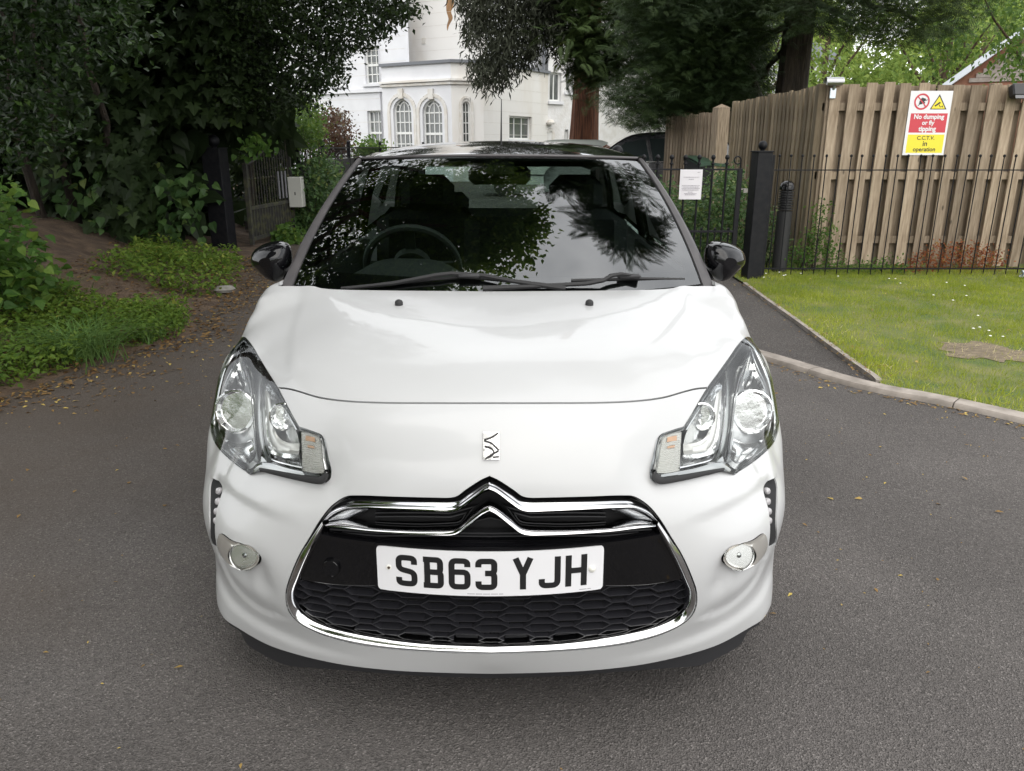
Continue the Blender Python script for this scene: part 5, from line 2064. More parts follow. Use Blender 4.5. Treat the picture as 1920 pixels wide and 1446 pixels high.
o_, i_ = ringpts(.29, .165, .185), ringpts(.29, .165, .145)
V = [(sgx(a), sy - .0032, sgz(b)) for a, b in o_ + i_]
mk('red_ring', V, [(k, (k + 1) % 28, 28 + (k + 1) % 28, 28 + k) for k in range(28)], SM['red'], SG, False)
rr = random.Random(4)
for k, (cx_, cy_, r0) in enumerate(((.29, .165, .055), (.33, .14, .04), (.26, .19, .035), (.345, .185, .03), (.29, .125, .03))):
    flat('refuse_mark', [(a + rr.uniform(-.012, .012), b + rr.uniform(-.008, .008)) for a, b in ringpts(cx_, cy_, r0, 12)], SM['black'], 1 + .2 * k)
for k, (a0, b0, a1, b1) in enumerate(((.25, .13, .21, .11), (.37, .15, .41, .13), (.24, .2, .20, .225), (.34, .21, .36, .235))):
    flat('refuse_mark', [(a0, b0), (a1, b1), (a1 + .012, b1 + .008), (a0 + .012, b0 + .008)], SM['black'], 1.2 + k * .1)
flat('red_bar', [(.165, .085), (.185, .075), (.42, .245), (.40, .257)], SM['red'], 3)
flat('triangle', [(.69, .05), (.90, .285), (.50, .285)], SM['black'], 0)
flat('triangle_face', [(.69, .085), (.862, .272), (.535, .272)], SM['yellow'], 1)
flat('camera_mark', [(.60, .225), (.72, .165), (.745, .185), (.625, .243)], SM['black'], 2)
flat('camera_mark', [(.70, .215), (.715, .208), (.755, .25), (.74, .255)], SM['black'], 2.2)
flat('camera_mark', [(.735, .25), (.80, .222), (.805, .245), (.79, .262), (.78, .238), (.74, .256)], SM['black'], 2.4)


def text3(name, txt, size, loc, m, parent, rot=(PI / 2, 0, 0), align='CENTER', bold=.0, ext=.0):
    cu = bpy.data.curves.new(name, 'FONT')
    cu.body = txt; cu.size = size; cu.align_x = align; cu.align_y = 'CENTER'
    cu.offset = bold; cu.extrude = ext; cu.resolution_u = 3
    o = bpy.data.objects.new(name, cu)
    COL.objects.link(o)
    bpy.context.view_layer.update()
    me = bpy.data.meshes.new_from_object(o.evaluated_get(bpy.context.evaluated_depsgraph_get()))
    bpy.data.objects.remove(o)
    me.name = name
    me.materials.clear(); me.materials.append(m)
    o = link(bpy.data.objects.new(name, me), parent)
    o.location = loc; o.rotation_euler = rot
    return o


for txt, b, m_, sz, bo in (('No dumping', .40, SM['white'], .72, .0034), ('or fly', .493, SM['white'], .30, .0034), ('tipping', .588, SM['white'], .42, .0034),
                           ('C.C.T.V.', .73, SM['black'], .42, .0016), ('in', .82, SM['black'], .105, .0016), ('operation', .91, SM['black'], .54, .0016)):
    t_o = text3('sign_lettering', txt, .1, (sgx(.51), sy - .0042, sgz(b)), m_, SG, bold=bo)
    xs_t = [v.co.x for v in t_o.data.vertices]
    k_ = sz * Wd / (max(xs_t) - min(xs_t))
    t_o.data.transform(Matrix.Diagonal((k_, k_, k_, 1)))

# ---- cctv camera and flood lamp on top of the fence
CC = thing('cctv_camera', 'small metal cctv camera on the top corner of the timber fence', 'camera', (float(at_y(1566, 158, FY - .1)[0]), FY - .09, 2.10))
MB().lathe([(0, -.09), (.036, -.09), (.04, -.07), (.04, .08), (0, .08)], (0, 0, .02), 16, axis='x').build('camera_body', mat('camera_metal', (.42, .42, .42), .3, metal=.8), CC)
mb = MB()
hv = [(x_, .058 * math.cos(t), .02 + .050 * math.sin(t)) for x_ in (-.11, .085) for t in np.linspace(-.25, PI + .25, 13)]
mb.add(hv, [(i, i + 1, 14 + i, 13 + i) for i in range(12)]); mb.build('sun_hood', mat('hood_metal', (.40, .41, .42), .35, metal=.7), CC)
MB().box((0, .03, -.10), (.07, .02, .11), b=.004).tube([(0, .02, -.06), (0, 0, -.02)], .014, 8).build('mount', mat('zinc', (.55, .60, .63), .3, metal=.9), CC)
FLD = thing('flood_lamp', 'small dark floodlight fixed at the top of the fence on the right', 'lamp', (float(at_y(1912, 168, FY - .1)[0]), FY - .12, 2.02))
MB().box((0, 0, 0), (.22, .10, .15), b=.015, M=Matrix.Rotation(R(-25), 3, 'X')).build('lamp_case', M['plastic'], FLD, smooth=False)
MB().box((0, -.055, -.03), (.18, .008, .11), M=Matrix.Rotation(R(-25), 3, 'X')).build('lamp_glass', mat('lamp_pane', (.12, .12, .13), .15), FLD, smooth=False)
MB().box((0, .06, .0), (.05, .07, .06)).build('lamp_bracket', M['plastic'], FLD, smooth=False)

# ---- low iron railings in front of the fence
RYY = 7.22
RL = thing('iron_railings', 'thin black iron railings with ball heads running along the lawn in front of the fence', 'railings')
rx0 = float(at_y(1445, 318, RYY)[0]); rxn = 9.5
for z, w in ((float(at_y(1700, 319, RYY)[2]), .012), (.10, .014)):
    MB().box(((rx0 + rxn) / 2, RYY, z), (rxn - rx0, .030, w)).build('rail', IRON, RL, smooth=False)
mb = MB().tube([(0, 0, .02), (0, 0, 1.32)], .006, 6).lathe([(0, 1.310), (.012, 1.316), (.016, 1.328), (.012, 1.340), (0, 1.346)], (0, 0, 0), 8)
bar = new_mesh('bar', mb.V, mb.F, IRON, True, 35)
bp2 = float(at_y(1592, 318, RYY)[0] - at_y(1570, 318, RYY)[0])
x = float(at_y(1460, 318, RYY)[0])
while x < rxn:
    o = link(bpy.data.objects.new('bar', bar), RL)
    o.location = (x + random.uniform(-.004, .004), RYY, 0)
    o.rotation_euler = (random.uniform(-.008, .008), random.uniform(-.006, .006), 0)
    x += bp2

# ---- gate post, gate and paper notice
def gate_post(name, label, x, y, w, h, br, rz=0.0):
    P = thing(name, label, 'gate post', (x, y, 0), rz, 'black posts with ball tops')
    MB().box((0, 0, h / 2), (w, w, h), b=.006).build('shaft', IRON, P, smooth=False)
    MB().box((0, 0, h + .006), (w + .016, w + .016, .014), b=.003).build('cap', IRON, P, smooth=False)
    prof = [(br * .45, 0), (br * .5, .012)] + [(br * math.sin(t), .012 + br * .9 - br * math.cos(t)) for t in np.linspace(.45, PI, 12)]
    MB().lathe(prof, (0, 0, h + .012), 20).build('ball', IRON, P)
    return P


xr = float(at_y(1420, 400, 7.03)[0])
gate_post('gate_post', 'square black iron gate post with ball top, between footpath and railings', xr + .0, 7.05, .17, 1.37, .048, R(8))
MB_ = MB().box((xr + .125, 7.10, .67), (.055, .05, 1.34), b=.004)
tag(MB_.build('railing_post', IRON, None, False), 'flat black end post of the railings tight against the ball-topped gate post', 'post')
xl = float(at_y(1157, 300, 7.05)[0])
gate_post('gate_post', 'black ball-topped post mostly hidden behind the roof of the white car', xl, 7.05, .17, 1.30, .060)
GT = thing('footpath_gate', 'low black iron footpath gate carrying a paper notice', 'gate')
gx1, gx0 = float(at_y(1381, 400, 7.05)[0]), xl + .14
gy_ = 7.05
MB().box(((gx0 + gx1) / 2, gy_, 1.19), (gx1 - gx0, .035, .018)).build('top_rail', IRON, GT, smooth=False)
MB().box(((gx0 + gx1) / 2, gy_, .535), (gx1 - gx0, .035, .022)).build('middle_rail', IRON, GT, smooth=False)
MB().box(((gx0 + gx1) / 2, gy_, .10), (gx1 - gx0, .035, .022)).build('bottom_rail', IRON, GT, smooth=False)
for x in (gx0, gx1): MB().box((x, gy_, .64), (.05, .04, 1.12), b=.003).build('stile', IRON, GT, smooth=False)
mb = MB().tube([(0, 0, .1), (0, 0, 1.30)], .0115, 8).lathe([(0, 1.285), (.018, 1.295), (.026, 1.315), (.018, 1.336), (0, 1.345)], (0, 0, 0), 12).lathe([(.018, 1.24), (.022, 1.25), (.018, 1.26)], (0, 0, 0), 10)
gb_ = new_mesh('bar', mb.V, mb.F, IRON, True, 35)
mb = MB().tube([(0, 0, .1), (0, 0, .535)], .009, 6).lathe([(0, .545), (.014, .55), (.016, .565), (0, .58)], (0, 0, 0), 8)
gd_ = new_mesh('dog_bar', mb.V, mb.F, IRON, True, 35)
nb_ = 8
for k in range(1, nb_):
    x = gx0 + (gx1 - gx0) * k / nb_
    o = link(bpy.data.objects.new('bar', gb_), GT); o.location = (x, gy_, 0)
for k in range(nb_):
    o = link(bpy.data.objects.new('dog_bar', gd_), GT); o.location = (gx0 + (gx1 - gx0) * (k + .5) / nb_, gy_, 0)
for x, sg in ((gx1, -1), (gx0, 1)):
    t = np.linspace(0, 1.7 * PI, 24)
    pts_ = [(x, gy_, 1.19), (x, gy_, 1.27)] + [(x + sg * (.045 - .045 * math.cos(q)) * (1 - q / 14), gy_, 1.28 + .05 * math.sin(q) * (1 - q / 14)) for q in t]
    MB().tube(pts_, .008, 6).build('scroll', IRON, GT)
mb = MB().tube([(gx1 + .02, gy_, .98), (gx1 + .09, gy_, .985)], .010, 6).box((gx1 + .07, gy_ - .02, .97), (.05, .02, .05), b=.004)
mb.build('latch', mat('latch_metal', (.25, .24, .22), .5, metal=.6), GT)
NT = thing('paper_notice', 'white paper notice in a plastic sleeve hung on the footpath gate', 'notice')
c = at_y(*np.array([(1276, 318), (1318, 318), (1315, 374), (1274, 373)], float).T, gy_ - .03)
nx0, nx1, nz0, nz1 = c[0, 0], c[1, 0], c[2, 2], c[0, 2]
V, F = grid(lambda s, t: np.stack([nx0 + (nx1 - nx0) * (s + 1) / 2, gy_ - .03 - .008 * np.cos(s * 1.6) * (1 - t), nz0 + (nz1 - nz0) * t + 0 * s], -1), 8, 8)
V2 = V + np.array([0, .002, 0])
mk('paper_sheet', np.concatenate([V, V2]), F + [tuple(i + len(V) for i in f[::-1]) for f in F], mat('paper', (.72, .70, .74), .35, coat=.3), NT)
mb = MB()
rr = random.Random(2)
for t, w in ((.90, .12), (.74, .70), (.67, .22), (.46, .78), (.41, .72), (.36, .80), (.31, .74), (.24, .22), (.19, .55), (.15, .48)):
    c0 = .5 if t < .85 else .82
    x0, x1 = nx0 + (nx1 - nx0) * (c0 - w / 2), nx0 + (nx1 - nx0) * min(c0 + w / 2, .95)
    x = x0
    while x < x1:
        l = rr.uniform(.006, .016)
        z = nz0 + (nz1 - nz0) * t
        mb.add([(x, gy_ - .0405, z), (min(x + l, x1), gy_ - .0405, z), (min(x + l, x1), gy_ - .0405, z + .0045), (x, gy_ - .0405, z + .0045)], [(0, 1, 2, 3)])
        x += l + .004
tag(mb.build('notice_print', mat('print_grey', (.22, .20, .24), .7), NT, False), kind='stuff')

# ---- ribbed bollard light
BL = thing('bollard_light', 'black bollard light with a ribbed head standing behind the railings', 'bollard', (float(at_y(1464, 470, 7.5)[0]), 7.5, 0))
mb = MB().lathe([(.085, 0), (.085, .72), (.0, .72)], (0, 0, 0), 24); mb.build('column', M['plastic'], BL, sharp=40)
prof = []
for k in range(8): prof += [(.062, .73 + k * .028), (.084, .735 + k * .028), (.084, .747 + k * .028), (.062, .752 + k * .028)]
MB().lathe(prof, (0, 0, 0), 24).build('louvres', M['plastic'], BL, sharp=40)
MB().lathe([(.085, .955), (.085, .985), (.074, 1.025), (.042, 1.05), (0, 1.058)], (0, 0, 0), 24).build('cap', M['black_gloss'], BL, sharp=40)

# ---- crumpled wrapper at the right edge of the lawn
LT = thing('plastic_wrapper', 'crumpled pale blue plastic wrapper lying by the foot of the railings', 'litter', (float(at_z(1900, 506, .06)[0]), 6.98, KZ))
V, F = grid(lambda s, t: np.stack([.17 * s + .01 * np.sin(t * 20), .05 * np.cos(t * 2 * PI) * (1 - .2 * s * s), .045 + .04 * np.sin(t * 2 * PI) + .012 * np.sin(s * 13 + t * 11) + .01 * np.cos(s * 23)], -1), 24, 14)
mk('wrapper_film', V, F, mat('wrapper_film', (.45, .55, .75), .3, col2=(.75, .78, .82), nscale=14), LT, False)

# =================================================================== LEFT: GATE POST, OPEN GATE LEAF, RAILINGS
gate_post('gate_post', 'big black gate post with ball top in front of the dark hedge', -4.10, 9.7, .26, 1.40, .085, R(-6))
LG = thing('drive_gate', 'open black iron drive gate with swept top and mossy lower half', 'gate', (-3.78, 9.95, 0), R(85))
MOSS = mat('mossy_iron', (.026, .025, .022), .75, col2=(.070, .072, .030), nscale=9, nlo=.45, nhi=.7)
Lg = 1.75
topz = lambda s: 1.18 + .40 * smoothstep(0, .85, s) ** 1.0
s_ = np.linspace(0, 1, 16)
MB().tube([(Lg * q, 0, float(topz(q))) for q in s_], .018, 6).build('top_rail', MOSS, LG)
for z in (.56, .12): MB().box((Lg / 2, 0, z), (Lg, .04, .05)).build('rail', MOSS, LG, smooth=False)
for q in (0, 1): MB().box((Lg * q, 0, float(topz(q)) / 2 + .03), (.055, .055, float(topz(q)) - .02)).build('stile', MOSS, LG, smooth=False)
for k in range(1, 17):
    q = k / 17
    z1 = float(topz(q)) + (.14 if q > .45 else .0)
    MB().tube([(Lg * q, 0, .12), (Lg * q, 0, z1)], .010, 6).lathe([(0, z1 - .01), (.014, z1), (.017, z1 + .015), (0, z1 + .05)], (Lg * q, 0, 0), 8).lathe([(.012, .95), (.022, .975), (.012, 1.0)], (Lg * q, 0, 0), 8).build('bar', MOSS, LG)
    MB().box((Lg * (k - .5) / 17, 0, .32), (.028, .02, .44)).build('dog_bar', MOSS, LG, smooth=False)
for k in range(3):
    MB().box((Lg * (.66 + .085 * k), -.03, .84), (.05, .012, .42)).build('plate_strip', mat('grey_strip', (.16, .16, .17), .5), LG, smooth=False)
WB = thing('gate_control_box', 'pale grey control cabinet fixed at the far end of the open drive gate', 'cabinet', (-3.50, 11.55, .47))
MB().box((0, 0, .24), (.22, .20, .48), b=.008).build('case', mat('cabinet_grey', (.50, .50, .46), .5), WB, smooth=False)
MB().box((.0, -.102, .22), (.016, .006, .05)).build('lock', M['dark'], WB, smooth=False)

RF = thing('iron_fence', 'black iron fence with dark infill panels beyond the open drive gate', 'fence')
pts_f = [(-3.66, 12.4), (-3.64, 14.2), (-3.62, 16.6), (-3.4, 19.6), (-2.6, 22.6)]
for (x0, y0), (x1, y1) in zip(pts_f[:-1], pts_f[1:]):
    l = math.hypot(x1 - x0, y1 - y0); an = math.atan2(y1 - y0, x1 - x0)
    cxm, cym = (x0 + x1) / 2, (y0 + y1) / 2
    MB().box((cxm, cym, 1.40), (l, .03, .025), rz=an).build('rail', IRON, RF, smooth=False)
    MB().box((cxm, cym, 1.20), (l, .03, .02), rz=an).build('rail', IRON, RF, smooth=False)
    MB().box((cxm + .02, cym, .62), (l - .08, .012, 1.12), rz=an).build('infill_panel', mat('black_panel', (.006, .006, .008), .6), RF, smooth=False)
    mb = MB()
    for k in range(1, int(l / .11)): mb.box((x0 + (x1 - x0) * k * .11 / l, y0 + (y1 - y0) * k * .11 / l, 1.30), (.012, .012, .20))
    tag(mb.build('small_bars', IRON, RF, smooth=False), kind='stuff')
for x, y in pts_f:
    MB().box((x, y, .75), (.07, .07, 1.5)).lathe([(.03, 0), (.045, .03), (.03, .06), (0, .07)], (x, y, 1.49), 10).build('post', IRON, RF, smooth=False)
# =================================================================== WHITE HOUSE
STUCCO = mat('white_stucco', (.69, .70, .73), .85, col2=(.62, .63, .66), nscale=1.2, ndetail=6, nlo=.35, nhi=.75)
STAINED = mat('stained_stucco', (.72, .71, .69), .85, col2=(.56, .50, .42), nscale=.55, ndetail=8, nlo=.5, nhi=.8, stretch=(1, 1, .35))
PBRICK = mat('painted_brick', (.70, .70, .71), .85, col2=(.62, .61, .60), nscale=3, bump=.7, bscale=9, bdist=.03)
LEAD = mat('lead_cap', (.16, .17, .19), .7)
FRAME = mat('window_paint', (.74, .75, .74), .5)
PANE = mat('window_pane', (.05, .058, .058), .06, coat=1.0, col2=(.16, .17, .17), nscale=.9)
STONE = mat('pale_stone', (.66, .65, .63), .85, col2=(.58, .55, .50), nscale=4)


class Plane:
    def __init__(s, o, d):
        s.o = np.array([o[0], o[1], 0.0]); s.d = np.array([d[0], d[1], 0.0]); s.d /= np.linalg.norm(s.d)
        s.n = np.array([s.d[1], -s.d[0], 0.0])
        if s.n @ (CAM - s.o) < 0: s.n = -s.n

    def px(s, u, v):
        P = at_plane(float(u), float(v), s.o, s.n)
        return float((P - s.o) @ s.d), float(P[2])

    def p(s, a, z, off=0.0):
        return s.o + s.d * a + s.n * off + np.array([0, 0, z])


HO = np.array([-2.45, 32.43]); e1 = np.array([-.855, .52]); e2 = np.array([.52, .855])
HS = thing('white_house', 'large white stuccoed villa with sash windows behind the parked car', 'house')


def wall(pl, s0, s1, z0, z1, holes, m, name='wall', depth=.22, parent=HS):
    """wall with real openings and reveals; holes are outlines in (s, z)"""
    outer = [(s0, z0), (s1, z0), (s1, z1), (s0, z1)]
    pts_, ed_ = [Vector(p) for p in outer], [(i, (i + 1) % 4) for i in range(4)]
    for h in holes:
        n0 = len(pts_)
        pts_ += [Vector(p) for p in h]
        ed_ += [(n0 + i, n0 + (i + 1) % len(h)) for i in range(len(h))]
    r = delaunay_2d_cdt(pts_, ed_, [], 1, 1e-7)
    v = np.array([(p.x, p.y) for p in r[0]])
    T = np.array([f for f in r[2]])
    c = v[T].mean(1)
    ok = np.ones(len(T), bool)
    for h in holes: ok &= ~in_poly(c, np.array(h))
    V = [pl.p(a, z) for a, z in v]
    F = [tuple(t) for t in T[ok]]
    for h in holes:
        n0 = len(V)
        V += [pl.p(a, z) for a, z in h] + [pl.p(a, z, -depth) for a, z in h]
        k = len(h)
        F += [(n0 + i, n0 + (i + 1) % k, n0 + k + (i + 1) % k, n0 + k + i) for i in range(k)]
    return mk(name, V, F, m, parent, False)


def rect(pl, u0, v0, u1, v1, arch=False, vb=None):
    a, z1 = pl.px(u0, (v0)); b, _ = pl.px(u1, v0)
    z0 = pl.px((u0 + u1) / 2, v1)[1]
    z1 = pl.px((u0 + u1) / 2, v0)[1]
    a, b = min(a, b), max(a, b)
    if not arch: return [(a, z0), (b, z0), (b, z1), (a, z1)]
    r = (b - a) / 2
    rise = r * (.55 if arch == 'seg' else 1)
    return [(a, z0), (b, z0)] + [(a + r + r * math.cos(t), z1 - rise + rise * math.sin(t)) for t in np.linspace(0, PI, 13)]


def bars(pl, A, B, w, off, mb, th=.05):
    """flat bar between two (s,z) points"""
    a, b = np.array(A, float), np.array(B, float)
    d = (b - a) / (np.linalg.norm(b - a) + 1e-9); q = np.array([-d[1], d[0]]) * w / 2
    c = [a + q, b + q, b - q, a - q]
    mb.add([pl.p(*p, off) for p in c] + [pl.p(*p, off - th) for p in c], [(0, 1, 2, 3), (0, 4, 5, 1), (2, 6, 7, 3), (1, 5, 6, 2), (3, 7, 4, 0)])


def window(pl, h, cols, rows, parent=HS, meet=None, fan=False, depth=.16, w=.05):
    h = np.array(h)
    a, b, z0, z1 = h[:, 0].min(), h[:, 0].max(), h[:, 1].min(), h[:, 1].max()
    W_ = thing('window', None, None); W_.parent = parent
    mk('pane', [pl.p(*p, -depth - .03) for p in h], [tuple(range(len(h)))], PANE, W_, False)
    mb = MB()
    n = len(h)
    for i in range(n): bars(pl, h[i], h[(i + 1) % n], w * 2.2, -depth + .02, mb, .08)
    mb.build('frame', FRAME, W_, False)
    mb = MB()
    zt = z1 - (b - a) * .5 if fan else z1
    for k in range(1, cols): bars(pl, (a + (b - a) * k / cols, z0), (a + (b - a) * k / cols, zt if fan and k != cols / 2 else z1), w * .8, -depth, mb)
    for k in range(1, rows): bars(pl, (a, z0 + (zt - z0) * k / rows), (b, z0 + (zt - z0) * k / rows), w * (1.9 if meet == k else .8), -depth + (.01 if meet == k else 0), mb)
    if fan:
        c = ((a + b) / 2, zt); r = (b - a) / 2
        bars(pl, (a, zt), (b, zt), w, -depth, mb)
        q = [(c[0] + r * .52 * math.cos(t), c[1] + r * .75 * math.sin(t)) for t in np.linspace(0, PI, 9)]
        for i in range(8): bars(pl, q[i], q[i + 1], w * .8, -depth, mb)
        for t in (PI * .22, PI * .78): bars(pl, (c[0] + r * .52 * math.cos(t), c[1] + r * .7 * math.sin(t)), (c[0] + r * math.cos(t), c[1] + r * math.sin(t)), w * .8, -depth, mb)
    mb.build('glazing_bars', FRAME, W_, False)
    return W_


def sill(pl, a, b, z, h=.10, d=.10, m=STUCCO, name='sill', par=HS):
    mb = MB()
    c = [(a, z - h), (b, z - h), (b, z), (a, z)]
    mb.add([pl.p(*p, d) for p in c] + [pl.p(*p, -.02) for p in c], [(0, 1, 2, 3), (0, 4, 5, 1), (2, 6, 7, 3), (1, 5, 6, 2), (3, 7, 4, 0)])
    return mb.build(name, m, par, False)


# bay front
B1p = Plane(HO, e1)
sL = B1p.px(718, 200)[0]
zc = B1p.px(790, 120)[1]
h1 = rect(B1p, 736, 186, 770, 290, True); h2 = rect(B1p, 791, 187, 828, 290, True)
wall(B1p, 0, sL, -.05, zc, [h1, h2], STUCCO)
for h in (h1, h2): window(B1p, h, 4, 4, fan=True, meet=2)
# moulded arch surrounds with keystones
for h in (h1, h2):
    hh = np.array(h); a, b = hh[:, 0].min() - .22, hh[:, 0].max() + .22
    cx_, zt = (a + b) / 2, hh[:, 1].max() - (hh[:, 0].max() - hh[:, 0].min()) * .5
    r = (b - a) / 2
    mb = MB()
    q = [(b, hh[:, 1].min()), (b, zt)] + [(cx_ + r * math.cos(t), zt + r * .95 * math.sin(t)) for t in np.linspace(0.02, PI - .02, 13)] + [(a, zt), (a, hh[:, 1].min())]
    for i in range(len(q) - 1): bars(B1p, q[i], q[i + 1], .14, .05, mb, .07)
    mb.build('arch_moulding', STONE, HS, False)
    mb = MB(); bars(B1p, (cx_, zt + r * .72), (cx_, zt + r * 1.28), .26, .10, mb, .12); mb.build('keystone', STONE, HS, False)
# chamfer with a narrow window
cdir = (e2 - e1) / np.linalg.norm(e2 - e1)
O2 = HO + cdir * 1.35
B2p = Plane(HO, cdir)
h3 = rect(B2p, 867, 190, 881, 290, True)
wall(B2p, 0, 1.35, -.05, zc, [h3], STAINED)
window(B2p, h3, 2, 5)
hh = np.array(h3); mb = MB(); a, b, zt = hh[:, 0].min() - .1, hh[:, 0].max() + .1, hh[:, 1].max() - .15
r = (b - a) / 2
q = [(b, -.05), (b, zt)] + [((a + b) / 2 + r * math.cos(t), zt + r * 1.2 * math.sin(t)) for t in np.linspace(0.02, PI - .02, 9)] + [(a, zt), (a, -.05)]
for i in range(len(q) - 1): bars(B2p, q[i], q[i + 1], .10, .05, mb, .07)
mb.build('arch_moulding', STONE, HS, False)
# right side wing
B3p = Plane(O2, e2)
sR = B3p.px(1027, 200)[0]
h4 = rect(B3p, 955, 218, 997, 262)
wall(B3p, 0, sR, -.05, zc - .02, [h4], STAINED)
window(B3p, h4, 3, 1, w=.07)
sill(B3p, min(p[0] for p in h4) - .1, max(p[0] for p in h4) + .1, min(p[1] for p in h4))
# parapet cornice and lead cap run round the three faces
for pl, a, b in ((B1p, 0, sL), (B2p, 0, 1.35), (B3p, 0, sR)):
    zk = B1p.px(790, 150)[1]
    if pl is not B3p:
        sill(pl, a - .05, b + .05, zk, .09, .16, STAINED, 'cornice')
        sill(pl, a - .03, b + .03, zk - .12, .10, .09, STONE, 'cornice_bed')
    sill(pl, a - .06, b + .06, zc + .10, .12, .10, LEAD, 'parapet_cap')
V = [tuple(HO) + (zc,), tuple(O2) + (zc,), tuple(O2 + e2 * sR) + (zc,), tuple(O2 + e2 * sR + e1 * 5) + (zc,), tuple(HO + e1 * sL + e2 * sR) + (zc,), tuple(HO + e1 * sL) + (zc,)]
mk('flat_roof', V, [tuple(range(6))], LEAD, HS, False)
# main wall left of the bay
MO = HO + e2 * .9
M1p = Plane(MO, e1)
a0 = M1p.px(760, 100)[0]; a1 = M1p.px(480, 100)[0]
hs_ = [rect(M1p, 682, 86, 709, 157), rect(M1p, 621, 86, 644, 160), rect(M1p, 688, 208, 714, 290), rect(M1p, 622, 211, 648, 292), rect(M1p, 560, 86, 584, 162)]
wall(M1p, a0 - .2, a1, -.05, 12.5, hs_, STUCCO)
for h in hs_: window(M1p, h, 3, 4, meet=2)
for h in (hs_[0], hs_[1], hs_[4]):
    sill(M1p, min(p[0] for p in h) - .12, max(p[0] for p in h) + .12, min(p[1] for p in h), .12, .12)
zs = M1p.px(660, 168)[1]
sill(M1p, a0, a1, zs, .16, .10, STUCCO, 'string_course')
# tower behind the bay
TO = HO + e2 * 2.2
T1p = Plane(TO, e1)
t1 = T1p.px(745, 60)[0]; t0 = -.3
wall(T1p, t0, t1, -.05, 13.5, [], STAINED, 'tower_wall')
T2p = Plane(T1p.p(t0, 0)[:2], e2); wall(T2p, 0, 6, -.05, 13.5, [], STUCCO, 'tower_wall')
T3p = Plane(T1p.p(t1, 0)[:2], e2); wall(T3p, -1.4, 4, 0, 13.5, [], STUCCO, 'tower_wall')
# peeled render on the tower: a thin ragged skin lost down to the brown coat
pp = spl([(840, -6), (851, -4), (850, 12), (846, 22), (849, 34), (842, 48), (839, 58), (838, 48), (841, 36), (837, 20)], 4, closed=True)
V = [T1p.p(*T1p.px(u, v), .004) for u, v in pp]
mk('peeled_patch', V, [tuple(range(len(V)))], mat('bare_render', (.30, .17, .08), .9, col2=(.22, .13, .07), nscale=5), HS, False)
ab_ = T1p.px(795, 77)
mb = MB(); bars(T1p, (ab_[0], ab_[1] - .12), (ab_[0], ab_[1] + .12), .2, .03, mb); mb.build('air_brick', STONE, HS, False)
# ashlar joints cut as thin proud courses on the tower and wing
mb = MB()
for k in range(1, 26): bars(T1p, (t0, k * .5), (t1, k * .5), .014, .004, mb, .01)
for k in range(1, 10): bars(B3p, (0, k * .48), (sR, k * .48), .014, .004, mb, .01)
for k in range(1, 26): bars(M1p, (a0, k * .5), (a1, k * .5), .012, .004, mb, .01)
tag(mb.build('ashlar_joints', STONE, HS, False), kind='stuff')
# painted-brick rear block
RO = B3p.p(sR, 0)[:2]
R1p = Plane(RO, np.array([.80, .60]))
h5, h6, h7 = rect(R1p, 1031, 136, 1053, 190), rect(R1p, 1062, 121, 1074, 172), rect(R1p, 1059, 243, 1066, 290)
h8 = rect(R1p, 1027.5, 243, 1037, 290, True)
wall(R1p, 0, 9, -.05, 9.5, [h5, h6, h7], PBRICK, 'brick_wall')
for h, c_ in ((h5, 2), (h6, 1), (h7, 1)): window(R1p, h, c_, 1, w=.07)
for h in (h5, h6): sill(R1p, min(p[0] for p in h) - .1, max(p[0] for p in h) + .1, min(p[1] for p in h), .14, .10)
mb = MB()
q = np.array(h8)
for i in range(1, len(q) - 1): bars(R1p, q[i], q[i + 1], .16, .04, mb)
mb.build('arch_moulding', STONE, HS, False)
mk('arch_door', [R1p.p(a, z, .012) for a, z in h8], [tuple(range(len(h8)))], mat('white_door', (.66, .66, .65), .6), HS, False)
mb = MB(); A_ = R1p.px(1029, 230); mb.lathe([(0, -.1), (.16, -.1), (.2, .0), (.12, .12), (0, .14)], R1p.p(A_[0], A_[1], .15), 12); mb.build('wall_lamp', STONE, HS)
dp_ = R1p.px(1019.5, 120)
mb = MB().tube([R1p.p(R1p.px(1020, 60)[0] * 0 + .0 - .35, 9, .1), R1p.p(-.35, R1p.px(1020, 146)[1], .1)], .05, 8); mb.build('downpipe', LEAD, HS)
V = [R1p.p(0, 9.5), R1p.p(9, 9.5), R1p.p(9, 9.5, -6), R1p.p(0, 9.5, -6)]
mk('rear_roof', V, [(0, 1, 2, 3)], LEAD, HS, False)

# far white outbuilding right of the redwood trunk
OB = thing('white_outbuilding', 'low white outbuilding with small arched windows right of the red trunk', 'building')
OP = Plane((4.6, 47), (1, .22))
ho = [rect(OP, 1132, 228, 1150, 250, 'seg'), rect(OP, 1158, 232, 1165, 250), rect(OP, 1168, 233, 1174, 250), rect(OP, 1176, 234, 1181, 249)]
wall(OP, -4, 16, -.05, 6.6, ho, STUCCO, parent=OB)
for k, h in enumerate(ho): window(OP, h, 2 if k == 0 else 1, 1, parent=OB, w=.07)
sill(OP, -4.2, 16.2, 6.75, .2, .3, LEAD, 'eaves', OB)
V = [OP.p(-4.2, 6.7, .3), OP.p(16.2, 6.7, .3), OP.p(16.2, 8.6, -4), OP.p(-4.2, 8.6, -4)]
mk('roof', V, [(0, 1, 2, 3)], mat('slate', (.10, .11, .13), .7), OB, False)

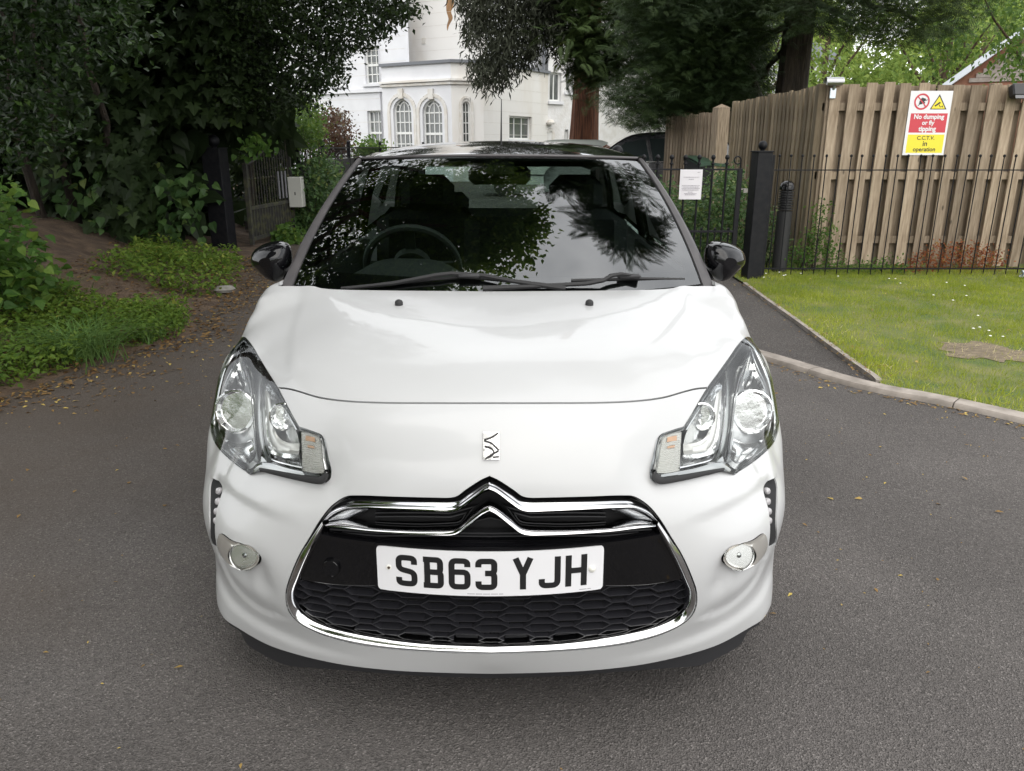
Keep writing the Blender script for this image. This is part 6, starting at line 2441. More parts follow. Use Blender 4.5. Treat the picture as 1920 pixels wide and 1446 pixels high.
# tile-hung house at the far right
TH = thing('tiled_house', 'brick house gable with hanging tiles seen over the fence at far right', 'house')
TP = Plane((17.5, 27.0), (.86, -.51))
ap = TP.px(1985, 20); lo_ = TP.px(1790, 152)
zr = lo_[1]
x0, x1 = lo_[0], ap[0]
span = x1 - x0
V = [TP.p(x0, 0), TP.p(x0 + span * 2, 0), TP.p(x0 + span * 2, zr), TP.p(x1, ap[1]), TP.p(x0, zr)]
mk('gable_wall', V, [tuple(range(5))], mat('red_brick', (.24, .10, .065), .9, col2=(.30, .15, .10), nscale=6, bump=.4, bscale=20), TH, False)
mb = MB()
sl = (ap[1] - zr) / span
for k in range(30):
    z = zr + .15 * k
    xa = x0 + (z - zr) / sl + .45
    if xa > x1: break
    bars(TP, (xa, z), (2 * x1 - xa, z), .142, .06 + .012 * (k % 2), mb, .05)
tag(mb.build('hung_tiles', mat('hung_tile', (.34, .30, .27), .85, col2=(.24, .20, .18), nscale=5), TH, False), kind='stuff')
mb = MB()
bars(TP, (x0 - .3, zr - .2), (x1, ap[1] + .15), .20, .35, mb, .3); bars(TP, (x1, ap[1] + .15), (2 * x1 - x0 + .3, zr - .2), .20, .35, mb, .3)
mb.build('barge_board', mat('barge_white', (.60, .64, .70), .6), TH, False)
V = [TP.p(x0 - .3, zr - .1, .3), TP.p(x1, ap[1] + .35, .3), TP.p(x1, ap[1] + .35, -9), TP.p(x0 - .3, zr - .1, -9), TP.p(2 * x1 - x0 + .3, zr - .1, .3), TP.p(2 * x1 - x0 + .3, zr - .1, -9)]
mk('roof', V, [(0, 1, 2, 3), (1, 4, 5, 2)], mat('roof_tile', (.07, .08, .10), .8), TH, False)

# =================================================================== CARS PARKED BEYOND THE GATE
def back_car(label, loc, rz, col, h=1.72, ln=4.5):
    C_ = thing('parked_car', label, 'car', loc, rz, 'cars parked beyond the gate')
    k = h / 1.70
    prof = [(-2.25, .35), (-2.25, .80), (-2.05, .98), (-1.25, 1.08), (-.45, 1.58), (-.1, 1.68), (.9, 1.70), (1.75, 1.62), (2.05, 1.15), (2.25, 1.0), (2.28, .40)]
    ps = spl(prof, 4, corners=(0, 10))
    V, n = [], len(ps)
    for wv, t in ((.80, 0), (.88, 1), (.88, 2), (.80, 3)):
        for x, z in ps:
            yy = {0: -1, 1: -1, 2: 1, 3: 1}[t] * (.90 if z < 1.05 else .90 - (z - 1.05) * .42) * (1 if t in (1, 2) else .96)
            zz = z * k if t in (1, 2) else (.35 + (z - .35) * .965) * k
            V.append((x * ln / 4.5, yy if t in (1, 2) else yy * 1.03, zz))
    # order: side L (inner row), top edge L, top edge R, side R
    F = [(r * n + i, r * n + i + 1, (r + 1) * n + i + 1, (r + 1) * n + i) for r in range(3) for i in range(n - 1)]
    F += [tuple(range(n)), tuple(reversed(range(3 * n, 4 * n)))]
    pm = mat('far_car_paint', col, .25, coat=1.0)
    mk('body', V, F, pm, C_, True, 30)
    gm = mat('far_car_glass', (.035, .045, .045), .05, coat=1.0)
    for sy in (-1, 1):
        for q in ([(-.98, 1.12), (-.42, 1.50), (.02, 1.58), (.12, 1.10)], [(.20, 1.10), (.12, 1.585), (.86, 1.60), (.98, 1.10)], [(1.06, 1.10), (.95, 1.60), (1.55, 1.54), (1.78, 1.14)]):
            V = [(x * ln / 4.5, sy * (.905 * 1.0 - (z - 1.05) * .40), z * k * .985) for x, z in q]
            mk('side_window', V, [(0, 1, 2, 3)], gm, C_, False)
        V = [((x) * ln / 4.5, sy * .93, z * k) for x, z in ((-1.0, 1.10), (-.95, 1.20), (-.85, 1.20), (-.82, 1.10))]
        MB().box((-.92 * ln / 4.5, sy * 1.0, 1.14 * k), (.12, .2, .14), b=.03).build('door_mirror', pm, C_)
        MB().box((.1, sy * .905, .62), (4.0 * ln / 4.5, .02, .03)).build('sill_trim', M['plastic'], C_, smooth=False)
        MB().box((.40, sy * .905, 1.065 * k), (2.9 * ln / 4.5, .02, .022)).build('window_trim', M['chrome_soft'], C_, smooth=False)
    V = [(-1.19 * ln / 4.5, -.74, 1.13 * k), (-1.19 * ln / 4.5, .74, 1.13 * k), (-.50 * ln / 4.5, .62, 1.56 * k), (-.50 * ln / 4.5, -.62, 1.56 * k)]
    V = [(x - .03, y, z + .03) for x, y, z in V]
    mk('windscreen', V, [(0, 1, 2, 3)], gm, C_, False)
    for x in (-1.42, 1.38):
        for sy in (-1, 1):
            MB().lathe([(.0, -.1), (.26, -.1), (.34, -.09), (.34, .09), (.26, .1), (0, .1)], (x * ln / 4.5, sy * .80, .34), 20, axis='y').build('wheel', M['tyre'], C_)


back_car('dark navy people carrier parked behind the footpath gate and timber panel', (3.15, 17.9, 0), -.05, (.012, .014, .02), 1.74, 4.6)
back_car('pale silver car half hidden by the dark car and the white car roof', (1.2, 23.0, 0), .0, (.42, .45, .42), 1.62, 4.3)
# =================================================================== TREES AND PLANTS
def limb(mb, p0, p1, r0, r1, n=6, wob=.15, seed=0):
    r = random.Random(seed)
    p0, p1 = np.array(p0, float), np.array(p1, float)
    l = np.linalg.norm(p1 - p0)
    P = [p0 + (p1 - p0) * t + np.array([r.uniform(-1, 1), r.uniform(-1, 1), r.uniform(-.4, .4)]) * wob * l * .12 * math.sin(PI * t) for t in np.linspace(0, 1, n)]
    mb.tube(P, list(np.linspace(r0, r1, n)), 9)
    return P


def trunk_mesh(mb, base, h, r, lean=(0, 0), flute=.12, n=14, seg=20, seed=1):
    r_ = random.Random(seed)
    V, F = [], []
    for k in range(seg + 1):
        t = k / seg
        z = h * t
        rr = r * (1 + .45 * math.exp(-z / .7)) * (1 - .55 * t)
        for i in range(n):
            a = 2 * PI * i / n
            q = rr * (1 + flute * math.sin(a * 5 + z * .25) + flute * .5 * math.sin(a * 9 - z * .4))
            V.append((base[0] + lean[0] * t + q * math.cos(a), base[1] + lean[1] * t + q * math.sin(a), base[2] + z))
    F = [(k * n + i, k * n + (i + 1) % n, (k + 1) * n + (i + 1) % n, (k + 1) * n + i) for k in range(seg) for i in range(n)]
    mb.add(V, F)


rt = np.random.default_rng(21)
OUTC = lambda P: unit(np.array([CAM[0], CAM[1], 3.0]) - P)

# ---- sycamore hedge mass on the left: layered drooping leaves over a deep dark interior
HG = thing('sycamore_thicket', 'tall dark thicket of broad sycamore leaves left of the gate post', 'tree', (-6, 10.5, 0))
HG.location = (0, 0, 0)
mb = MB()
for x, y, r in ((-5.0, 11.2, .13), (-6.4, 11.8, .16), (-4.3, 11.5, .09), (-7.6, 11.2, .13), (-9, 10.8, .15)):
    limb(mb, (x, y, .1), (x + .4, y + .2, 6.5), r, r * .4, 8, .3, int(-x * 10))
mb.each('trunk', BARK_DARK, HG)


def hedge_y(x, z):
    return 9.15 - .16 * (x + 5) * (x < -5) * 0 + .40 * np.sin(x * 1.9 + z * .9) + .35 * np.sin(z * 2.1 + x * .7) - .18 * z + .05 * (z - 2) ** 2 * (z > 2) + .18 * np.sin(x * 5.1 - z * 3.3)


def hedge_layer(n, dy, sig, zlo=.45, zhi=6.2, x0=-9.5, x1=-3.55):
    x = x0 + (x1 - x0) * rt.random(n); z = zlo + (zhi - zlo) * rt.random(n)
    keep = ~((x > -4.25) & (z < 1.55))
    x, z = x[keep], z[keep]
    y = hedge_y(x, z) + dy + rt.normal(size=len(x)) * sig
    return np.c_[x, y, z]


P = hedge_layer(2100, 0, .10)
P = clump(P, 4, (.13, .12, .09), rt)
off_post = lambda P: P[~((P[:, 0] > -4.46) & (P[:, 2] < 1.78) & (P[:, 1] < 10.0))]
P = off_post(P)
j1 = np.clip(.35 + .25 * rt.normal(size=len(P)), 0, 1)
A1 = leaves(P, (.05, -1, 0), .13 + .10 * rt.random(len(P)), 'maple', wo=.75, wu=.75, wr=.28, tip_down=1, tip_out=.7, tip_rand=.35, rng=rt, jit=j1)
P = off_post(hedge_layer(5200, .75, .35))
A2 = leaves(P, (.05, -1, 0), .17 + .10 * rt.random(len(P)), 'heart', wo=.8, wu=.5, wr=.5, rng=rt, jit=np.zeros(len(P)) + .1)  # inner layers take the darkest tones: interior shade put into the leaf colour
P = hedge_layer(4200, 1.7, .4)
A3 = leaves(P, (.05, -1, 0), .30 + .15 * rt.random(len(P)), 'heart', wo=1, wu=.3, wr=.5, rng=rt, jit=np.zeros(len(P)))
foliage('foliage', [A1, A2, A3], L['syc'], HG)
# interlaced stems
# broad lime-green leaves low on the thicket beside the post
P = px_points([(250, 350), (330, 325), (370, 330), (375, 420), (340, 450), (260, 440)], 55, 10.0, 10.5, rt)
P = clump(P, 3, .10, rt)
P2 = px_points([(100, 330), (200, 335), (250, 420), (120, 430)], 40, 9.6, 10.1, rt)
P = np.concatenate([P, clump(P2, 3, .12, rt)])
SV = thing('bramble', 'mid-green heart-leaved climber hanging beside the big gate post', 'shrub')
foliage('foliage', [leaves(P, (.1, -1, 0), .075 + .08 * rt.random(len(P)), 'heart', wo=.7, wu=.7, wr=.45, tip_down=.8, tip_out=.6, tip_rand=.6, rng=rt)], L['shrub'], SV)

# ---- laurel bush, upper left
LA = thing('laurel_bush', 'glossy small-leaved laurel bush in the upper left corner', 'shrub')
C_ = px_points([(-160, -60), (255, -40), (262, 70), (250, 112), (180, 115), (118, 150), (128, 195), (150, 240), (80, 285), (-160, 320)], 430, 7.0, 8.4, rt)
P = clump(C_, 13, (.16, .16, .11), rt)
fol = leaves(P, OUTC(P), .06 + .045 * rt.random(len(P)), 'oval', wo=.35, wu=.8, wr=.6, tip_down=-.1, tip_out=.5, tip_rand=.8, rng=rt, jit=np.clip(rt.random(len(P)) * .9 + .1 * rt.normal(size=len(P)), 0, 1))
foliage('foliage', [fol], L['laurel'], LA)
mb = MB()
for k in range(5): limb(mb, (-5.3 - .25 * k, 8.9 - .3 * k, .4), (-4.6 - .5 * k, 7.6 - .1 * k, 3.6 + .3 * k), .06, .02, 6, .3, k + 60)
mb.each('stem', BARK_DARK, LA)

# ---- old yew whose boughs hang over the gate and the car
YW = thing('yew_tree', 'old brown-trunked yew with dark boughs hanging over the left gate', 'tree')
mb = MB()
trunk_mesh(mb, (-5.55, 10.3, .2), 9, .36, (.3, .2), seed=5)
mb.build('trunk', BARK, YW)
mb = MB()
for (p, q, r0) in (((-5.4, 10.3, 4.2), (-1.7, 9.2, 4.0), .13), ((-5.4, 10.4, 5.0), (-2.6, 12.0, 4.6), .12), ((-5.4, 10.2, 5.6), (-.6, 4.2, 6.6), .12), ((-5.4, 10.2, 6.2), (-3.0, 4.0, 7.2), .12), ((-5.4, 10.2, 4.6), (-5.0, 5.5, 5.0), .12), ((-5.4, 10.3, 6.5), (-1.2, 7.5, 7.4), .1)):
    limb(mb, p, q, r0, .025, 9, .5, int(q[1] * 10))
mb.each('bough', BARK, YW)
parts_ = []
polyA = [(395, -60), (775, -60), (772, 8), (778, 20), (760, 32), (735, 46), (716, 62), (700, 84), (672, 92), (640, 100), (632, 130), (642, 128), (638, 142), (622, 168), (600, 160), (585, 185), (560, 205), (510, 215), (440, 205), (395, 190)]
C_ = px_points(polyA, 1250, 10.2, 12.6, rt)
P = clump(C_, 16, (.10, .10, .06), rt)
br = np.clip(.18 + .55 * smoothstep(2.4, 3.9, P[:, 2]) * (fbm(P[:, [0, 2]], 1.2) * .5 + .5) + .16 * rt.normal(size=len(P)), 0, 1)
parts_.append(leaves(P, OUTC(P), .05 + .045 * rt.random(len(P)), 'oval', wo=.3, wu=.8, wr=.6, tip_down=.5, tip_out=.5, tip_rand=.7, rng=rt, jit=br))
# upper crown, above the frame: shades the left of the drive and hangs over the car
for c, r, n in (((-4.6, 9.2, 6.6), (3.0, 2.6, 2.0), 6000), ((-5.8, 6.0, 6.2), (2.4, 3.0, 1.8), 3600), ((-5.0, 3.0, 6.6), (2.2, 2.4, 1.5), 2400)):
    P, d = ell_points(c, r, n, rt, .55)
    parts_.append(leaves(P, d, .16 + .10 * rt.random(n), 'oval', wo=.5, wu=.6, wr=.6, rng=rt, jit=rt.random(n) * .6))
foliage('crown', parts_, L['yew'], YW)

# ---- leafy lime branch reaching over the car (mirrored in the windscreen)
LB = thing('lime_tree', 'broad-leaved tree whose leafy branch reaches over the white car', 'tree')
mb = MB()
trunk_mesh(mb, (-7.6, 5.6, 0), 9.5, .30, (.4, .2), seed=9)
mb.build('trunk', BARK, LB)
mb = MB()
tips = [(.1, 2.6, 6.3), (.55, 3.6, 6.6), (-1.0, 1.7, 6.2), (-.1, 4.6, 7.0), (-1.6, 4.2, 6.5), (-2.0, 2.6, 6.0), (-2.2, 5.6, 7.2)]
for k, q in enumerate(tips): limb(mb, (-7.4, 5.6, 5.2 + .25 * k), q, .11, .02, 10, .6, 90 + k)
mb.each('bough', BARK, LB)
parts_ = []
bl = [((-.55, 2.75, 6.3), (1.25, .9, .45), 420), ((.15, 3.5, 6.6), (.85, .8, .45), 300), ((-1.5, 4.0, 6.6), (1.5, 1.0, .6), 900), ((-2.3, 2.3, 6.1), (1.4, 1.1, .6), 900), ((-1.3, 1.7, 6.1), (.9, .6, .35), 110), ((-.6, 4.9, 7.0), (1.3, .8, .5), 300), ((-2.8, 5.6, 7.0), (1.6, 1.2, .7), 700), ((-4.2, 3.2, 6.9), (1.9, 2.0, 1.1), 420)]
for c, r, n in bl:
    P, d = ell_points(c, r, n, rt, .15)
    P = clump(P, 9, (.13, .13, .08), rt)
    parts_.append(leaves(P, (0, 0, 1), .09 + .06 * rt.random(len(P)), 'oval', wo=.8, wu=.3, wr=.5, tip_down=.3, tip_rand=.8, rng=rt))
foliage('crown', parts_, L['bright'], LB)

# ---- dark hanging cypress in front of the house
CYP = thing('weeping_cypress', 'dark weeping conifer bough hanging in front of the white house', 'tree')
mb = MB()
cb = at_y(960, 40, 24.0)
trunk_mesh(mb, (cb[0] + 2.9, 29.0, 0), 13, .30, (-.1, 0), seed=12)
mb.build('trunk', BARK_DARK, CYP)
parts_ = []
pc_ = [(845, -60), (1075, -60), (1070, 30), (1058, 95), (1035, 105), (1020, 60), (1006, 100), (985, 125), (960, 140), (935, 160), (915, 168), (893, 150), (882, 125), (890, 105), (915, 92), (905, 70), (872, 78), (868, 50), (880, 30), (862, 10)]
C_ = px_points(pc_, 1500, 23, 26, rt)
P = clump(C_, 9, (.14, .14, .16), rt)
parts_.append(leaves(P, OUTC(P), .16 + .12 * rt.random(len(P)), 'needle', wo=.5, wu=.2, wr=.7, tip_down=1.0, tip_out=.1, tip_rand=.5, rng=rt, jit=np.clip(.2 + .3 * rt.random(len(P)) + .25 * fbm(P[:, [0, 2]], 1.3), 0, 1)))
P, d = ell_points((cb[0] + .8, 25.2, 10), (2.4, 2.2, 3.6), 6000, rt, .6)
parts_.append(leaves(P, d, .45, 'needle', rng=rt, jit=rt.random(6000) * .5))
foliage('crown', parts_, L['cypress'], CYP)
mb = MB()
for k in range(5): limb(mb, (cb[0] + 2.8, 28.9, 6.5 + k), (cb[0] - 1.4 + .5 * k, 24.2, 5.2 + .7 * k), .10, .03, 6, .3, 30 + k)
mb.each('bough', BARK_DARK, CYP)

# ---- redwoods: red-brown fluted trunk, drooping feathery sprays
def sprays(poly, n, d0, d1, size, per=1, jit0=.3, down=.25, wu=.9, tpl='spray'):
    P = px_points(poly, n, d0, d1, rt)
    if per > 1: P = clump(P, per, (.30, .30, .08), rt)
    a = rt.random(len(P)) * 2 * PI
    o = unit(np.c_[np.cos(a), np.sin(a) - .55, np.zeros(len(a))])
    j = np.clip(jit0 + .35 * fbm(P[:, [0, 2]], .9) + .18 * rt.normal(size=len(P)), 0, 1)
    return leaves(P, o, size * (.6 + .8 * rt.random(len(P))), tpl, wo=.1, wu=wu, wr=.25, tip_down=down, tip_out=1, tip_rand=.25, rng=rt, jit=j)


RW = thing('redwood_tree', 'tall redwood with a red-brown fluted trunk and feathery green boughs', 'tree')
mb = MB()
tb = at_y(1094, 230, 27.0)
trunk_mesh(mb, (tb[0], 27.0, 0), 15, .50, (.25, 0), flute=.08, n=26, seed=3)
mb.build('trunk', BARK_RED, RW)
parts_ = [sprays([(1040, -80), (1440, -80), (1420, 30), (1330, 60), (1260, 100), (1180, 130), (1150, 150), (1125, 150), (1090, 130), (1072, 100), (1066, 70), (1035, 45)], 3000, 22.5, 27, .36, 2, .38),
          sprays([(1070, 60), (1130, 60), (1140, 140), (1115, 165), (1080, 140)], 300, 24, 25.5, .34, 2, .6)]
foliage('crown', parts_, L['redwood'], RW)
mb = MB()
for k in range(8):
    s = -1 if k % 3 == 0 else 1
    limb(mb, (tb[0], 26.8, 5.4 + k * .75), (tb[0] + s * (1.4 + .35 * k), 24.5, 5.2 + k * .7), .09, .02, 6, .3, 40 + k)
mb.each('bough', BARK_RED, RW)

CD = thing('dark_conifer', 'dark conifer with sweeping boughs above the timber panel', 'tree')
mb = MB()
t2_ = at_y(1492, 100, 15.5)
trunk_mesh(mb, (t2_[0], 15.6, 0), 11, .36, (.15, 0), flute=.10, n=20, seed=8)
mb.build('trunk', BARK_DARK, CD)
parts_ = [sprays([(1180, -80), (1500, -80), (1450, 20), (1420, 90), (1410, 175), (1390, 195), (1330, 200), (1260, 222), (1245, 240), (1205, 240), (1185, 222), (1160, 198), (1135, 190), (1150, 168), (1180, 150), (1215, 120), (1180, 60)], 9500, 16, 20.5, .20, 2, .14, tpl='sprig'),
          sprays([(1440, -80), (1850, -80), (1820, 15), (1800, 60), (1760, 75), (1700, 70), (1650, 92), (1610, 70), (1560, 55), (1530, 60), (1470, 40)], 3000, 14, 17, .18, 2, .2, tpl='sprig'),
          sprays([(1245, 30), (1420, 30), (1400, 190), (1260, 215)], 1400, 20.5, 22, .5, 2, .05, tpl='sprig')]
foliage('crown', parts_, L['redwood'], CD)
mb = MB()
for k, (u, v, y) in enumerate(((1425, 150, 16.5), (1400, 90, 17), (1300, 60, 17.5), (1600, 45, 15.2), (1720, 40, 15.5), (1350, 10, 17))):
    q = at_y(u, v, y)
    limb(mb, (t2_[0], 15.7, 3.6 + .3 * k), q, .09, .03, 7, .6, 70 + k)
q0, q1 = at_y(1428, 190, 17.2), at_y(1395, 95, 17.0)
limb(mb, q0, q1, .09, .05, 6, .5, 81)
mb.each('bough', BARK_DARK, CD)

# ---- conifer bough high over the right of the drive (mirrored at the top of the windscreen)
parts_ = []
for c, r, n in (((1.7, 6.6, 8.4), (1.5, .5, .35), 190), ((.7, 7.9, 9.0), (2.4, .8, .5), 300), ((2.75, 4.5, 7.6), (.7, .8, .4), 110)):
    P, d = ell_points(c, r, n, rt, .2)
    d = np.repeat(d, 3, 0); P = clump(P, 3, (.2, .2, .08), rt)
    parts_.append(leaves(P, d, .55, 'spray', wo=.1, wu=.9, wr=.3, tip_down=.4, tip_out=1, rng=rt, jit=rt.random(len(P)) * .4))
for q, z in (((1.7, 6.6, 8.4), 8.0), ((.7, 7.9, 9.0), 8.8), ((2.75, 4.5, 7.6), 7.2)):
    t = rt.random(160)[:, None]
    P = np.array((9.8, 10.9, z)) * (1 - t) + np.array(q) * t + rt.normal(size=(160, 3)) * (.22, .22, .08)
    parts_.append(leaves(P, (0, 0, 1), .5, 'spray', wo=.1, wu=.9, wr=.3, tip_down=.4, tip_out=.1, tip_rand=.9, rng=rt, jit=rt.random(160) * .4))
OC = thing('cedar_tree', 'conifer whose high boughs reach over the drive behind the timber fence', 'tree')
foliage('crown', parts_, L['redwood'], OC)
mb = MB()
trunk_mesh(mb, (9.9, 11.0, 0), 12, .34, (-.2, -.2), seed=31)
mb.build('trunk', BARK_DARK, OC)
mb = MB()
for q, z in (((1.7, 6.6, 8.4), 8.0), ((.7, 7.9, 9.0), 8.8), ((2.75, 4.5, 7.6), 7.2)): limb(mb, (9.8, 10.9, z), q, .03, .008, 8, .4, int(z * 10))
mb.each('bough', BARK_DARK, OC)

# ---- bright trees well behind the fence, each its own
for k, (x, y, r, h) in enumerate(((11.0, 36, 3.6, 8.5), (15.5, 40, 4.2, 10.0), (20.5, 38, 4.0, 9.0), (25.5, 44, 4.5, 10.5), (13.0, 52, 5.0, 13.0), (21.0, 56, 5.5, 14.0), (31, 50, 5.0, 12), (7.5, 58, 4.5, 12))):
    T = thing('lime_green_tree', ('sunlit yellow-green tree above the fence, ' + ('first right of the dark trunk', 'second right of the dark trunk', 'behind the brick gable', 'at the far right edge', 'tall one farther back right of the dark trunk', 'tall one farther back left of the gable', 'farthest right behind the gable', 'behind the dark conifer')[k]), 'tree', (x, y, 0), 0, 'bright trees behind the fence')
    mb = MB()
    trunk_mesh(mb, (0, 0, 0), h * .7, .25, (.2, 0), seed=k)
    for q in range(5): limb(mb, (.1, 0, h * .3 + q * .3), (r * .6 * math.cos(q * 1.26), r * .6 * math.sin(q * 1.26), h * .75), .1, .03, 5, .3, k * 7 + q)
    mb.build('trunk', BARK, T)
    C_, d = ell_points((0, 0, h * .55), (r, r, h * .47), 190, rt, .55)
    P = clump(C_, 26, (.5, .5, .26), rt)
    foliage('crown', [leaves(P, unit(P - np.array([0, 0, h * .4])), .20 + .14 * rt.random(len(P)), 'oval', wo=.5, wu=.7, wr=.5, rng=rt)], L['far'], T)

T = thing('leafy_tree', 'loose green tree whose leaves partly cover the tiled gable', 'tree')
C_ = px_points([(1830, -60), (1990, -60), (1990, 150), (1880, 150), (1850, 110), (1875, 60), (1850, 20)], 130, 17, 21, rt)
C2 = px_points([(1740, 60), (1800, 40), (1830, 80), (1800, 130), (1740, 150)], 40, 19, 21, rt)
P = clump(np.concatenate([C_, C2]), 15, (.22, .22, .14), rt)
foliage('crown', [leaves(P, OUTC(P), .10 + .08 * rt.random(len(P)), 'oval', wo=.4, wu=.7, wr=.6, rng=rt)], L['bright'], T)
mb = MB()
q = C_.mean(0)
trunk_mesh(mb, (q[0] + 1.5, q[1], 0), 5.5, .16, (-.6, 0), seed=44)
for k in range(6): limb(mb, (q[0] + 1.1, q[1], 2.4 + .5 * k), C_[k * 9], .05, .015, 6, .4, 200 + k)
mb.build('trunk', BARK, T)

# ---- far wood closing the view, both sides of the house
parts_ = []
for x0, x1, y, h, n in ((-60, -14, 48, 17, 9000), (-22, 60, 84, 18, 12000), (30, 80, 56, 16, 6000)):
    P = np.c_[x0 + (x1 - x0) * rt.random(n), y + 4 * rt.random(n), h * rt.random(n) ** .8]
    P[:, 2] *= .75 + .25 * np.sin(P[:, 0] * .45)
    parts_.append(leaves(P, (0, -1, 0), .9, 'heart', wo=.6, wu=.7, wr=.6, rng=rt))
foliage('far_wood', parts_, L['far'], kind='stuff')
# woodland behind the photographer (mirrored in chrome and lamps), plus crowns added for shade
parts_ = []
for x0, x1, y0, y1, h, n in ((-18, -5.5, -9, -5, 4.5, 3200), (-22, -8, -16, 0, 6, 3000), (-14, 16, -34, -30, 2.6, 2500)):
    P = np.c_[x0 + (x1 - x0) * rt.random(n), y0 + (y1 - y0) * rt.random(n), h * rt.random(n)]
    parts_.append(leaves(P, (0, 1, 0), .35 + .3 * rt.random(n), 'oval', wo=.6, wu=.6, wr=.6, rng=rt))
for c, r, n in (((-6.4, -2.6, 6.2), (3.4, 3.0, 2.4), 11000), ((-4.6, 1.2, 7.6), (2.0, 1.8, 1.1), 2600), ((-3.0, -3.6, 7.4), (1.8, 2.0, 1.0), 2400), ((-4.2, -7.5, 8.5), (4.2, 2.6, 2.4), 5200)):  # unseen crowns added overhead to shade the left of the road and the car
    P, d = ell_points(c, r, n, rt, .3)
    parts_.append(leaves(P, d, .24 + .16 * rt.random(n), 'oval', wo=.4, wu=.7, wr=.6, rng=rt))
foliage('wood_and_shade_crowns', parts_, L['bright'], kind='stuff')

# ---- shrubs behind the footpath gate and at the foot of the fence
def shrub(name, label, poly, nc, d0, d1, per, sz, m, tpl='oval', sig=.07, stem=True, wu=.6, group=None):
    T = thing(name, label, 'shrub', group=group)
    C_ = px_points(poly, nc, d0, d1, rt)
    C_[:, 2] = np.maximum(C_[:, 2], .05)
    P = clump(C_, per, sig, rt)
    P[:, 2] = np.maximum(P[:, 2], .03)
    foliage('foliage', [leaves(P, OUTC(P), sz * (.65 + .7 * rt.random(len(P))), tpl, wo=.45, wu=wu, wr=.6, tip_down=.2, tip_out=.5, tip_rand=.7, rng=rt)], m, T)
    if stem:
        mb = MB()
        c = C_.mean(0); low = np.percentile(C_[:, 2], 5)
        for k in range(8):
            q = C_[rt.integers(len(C_))]
            limb(mb, (q[0] * .5 + c[0] * .5, q[1] * .5 + c[1] * .5, min(low, .1) * 0), q, .012, .005, 5, .3, k)
        mb.each('stem', BARK_DARK, T)
    return T


shrub('evergreen_shrub', 'leafy evergreen shrub filling the space behind the footpath gate', [(1205, 350), (1240, 335), (1275, 375), (1320, 385), (1340, 325), (1390, 320), (1392, 520), (1300, 510), (1240, 440)], 620, 9.2, 10.8, 12, .060, L['shrub'])
shrub('evergreen_shrub', 'weedy green growth between gate post and bollard', [(1395, 380), (1440, 370), (1470, 420), (1480, 500), (1400, 525), (1390, 470)], 130, 9.2, 9.9, 10, .05, L['shrub'])
shrub('rose_bush', 'straggly green bush growing through the railings beside the bollard', [(1480, 470), (1520, 440), (1545, 380), (1560, 440), (1575, 500), (1470, 508)], 150, 9.0, 9.25, 9, .038, L['nettle'], sig=.06)
shrub('red_shrub', 'low shrub with red and orange young leaves at the foot of the fence', [(1690, 500), (1720, 478), (1760, 462), (1790, 455), (1840, 462), (1880, 475), (1885, 508), (1700, 508)], 170, 8.95, 9.3, 10, .030, L['red'], sig=.045, stem=False)
shrub('weed_clump', 'patchy weeds along the base of the railings in the middle', [(1560, 502), (1620, 492), (1700, 494), (1700, 512), (1560, 512)], 60, 8.8, 9.2, 8, .035, L['nettle'], sig=.05, stem=False)
# left of the drive beyond the gate
shrub('leafy_shrub', 'dense green shrub spreading behind the open drive gate', [(530, 330), (600, 290), (640, 330), (640, 380), (600, 420), (560, 470), (520, 470), (545, 410)], 420, 13.2, 15.0, 11, .085, L['shrub'], sig=.10)
shrub('leafy_shrub', 'bright yellow-green foliage spilling over the iron fence', [(520, 235), (560, 222), (600, 235), (600, 268), (560, 275), (530, 268)], 170, 13.5, 15, 11, .07, L['bright'], sig=.09)
shrub('leafy_shrub', 'pale green loose shrub behind the yellow-green foliage', [(520, 180), (580, 170), (600, 215), (590, 240), (530, 240)], 160, 16, 18, 11, .09, L['bright'], sig=.13)
shrub('bronze_shrub', 'bronze-red leaved shrub against the white house wall', [(575, 240), (600, 215), (640, 212), (662, 240), (650, 262), (640, 300), (600, 290), (580, 270)], 260, 19, 21, 11, .085, L['acer'], sig=.12)
shrub('rhododendron', 'small rhododendron clump in front of the ground-floor window', [(665, 290), (680, 268), (700, 262), (718, 275), (722, 300), (670, 305)], 110, 21, 22.5, 11, .11, L['bright'], sig=.12)
shrub('leafy_shrub', 'sprig of lighter leaves over the top of the drive gate', [(450, 262), (490, 262), (508, 278), (470, 292), (448, 285)], 12, 10.8, 11.2, 7, .08, L['nettle'], 'heart', sig=.07, stem=False)
shrub('leafy_shrub', 'dark leafy shrub standing behind the bars of the drive gate', [(430, 255), (500, 235), (545, 250), (550, 420), (440, 440)], 330, 13.5, 14.8, 11, .10, L['syc'], 'heart', sig=.12)
shrub('leafy_shrub', 'green leaves at the foot of the drive gate', [(520, 440), (550, 430), (560, 450), (545, 480), (510, 475)], 60, 11.9, 12.8, 9, .07, L['nettle'], 'heart', sig=.08)

# ---- ground cover on the left bank
def bank_points(n, dlo, dhi, ylo, yhi, h):
    y = ylo + (yhi - ylo) * rt.random(n); d = dlo + (dhi - dlo) * rt.random(n) ** 1.0
    x = edge_x(y) - d
    return np.c_[x, y, on_bank(x, y) + h * rt.random(n)]


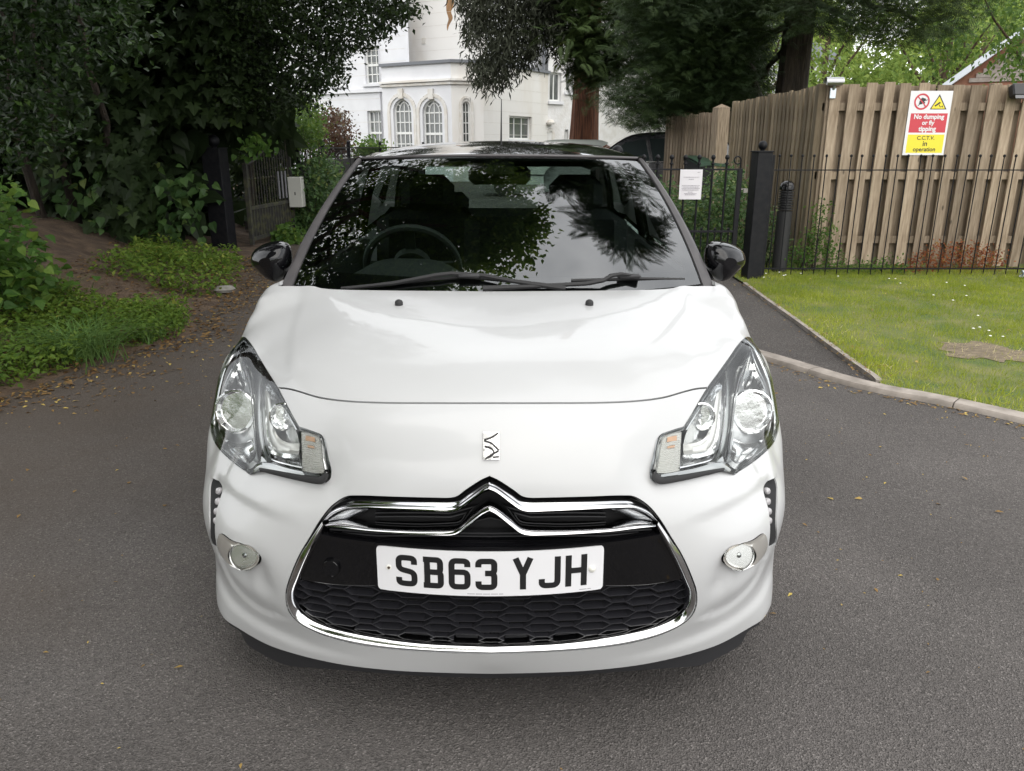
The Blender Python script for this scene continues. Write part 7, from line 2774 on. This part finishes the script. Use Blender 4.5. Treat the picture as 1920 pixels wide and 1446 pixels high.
parts_ = []
P = bank_points(60000, .02, 2.6, -.5, 5.2, .17)
d = edge_x(P[:, 1]) - P[:, 0]
k = fbm(P[:, :2], 1.6) * .7 + .75 - .8 * (d < .10) - .5 * ((P[:, 1] > 4.4) & (d > .6))
P = P[rt.random(len(P)) < np.clip(k, 0, 1)]
parts_.append(leaves(P, (.2, -.6, .6), .028 + .032 * rt.random(len(P)), 'oval', wo=.2, wu=1, wr=.5, tip_down=0, tip_out=.5, tip_rand=.9, rng=rt, jit=np.clip(.45 + .35 * fbm(P[:, :2], 2.0) + .2 * rt.normal(size=len(P)), 0, 1)))
P = bank_points(12000, .05, 1.3, 4.5, 8.6, .20)
k = fbm(P[:, :2] + 4.0, 1.3) * .6 + .45 - .75 * ((P[:, 1] > 4.9) & (P[:, 1] < 5.9))
P = P[rt.random(len(P)) < np.clip(k, 0, 1)]
parts_.append(leaves(P, (.2, -.6, .6), .04 + .035 * rt.random(len(P)), 'oval', wo=.2, wu=1, wr=.5, tip_down=0, tip_out=.5, tip_rand=.9, rng=rt))
foliage('ground_cover', parts_, L['ground'], kind='stuff')

NB = thing('nettle_clump', 'bright broad-leaved nettles at the left edge of the picture', 'plant')
C_ = px_points([(-140, 340), (10, 345), (28, 400), (40, 450), (85, 490), (100, 530), (50, 570), (-140, 600)], 330, 5.4, 6.6, rt)
P = clump(C_, 7, (.09, .09, .06), rt)
foliage('foliage', [leaves(P, OUTC(P), .05 + .045 * rt.random(len(P)), 'heart', wo=.3, wu=.9, wr=.4, tip_down=.5, tip_out=.6, tip_rand=.6, rng=rt)], L['nettle'], NB)
mb = MB()
for q in C_[::24]: limb(mb, (q[0], q[1], float(on_bank(q[0], q[1]))), q, .004, .002, 4, .2, 3)
mb.each('stem', mat('green_stem', (.05, .09, .03), .7), NB)


def tuft(label, u, v, z, n, h, spread):
    T = thing('grass_tuft', label, 'grass', group='grass tufts on the bank')
    c = at_z(u, v, z)
    P = c + np.c_[rt.normal(size=(n, 2)) * spread, np.zeros(n)]
    P[:, 2] = on_bank(P[:, 0], P[:, 1]) - .01
    a = rt.random(n) * 2 * PI
    o = np.c_[np.cos(a), np.sin(a), np.zeros(n)]
    mb_ = []
    for seg in range(1):
        pass
    # arching blades, three segments each
    hh = h * (.6 + .6 * rt.random(n)); w = .003 + .002 * rt.random(n)
    sd = np.c_[-np.sin(a), np.cos(a), np.zeros(n)]
    rows = []
    for t in (0, .35, .7, 1.0):
        ctr = P + o * (hh * (.20 * t + .85 * t * t))[:, None] + np.array([0, 0, 1]) * (hh * (1.25 * t - .75 * t * t))[:, None]
        ww = (w * (1 - .85 * t))[:, None]
        rows += [ctr - sd * ww, ctr + sd * ww]
    V = np.stack(rows, 1).reshape(-1, 3)
    f = np.array([(0, 1, 3), (0, 3, 2), (2, 3, 5), (2, 5, 4), (4, 5, 7), (4, 7, 6)])
    F = (f[None] + (np.arange(n) * 8)[:, None, None]).reshape(-1, 3)
    foliage('blades', [(V, F, np.repeat(rt.random(n), 8))], L['tuft'], T)


tuft('large arching tuft of long grass at the verge on the left', 150, 645, .12, 420, .42, .10)
tuft('small tuft of grass beside the leaf litter nearer the car', 285, 628, .05, 90, .18, .06)
tuft('thin tuft of grass among the ground cover', 95, 560, .2, 160, .35, .12)
shrub('clover_patch', 'small bright green clump at the very edge of the asphalt', [(300, 630), (320, 612), (345, 610), (356, 625), (345, 638)], 60, 6.2, 6.4, 9, .026, L['ground'], sig=.035, stem=False, wu=1.0)

# ---- leaf litter: verge, and scattered yellow leaves on the asphalt
parts_ = []
P = bank_points(5200, -.25, 1.6, -.5, 9.0, .02)
P[:, 2] = np.maximum(P[:, 2], .004)
parts_.append(leaves(P, (0, 0, 1), .030 + .035 * rt.random(len(P)), 'oval', wo=1, wu=.5, wr=.35, tip_down=0, tip_out=0, tip_rand=1, rng=rt, jit=rt.random(len(P)) ** 1.5 * .85))
n = 1500
y = 2.5 + 6 * rt.random(n); x = edge_x(y) + np.abs(rt.normal(size=n)) * .42
P = np.c_[x, y, np.full(n, .006)]
parts_.append(leaves(P, (0, 0, 1), .016 + .03 * rt.random(n), 'oval', wo=1, wu=.5, wr=.2, tip_down=0, tip_out=0, tip_rand=1, rng=rt, jit=rt.random(n)))
n = 1700
P = np.c_[-4 + 9 * rt.random(n), -1.4 + 8.5 * rt.random(n), np.full(n, .005)]
P = P[~((np.abs(P[:, 0]) < .85) & (P[:, 1] > -.05))]
onl = in_poly(P[:, :2], lawnp) | in_poly(P[:, :2], pathp)
P[onl, 2] = np.where(in_poly(P[onl, :2], lawnp), KZ + .012, .011)
P = P[(edge_x(P[:, 1]) < P[:, 0])]
parts_.append(leaves(P, (0, 0, 1), .010 + .030 * rt.random(len(P)) ** 4, 'oval', wo=1, wu=.5, wr=.25, tip_down=0, tip_out=0, tip_rand=1, rng=rt, jit=.7 + .3 * rt.random(len(P))))
n = 260
s = rt.random(n) ** .7 * (len(KF) - 1); i = s.astype(int)
P = np.c_[KF[i] - kn[i] * (.02 + .05 * np.abs(rt.normal(size=n)))[:, None], np.full(n, .006)]
parts_.append(leaves(P, (0, 0, 1), .014 + .016 * rt.random(n), 'oval', wo=1, wu=.5, wr=.2, tip_down=0, tip_out=0, tip_rand=1, rng=rt, jit=.6 + .4 * rt.random(n)))
n = 200
s = rt.random(n) * (len(ED) - 1); i = s.astype(int)
P = np.c_[ED[i] + rt.normal(size=(n, 2)) * .07, np.full(n, KZ + .012)]
parts_.append(leaves(P, (0, 0, 1), .016 + .02 * rt.random(n), 'oval', wo=1, wu=.5, wr=.25, tip_down=0, tip_out=0, tip_rand=1, rng=rt, jit=.3 + .6 * rt.random(n)))
foliage('fallen_leaves', parts_, L['dead'], kind='stuff')
# stone at the verge by the gate and a dead twig
V, F = [], []
st = MB().lathe([(0, 0), (.09, .0), (.12, .04), (.08, .09), (0, .10)], (0, 0, 0), 9)
c = at_z(422, 548, .02)
o = st.build('verge_stone', mat('grey_stone', (.28, .27, .25), .9, col2=(.2, .19, .17), nscale=12))
o.location = c; o.scale = (.9, .5, .7); o.rotation_euler = (0, 0, .5)
tag(o, 'pale grey stone half buried at the verge by the drive gate', 'stone')
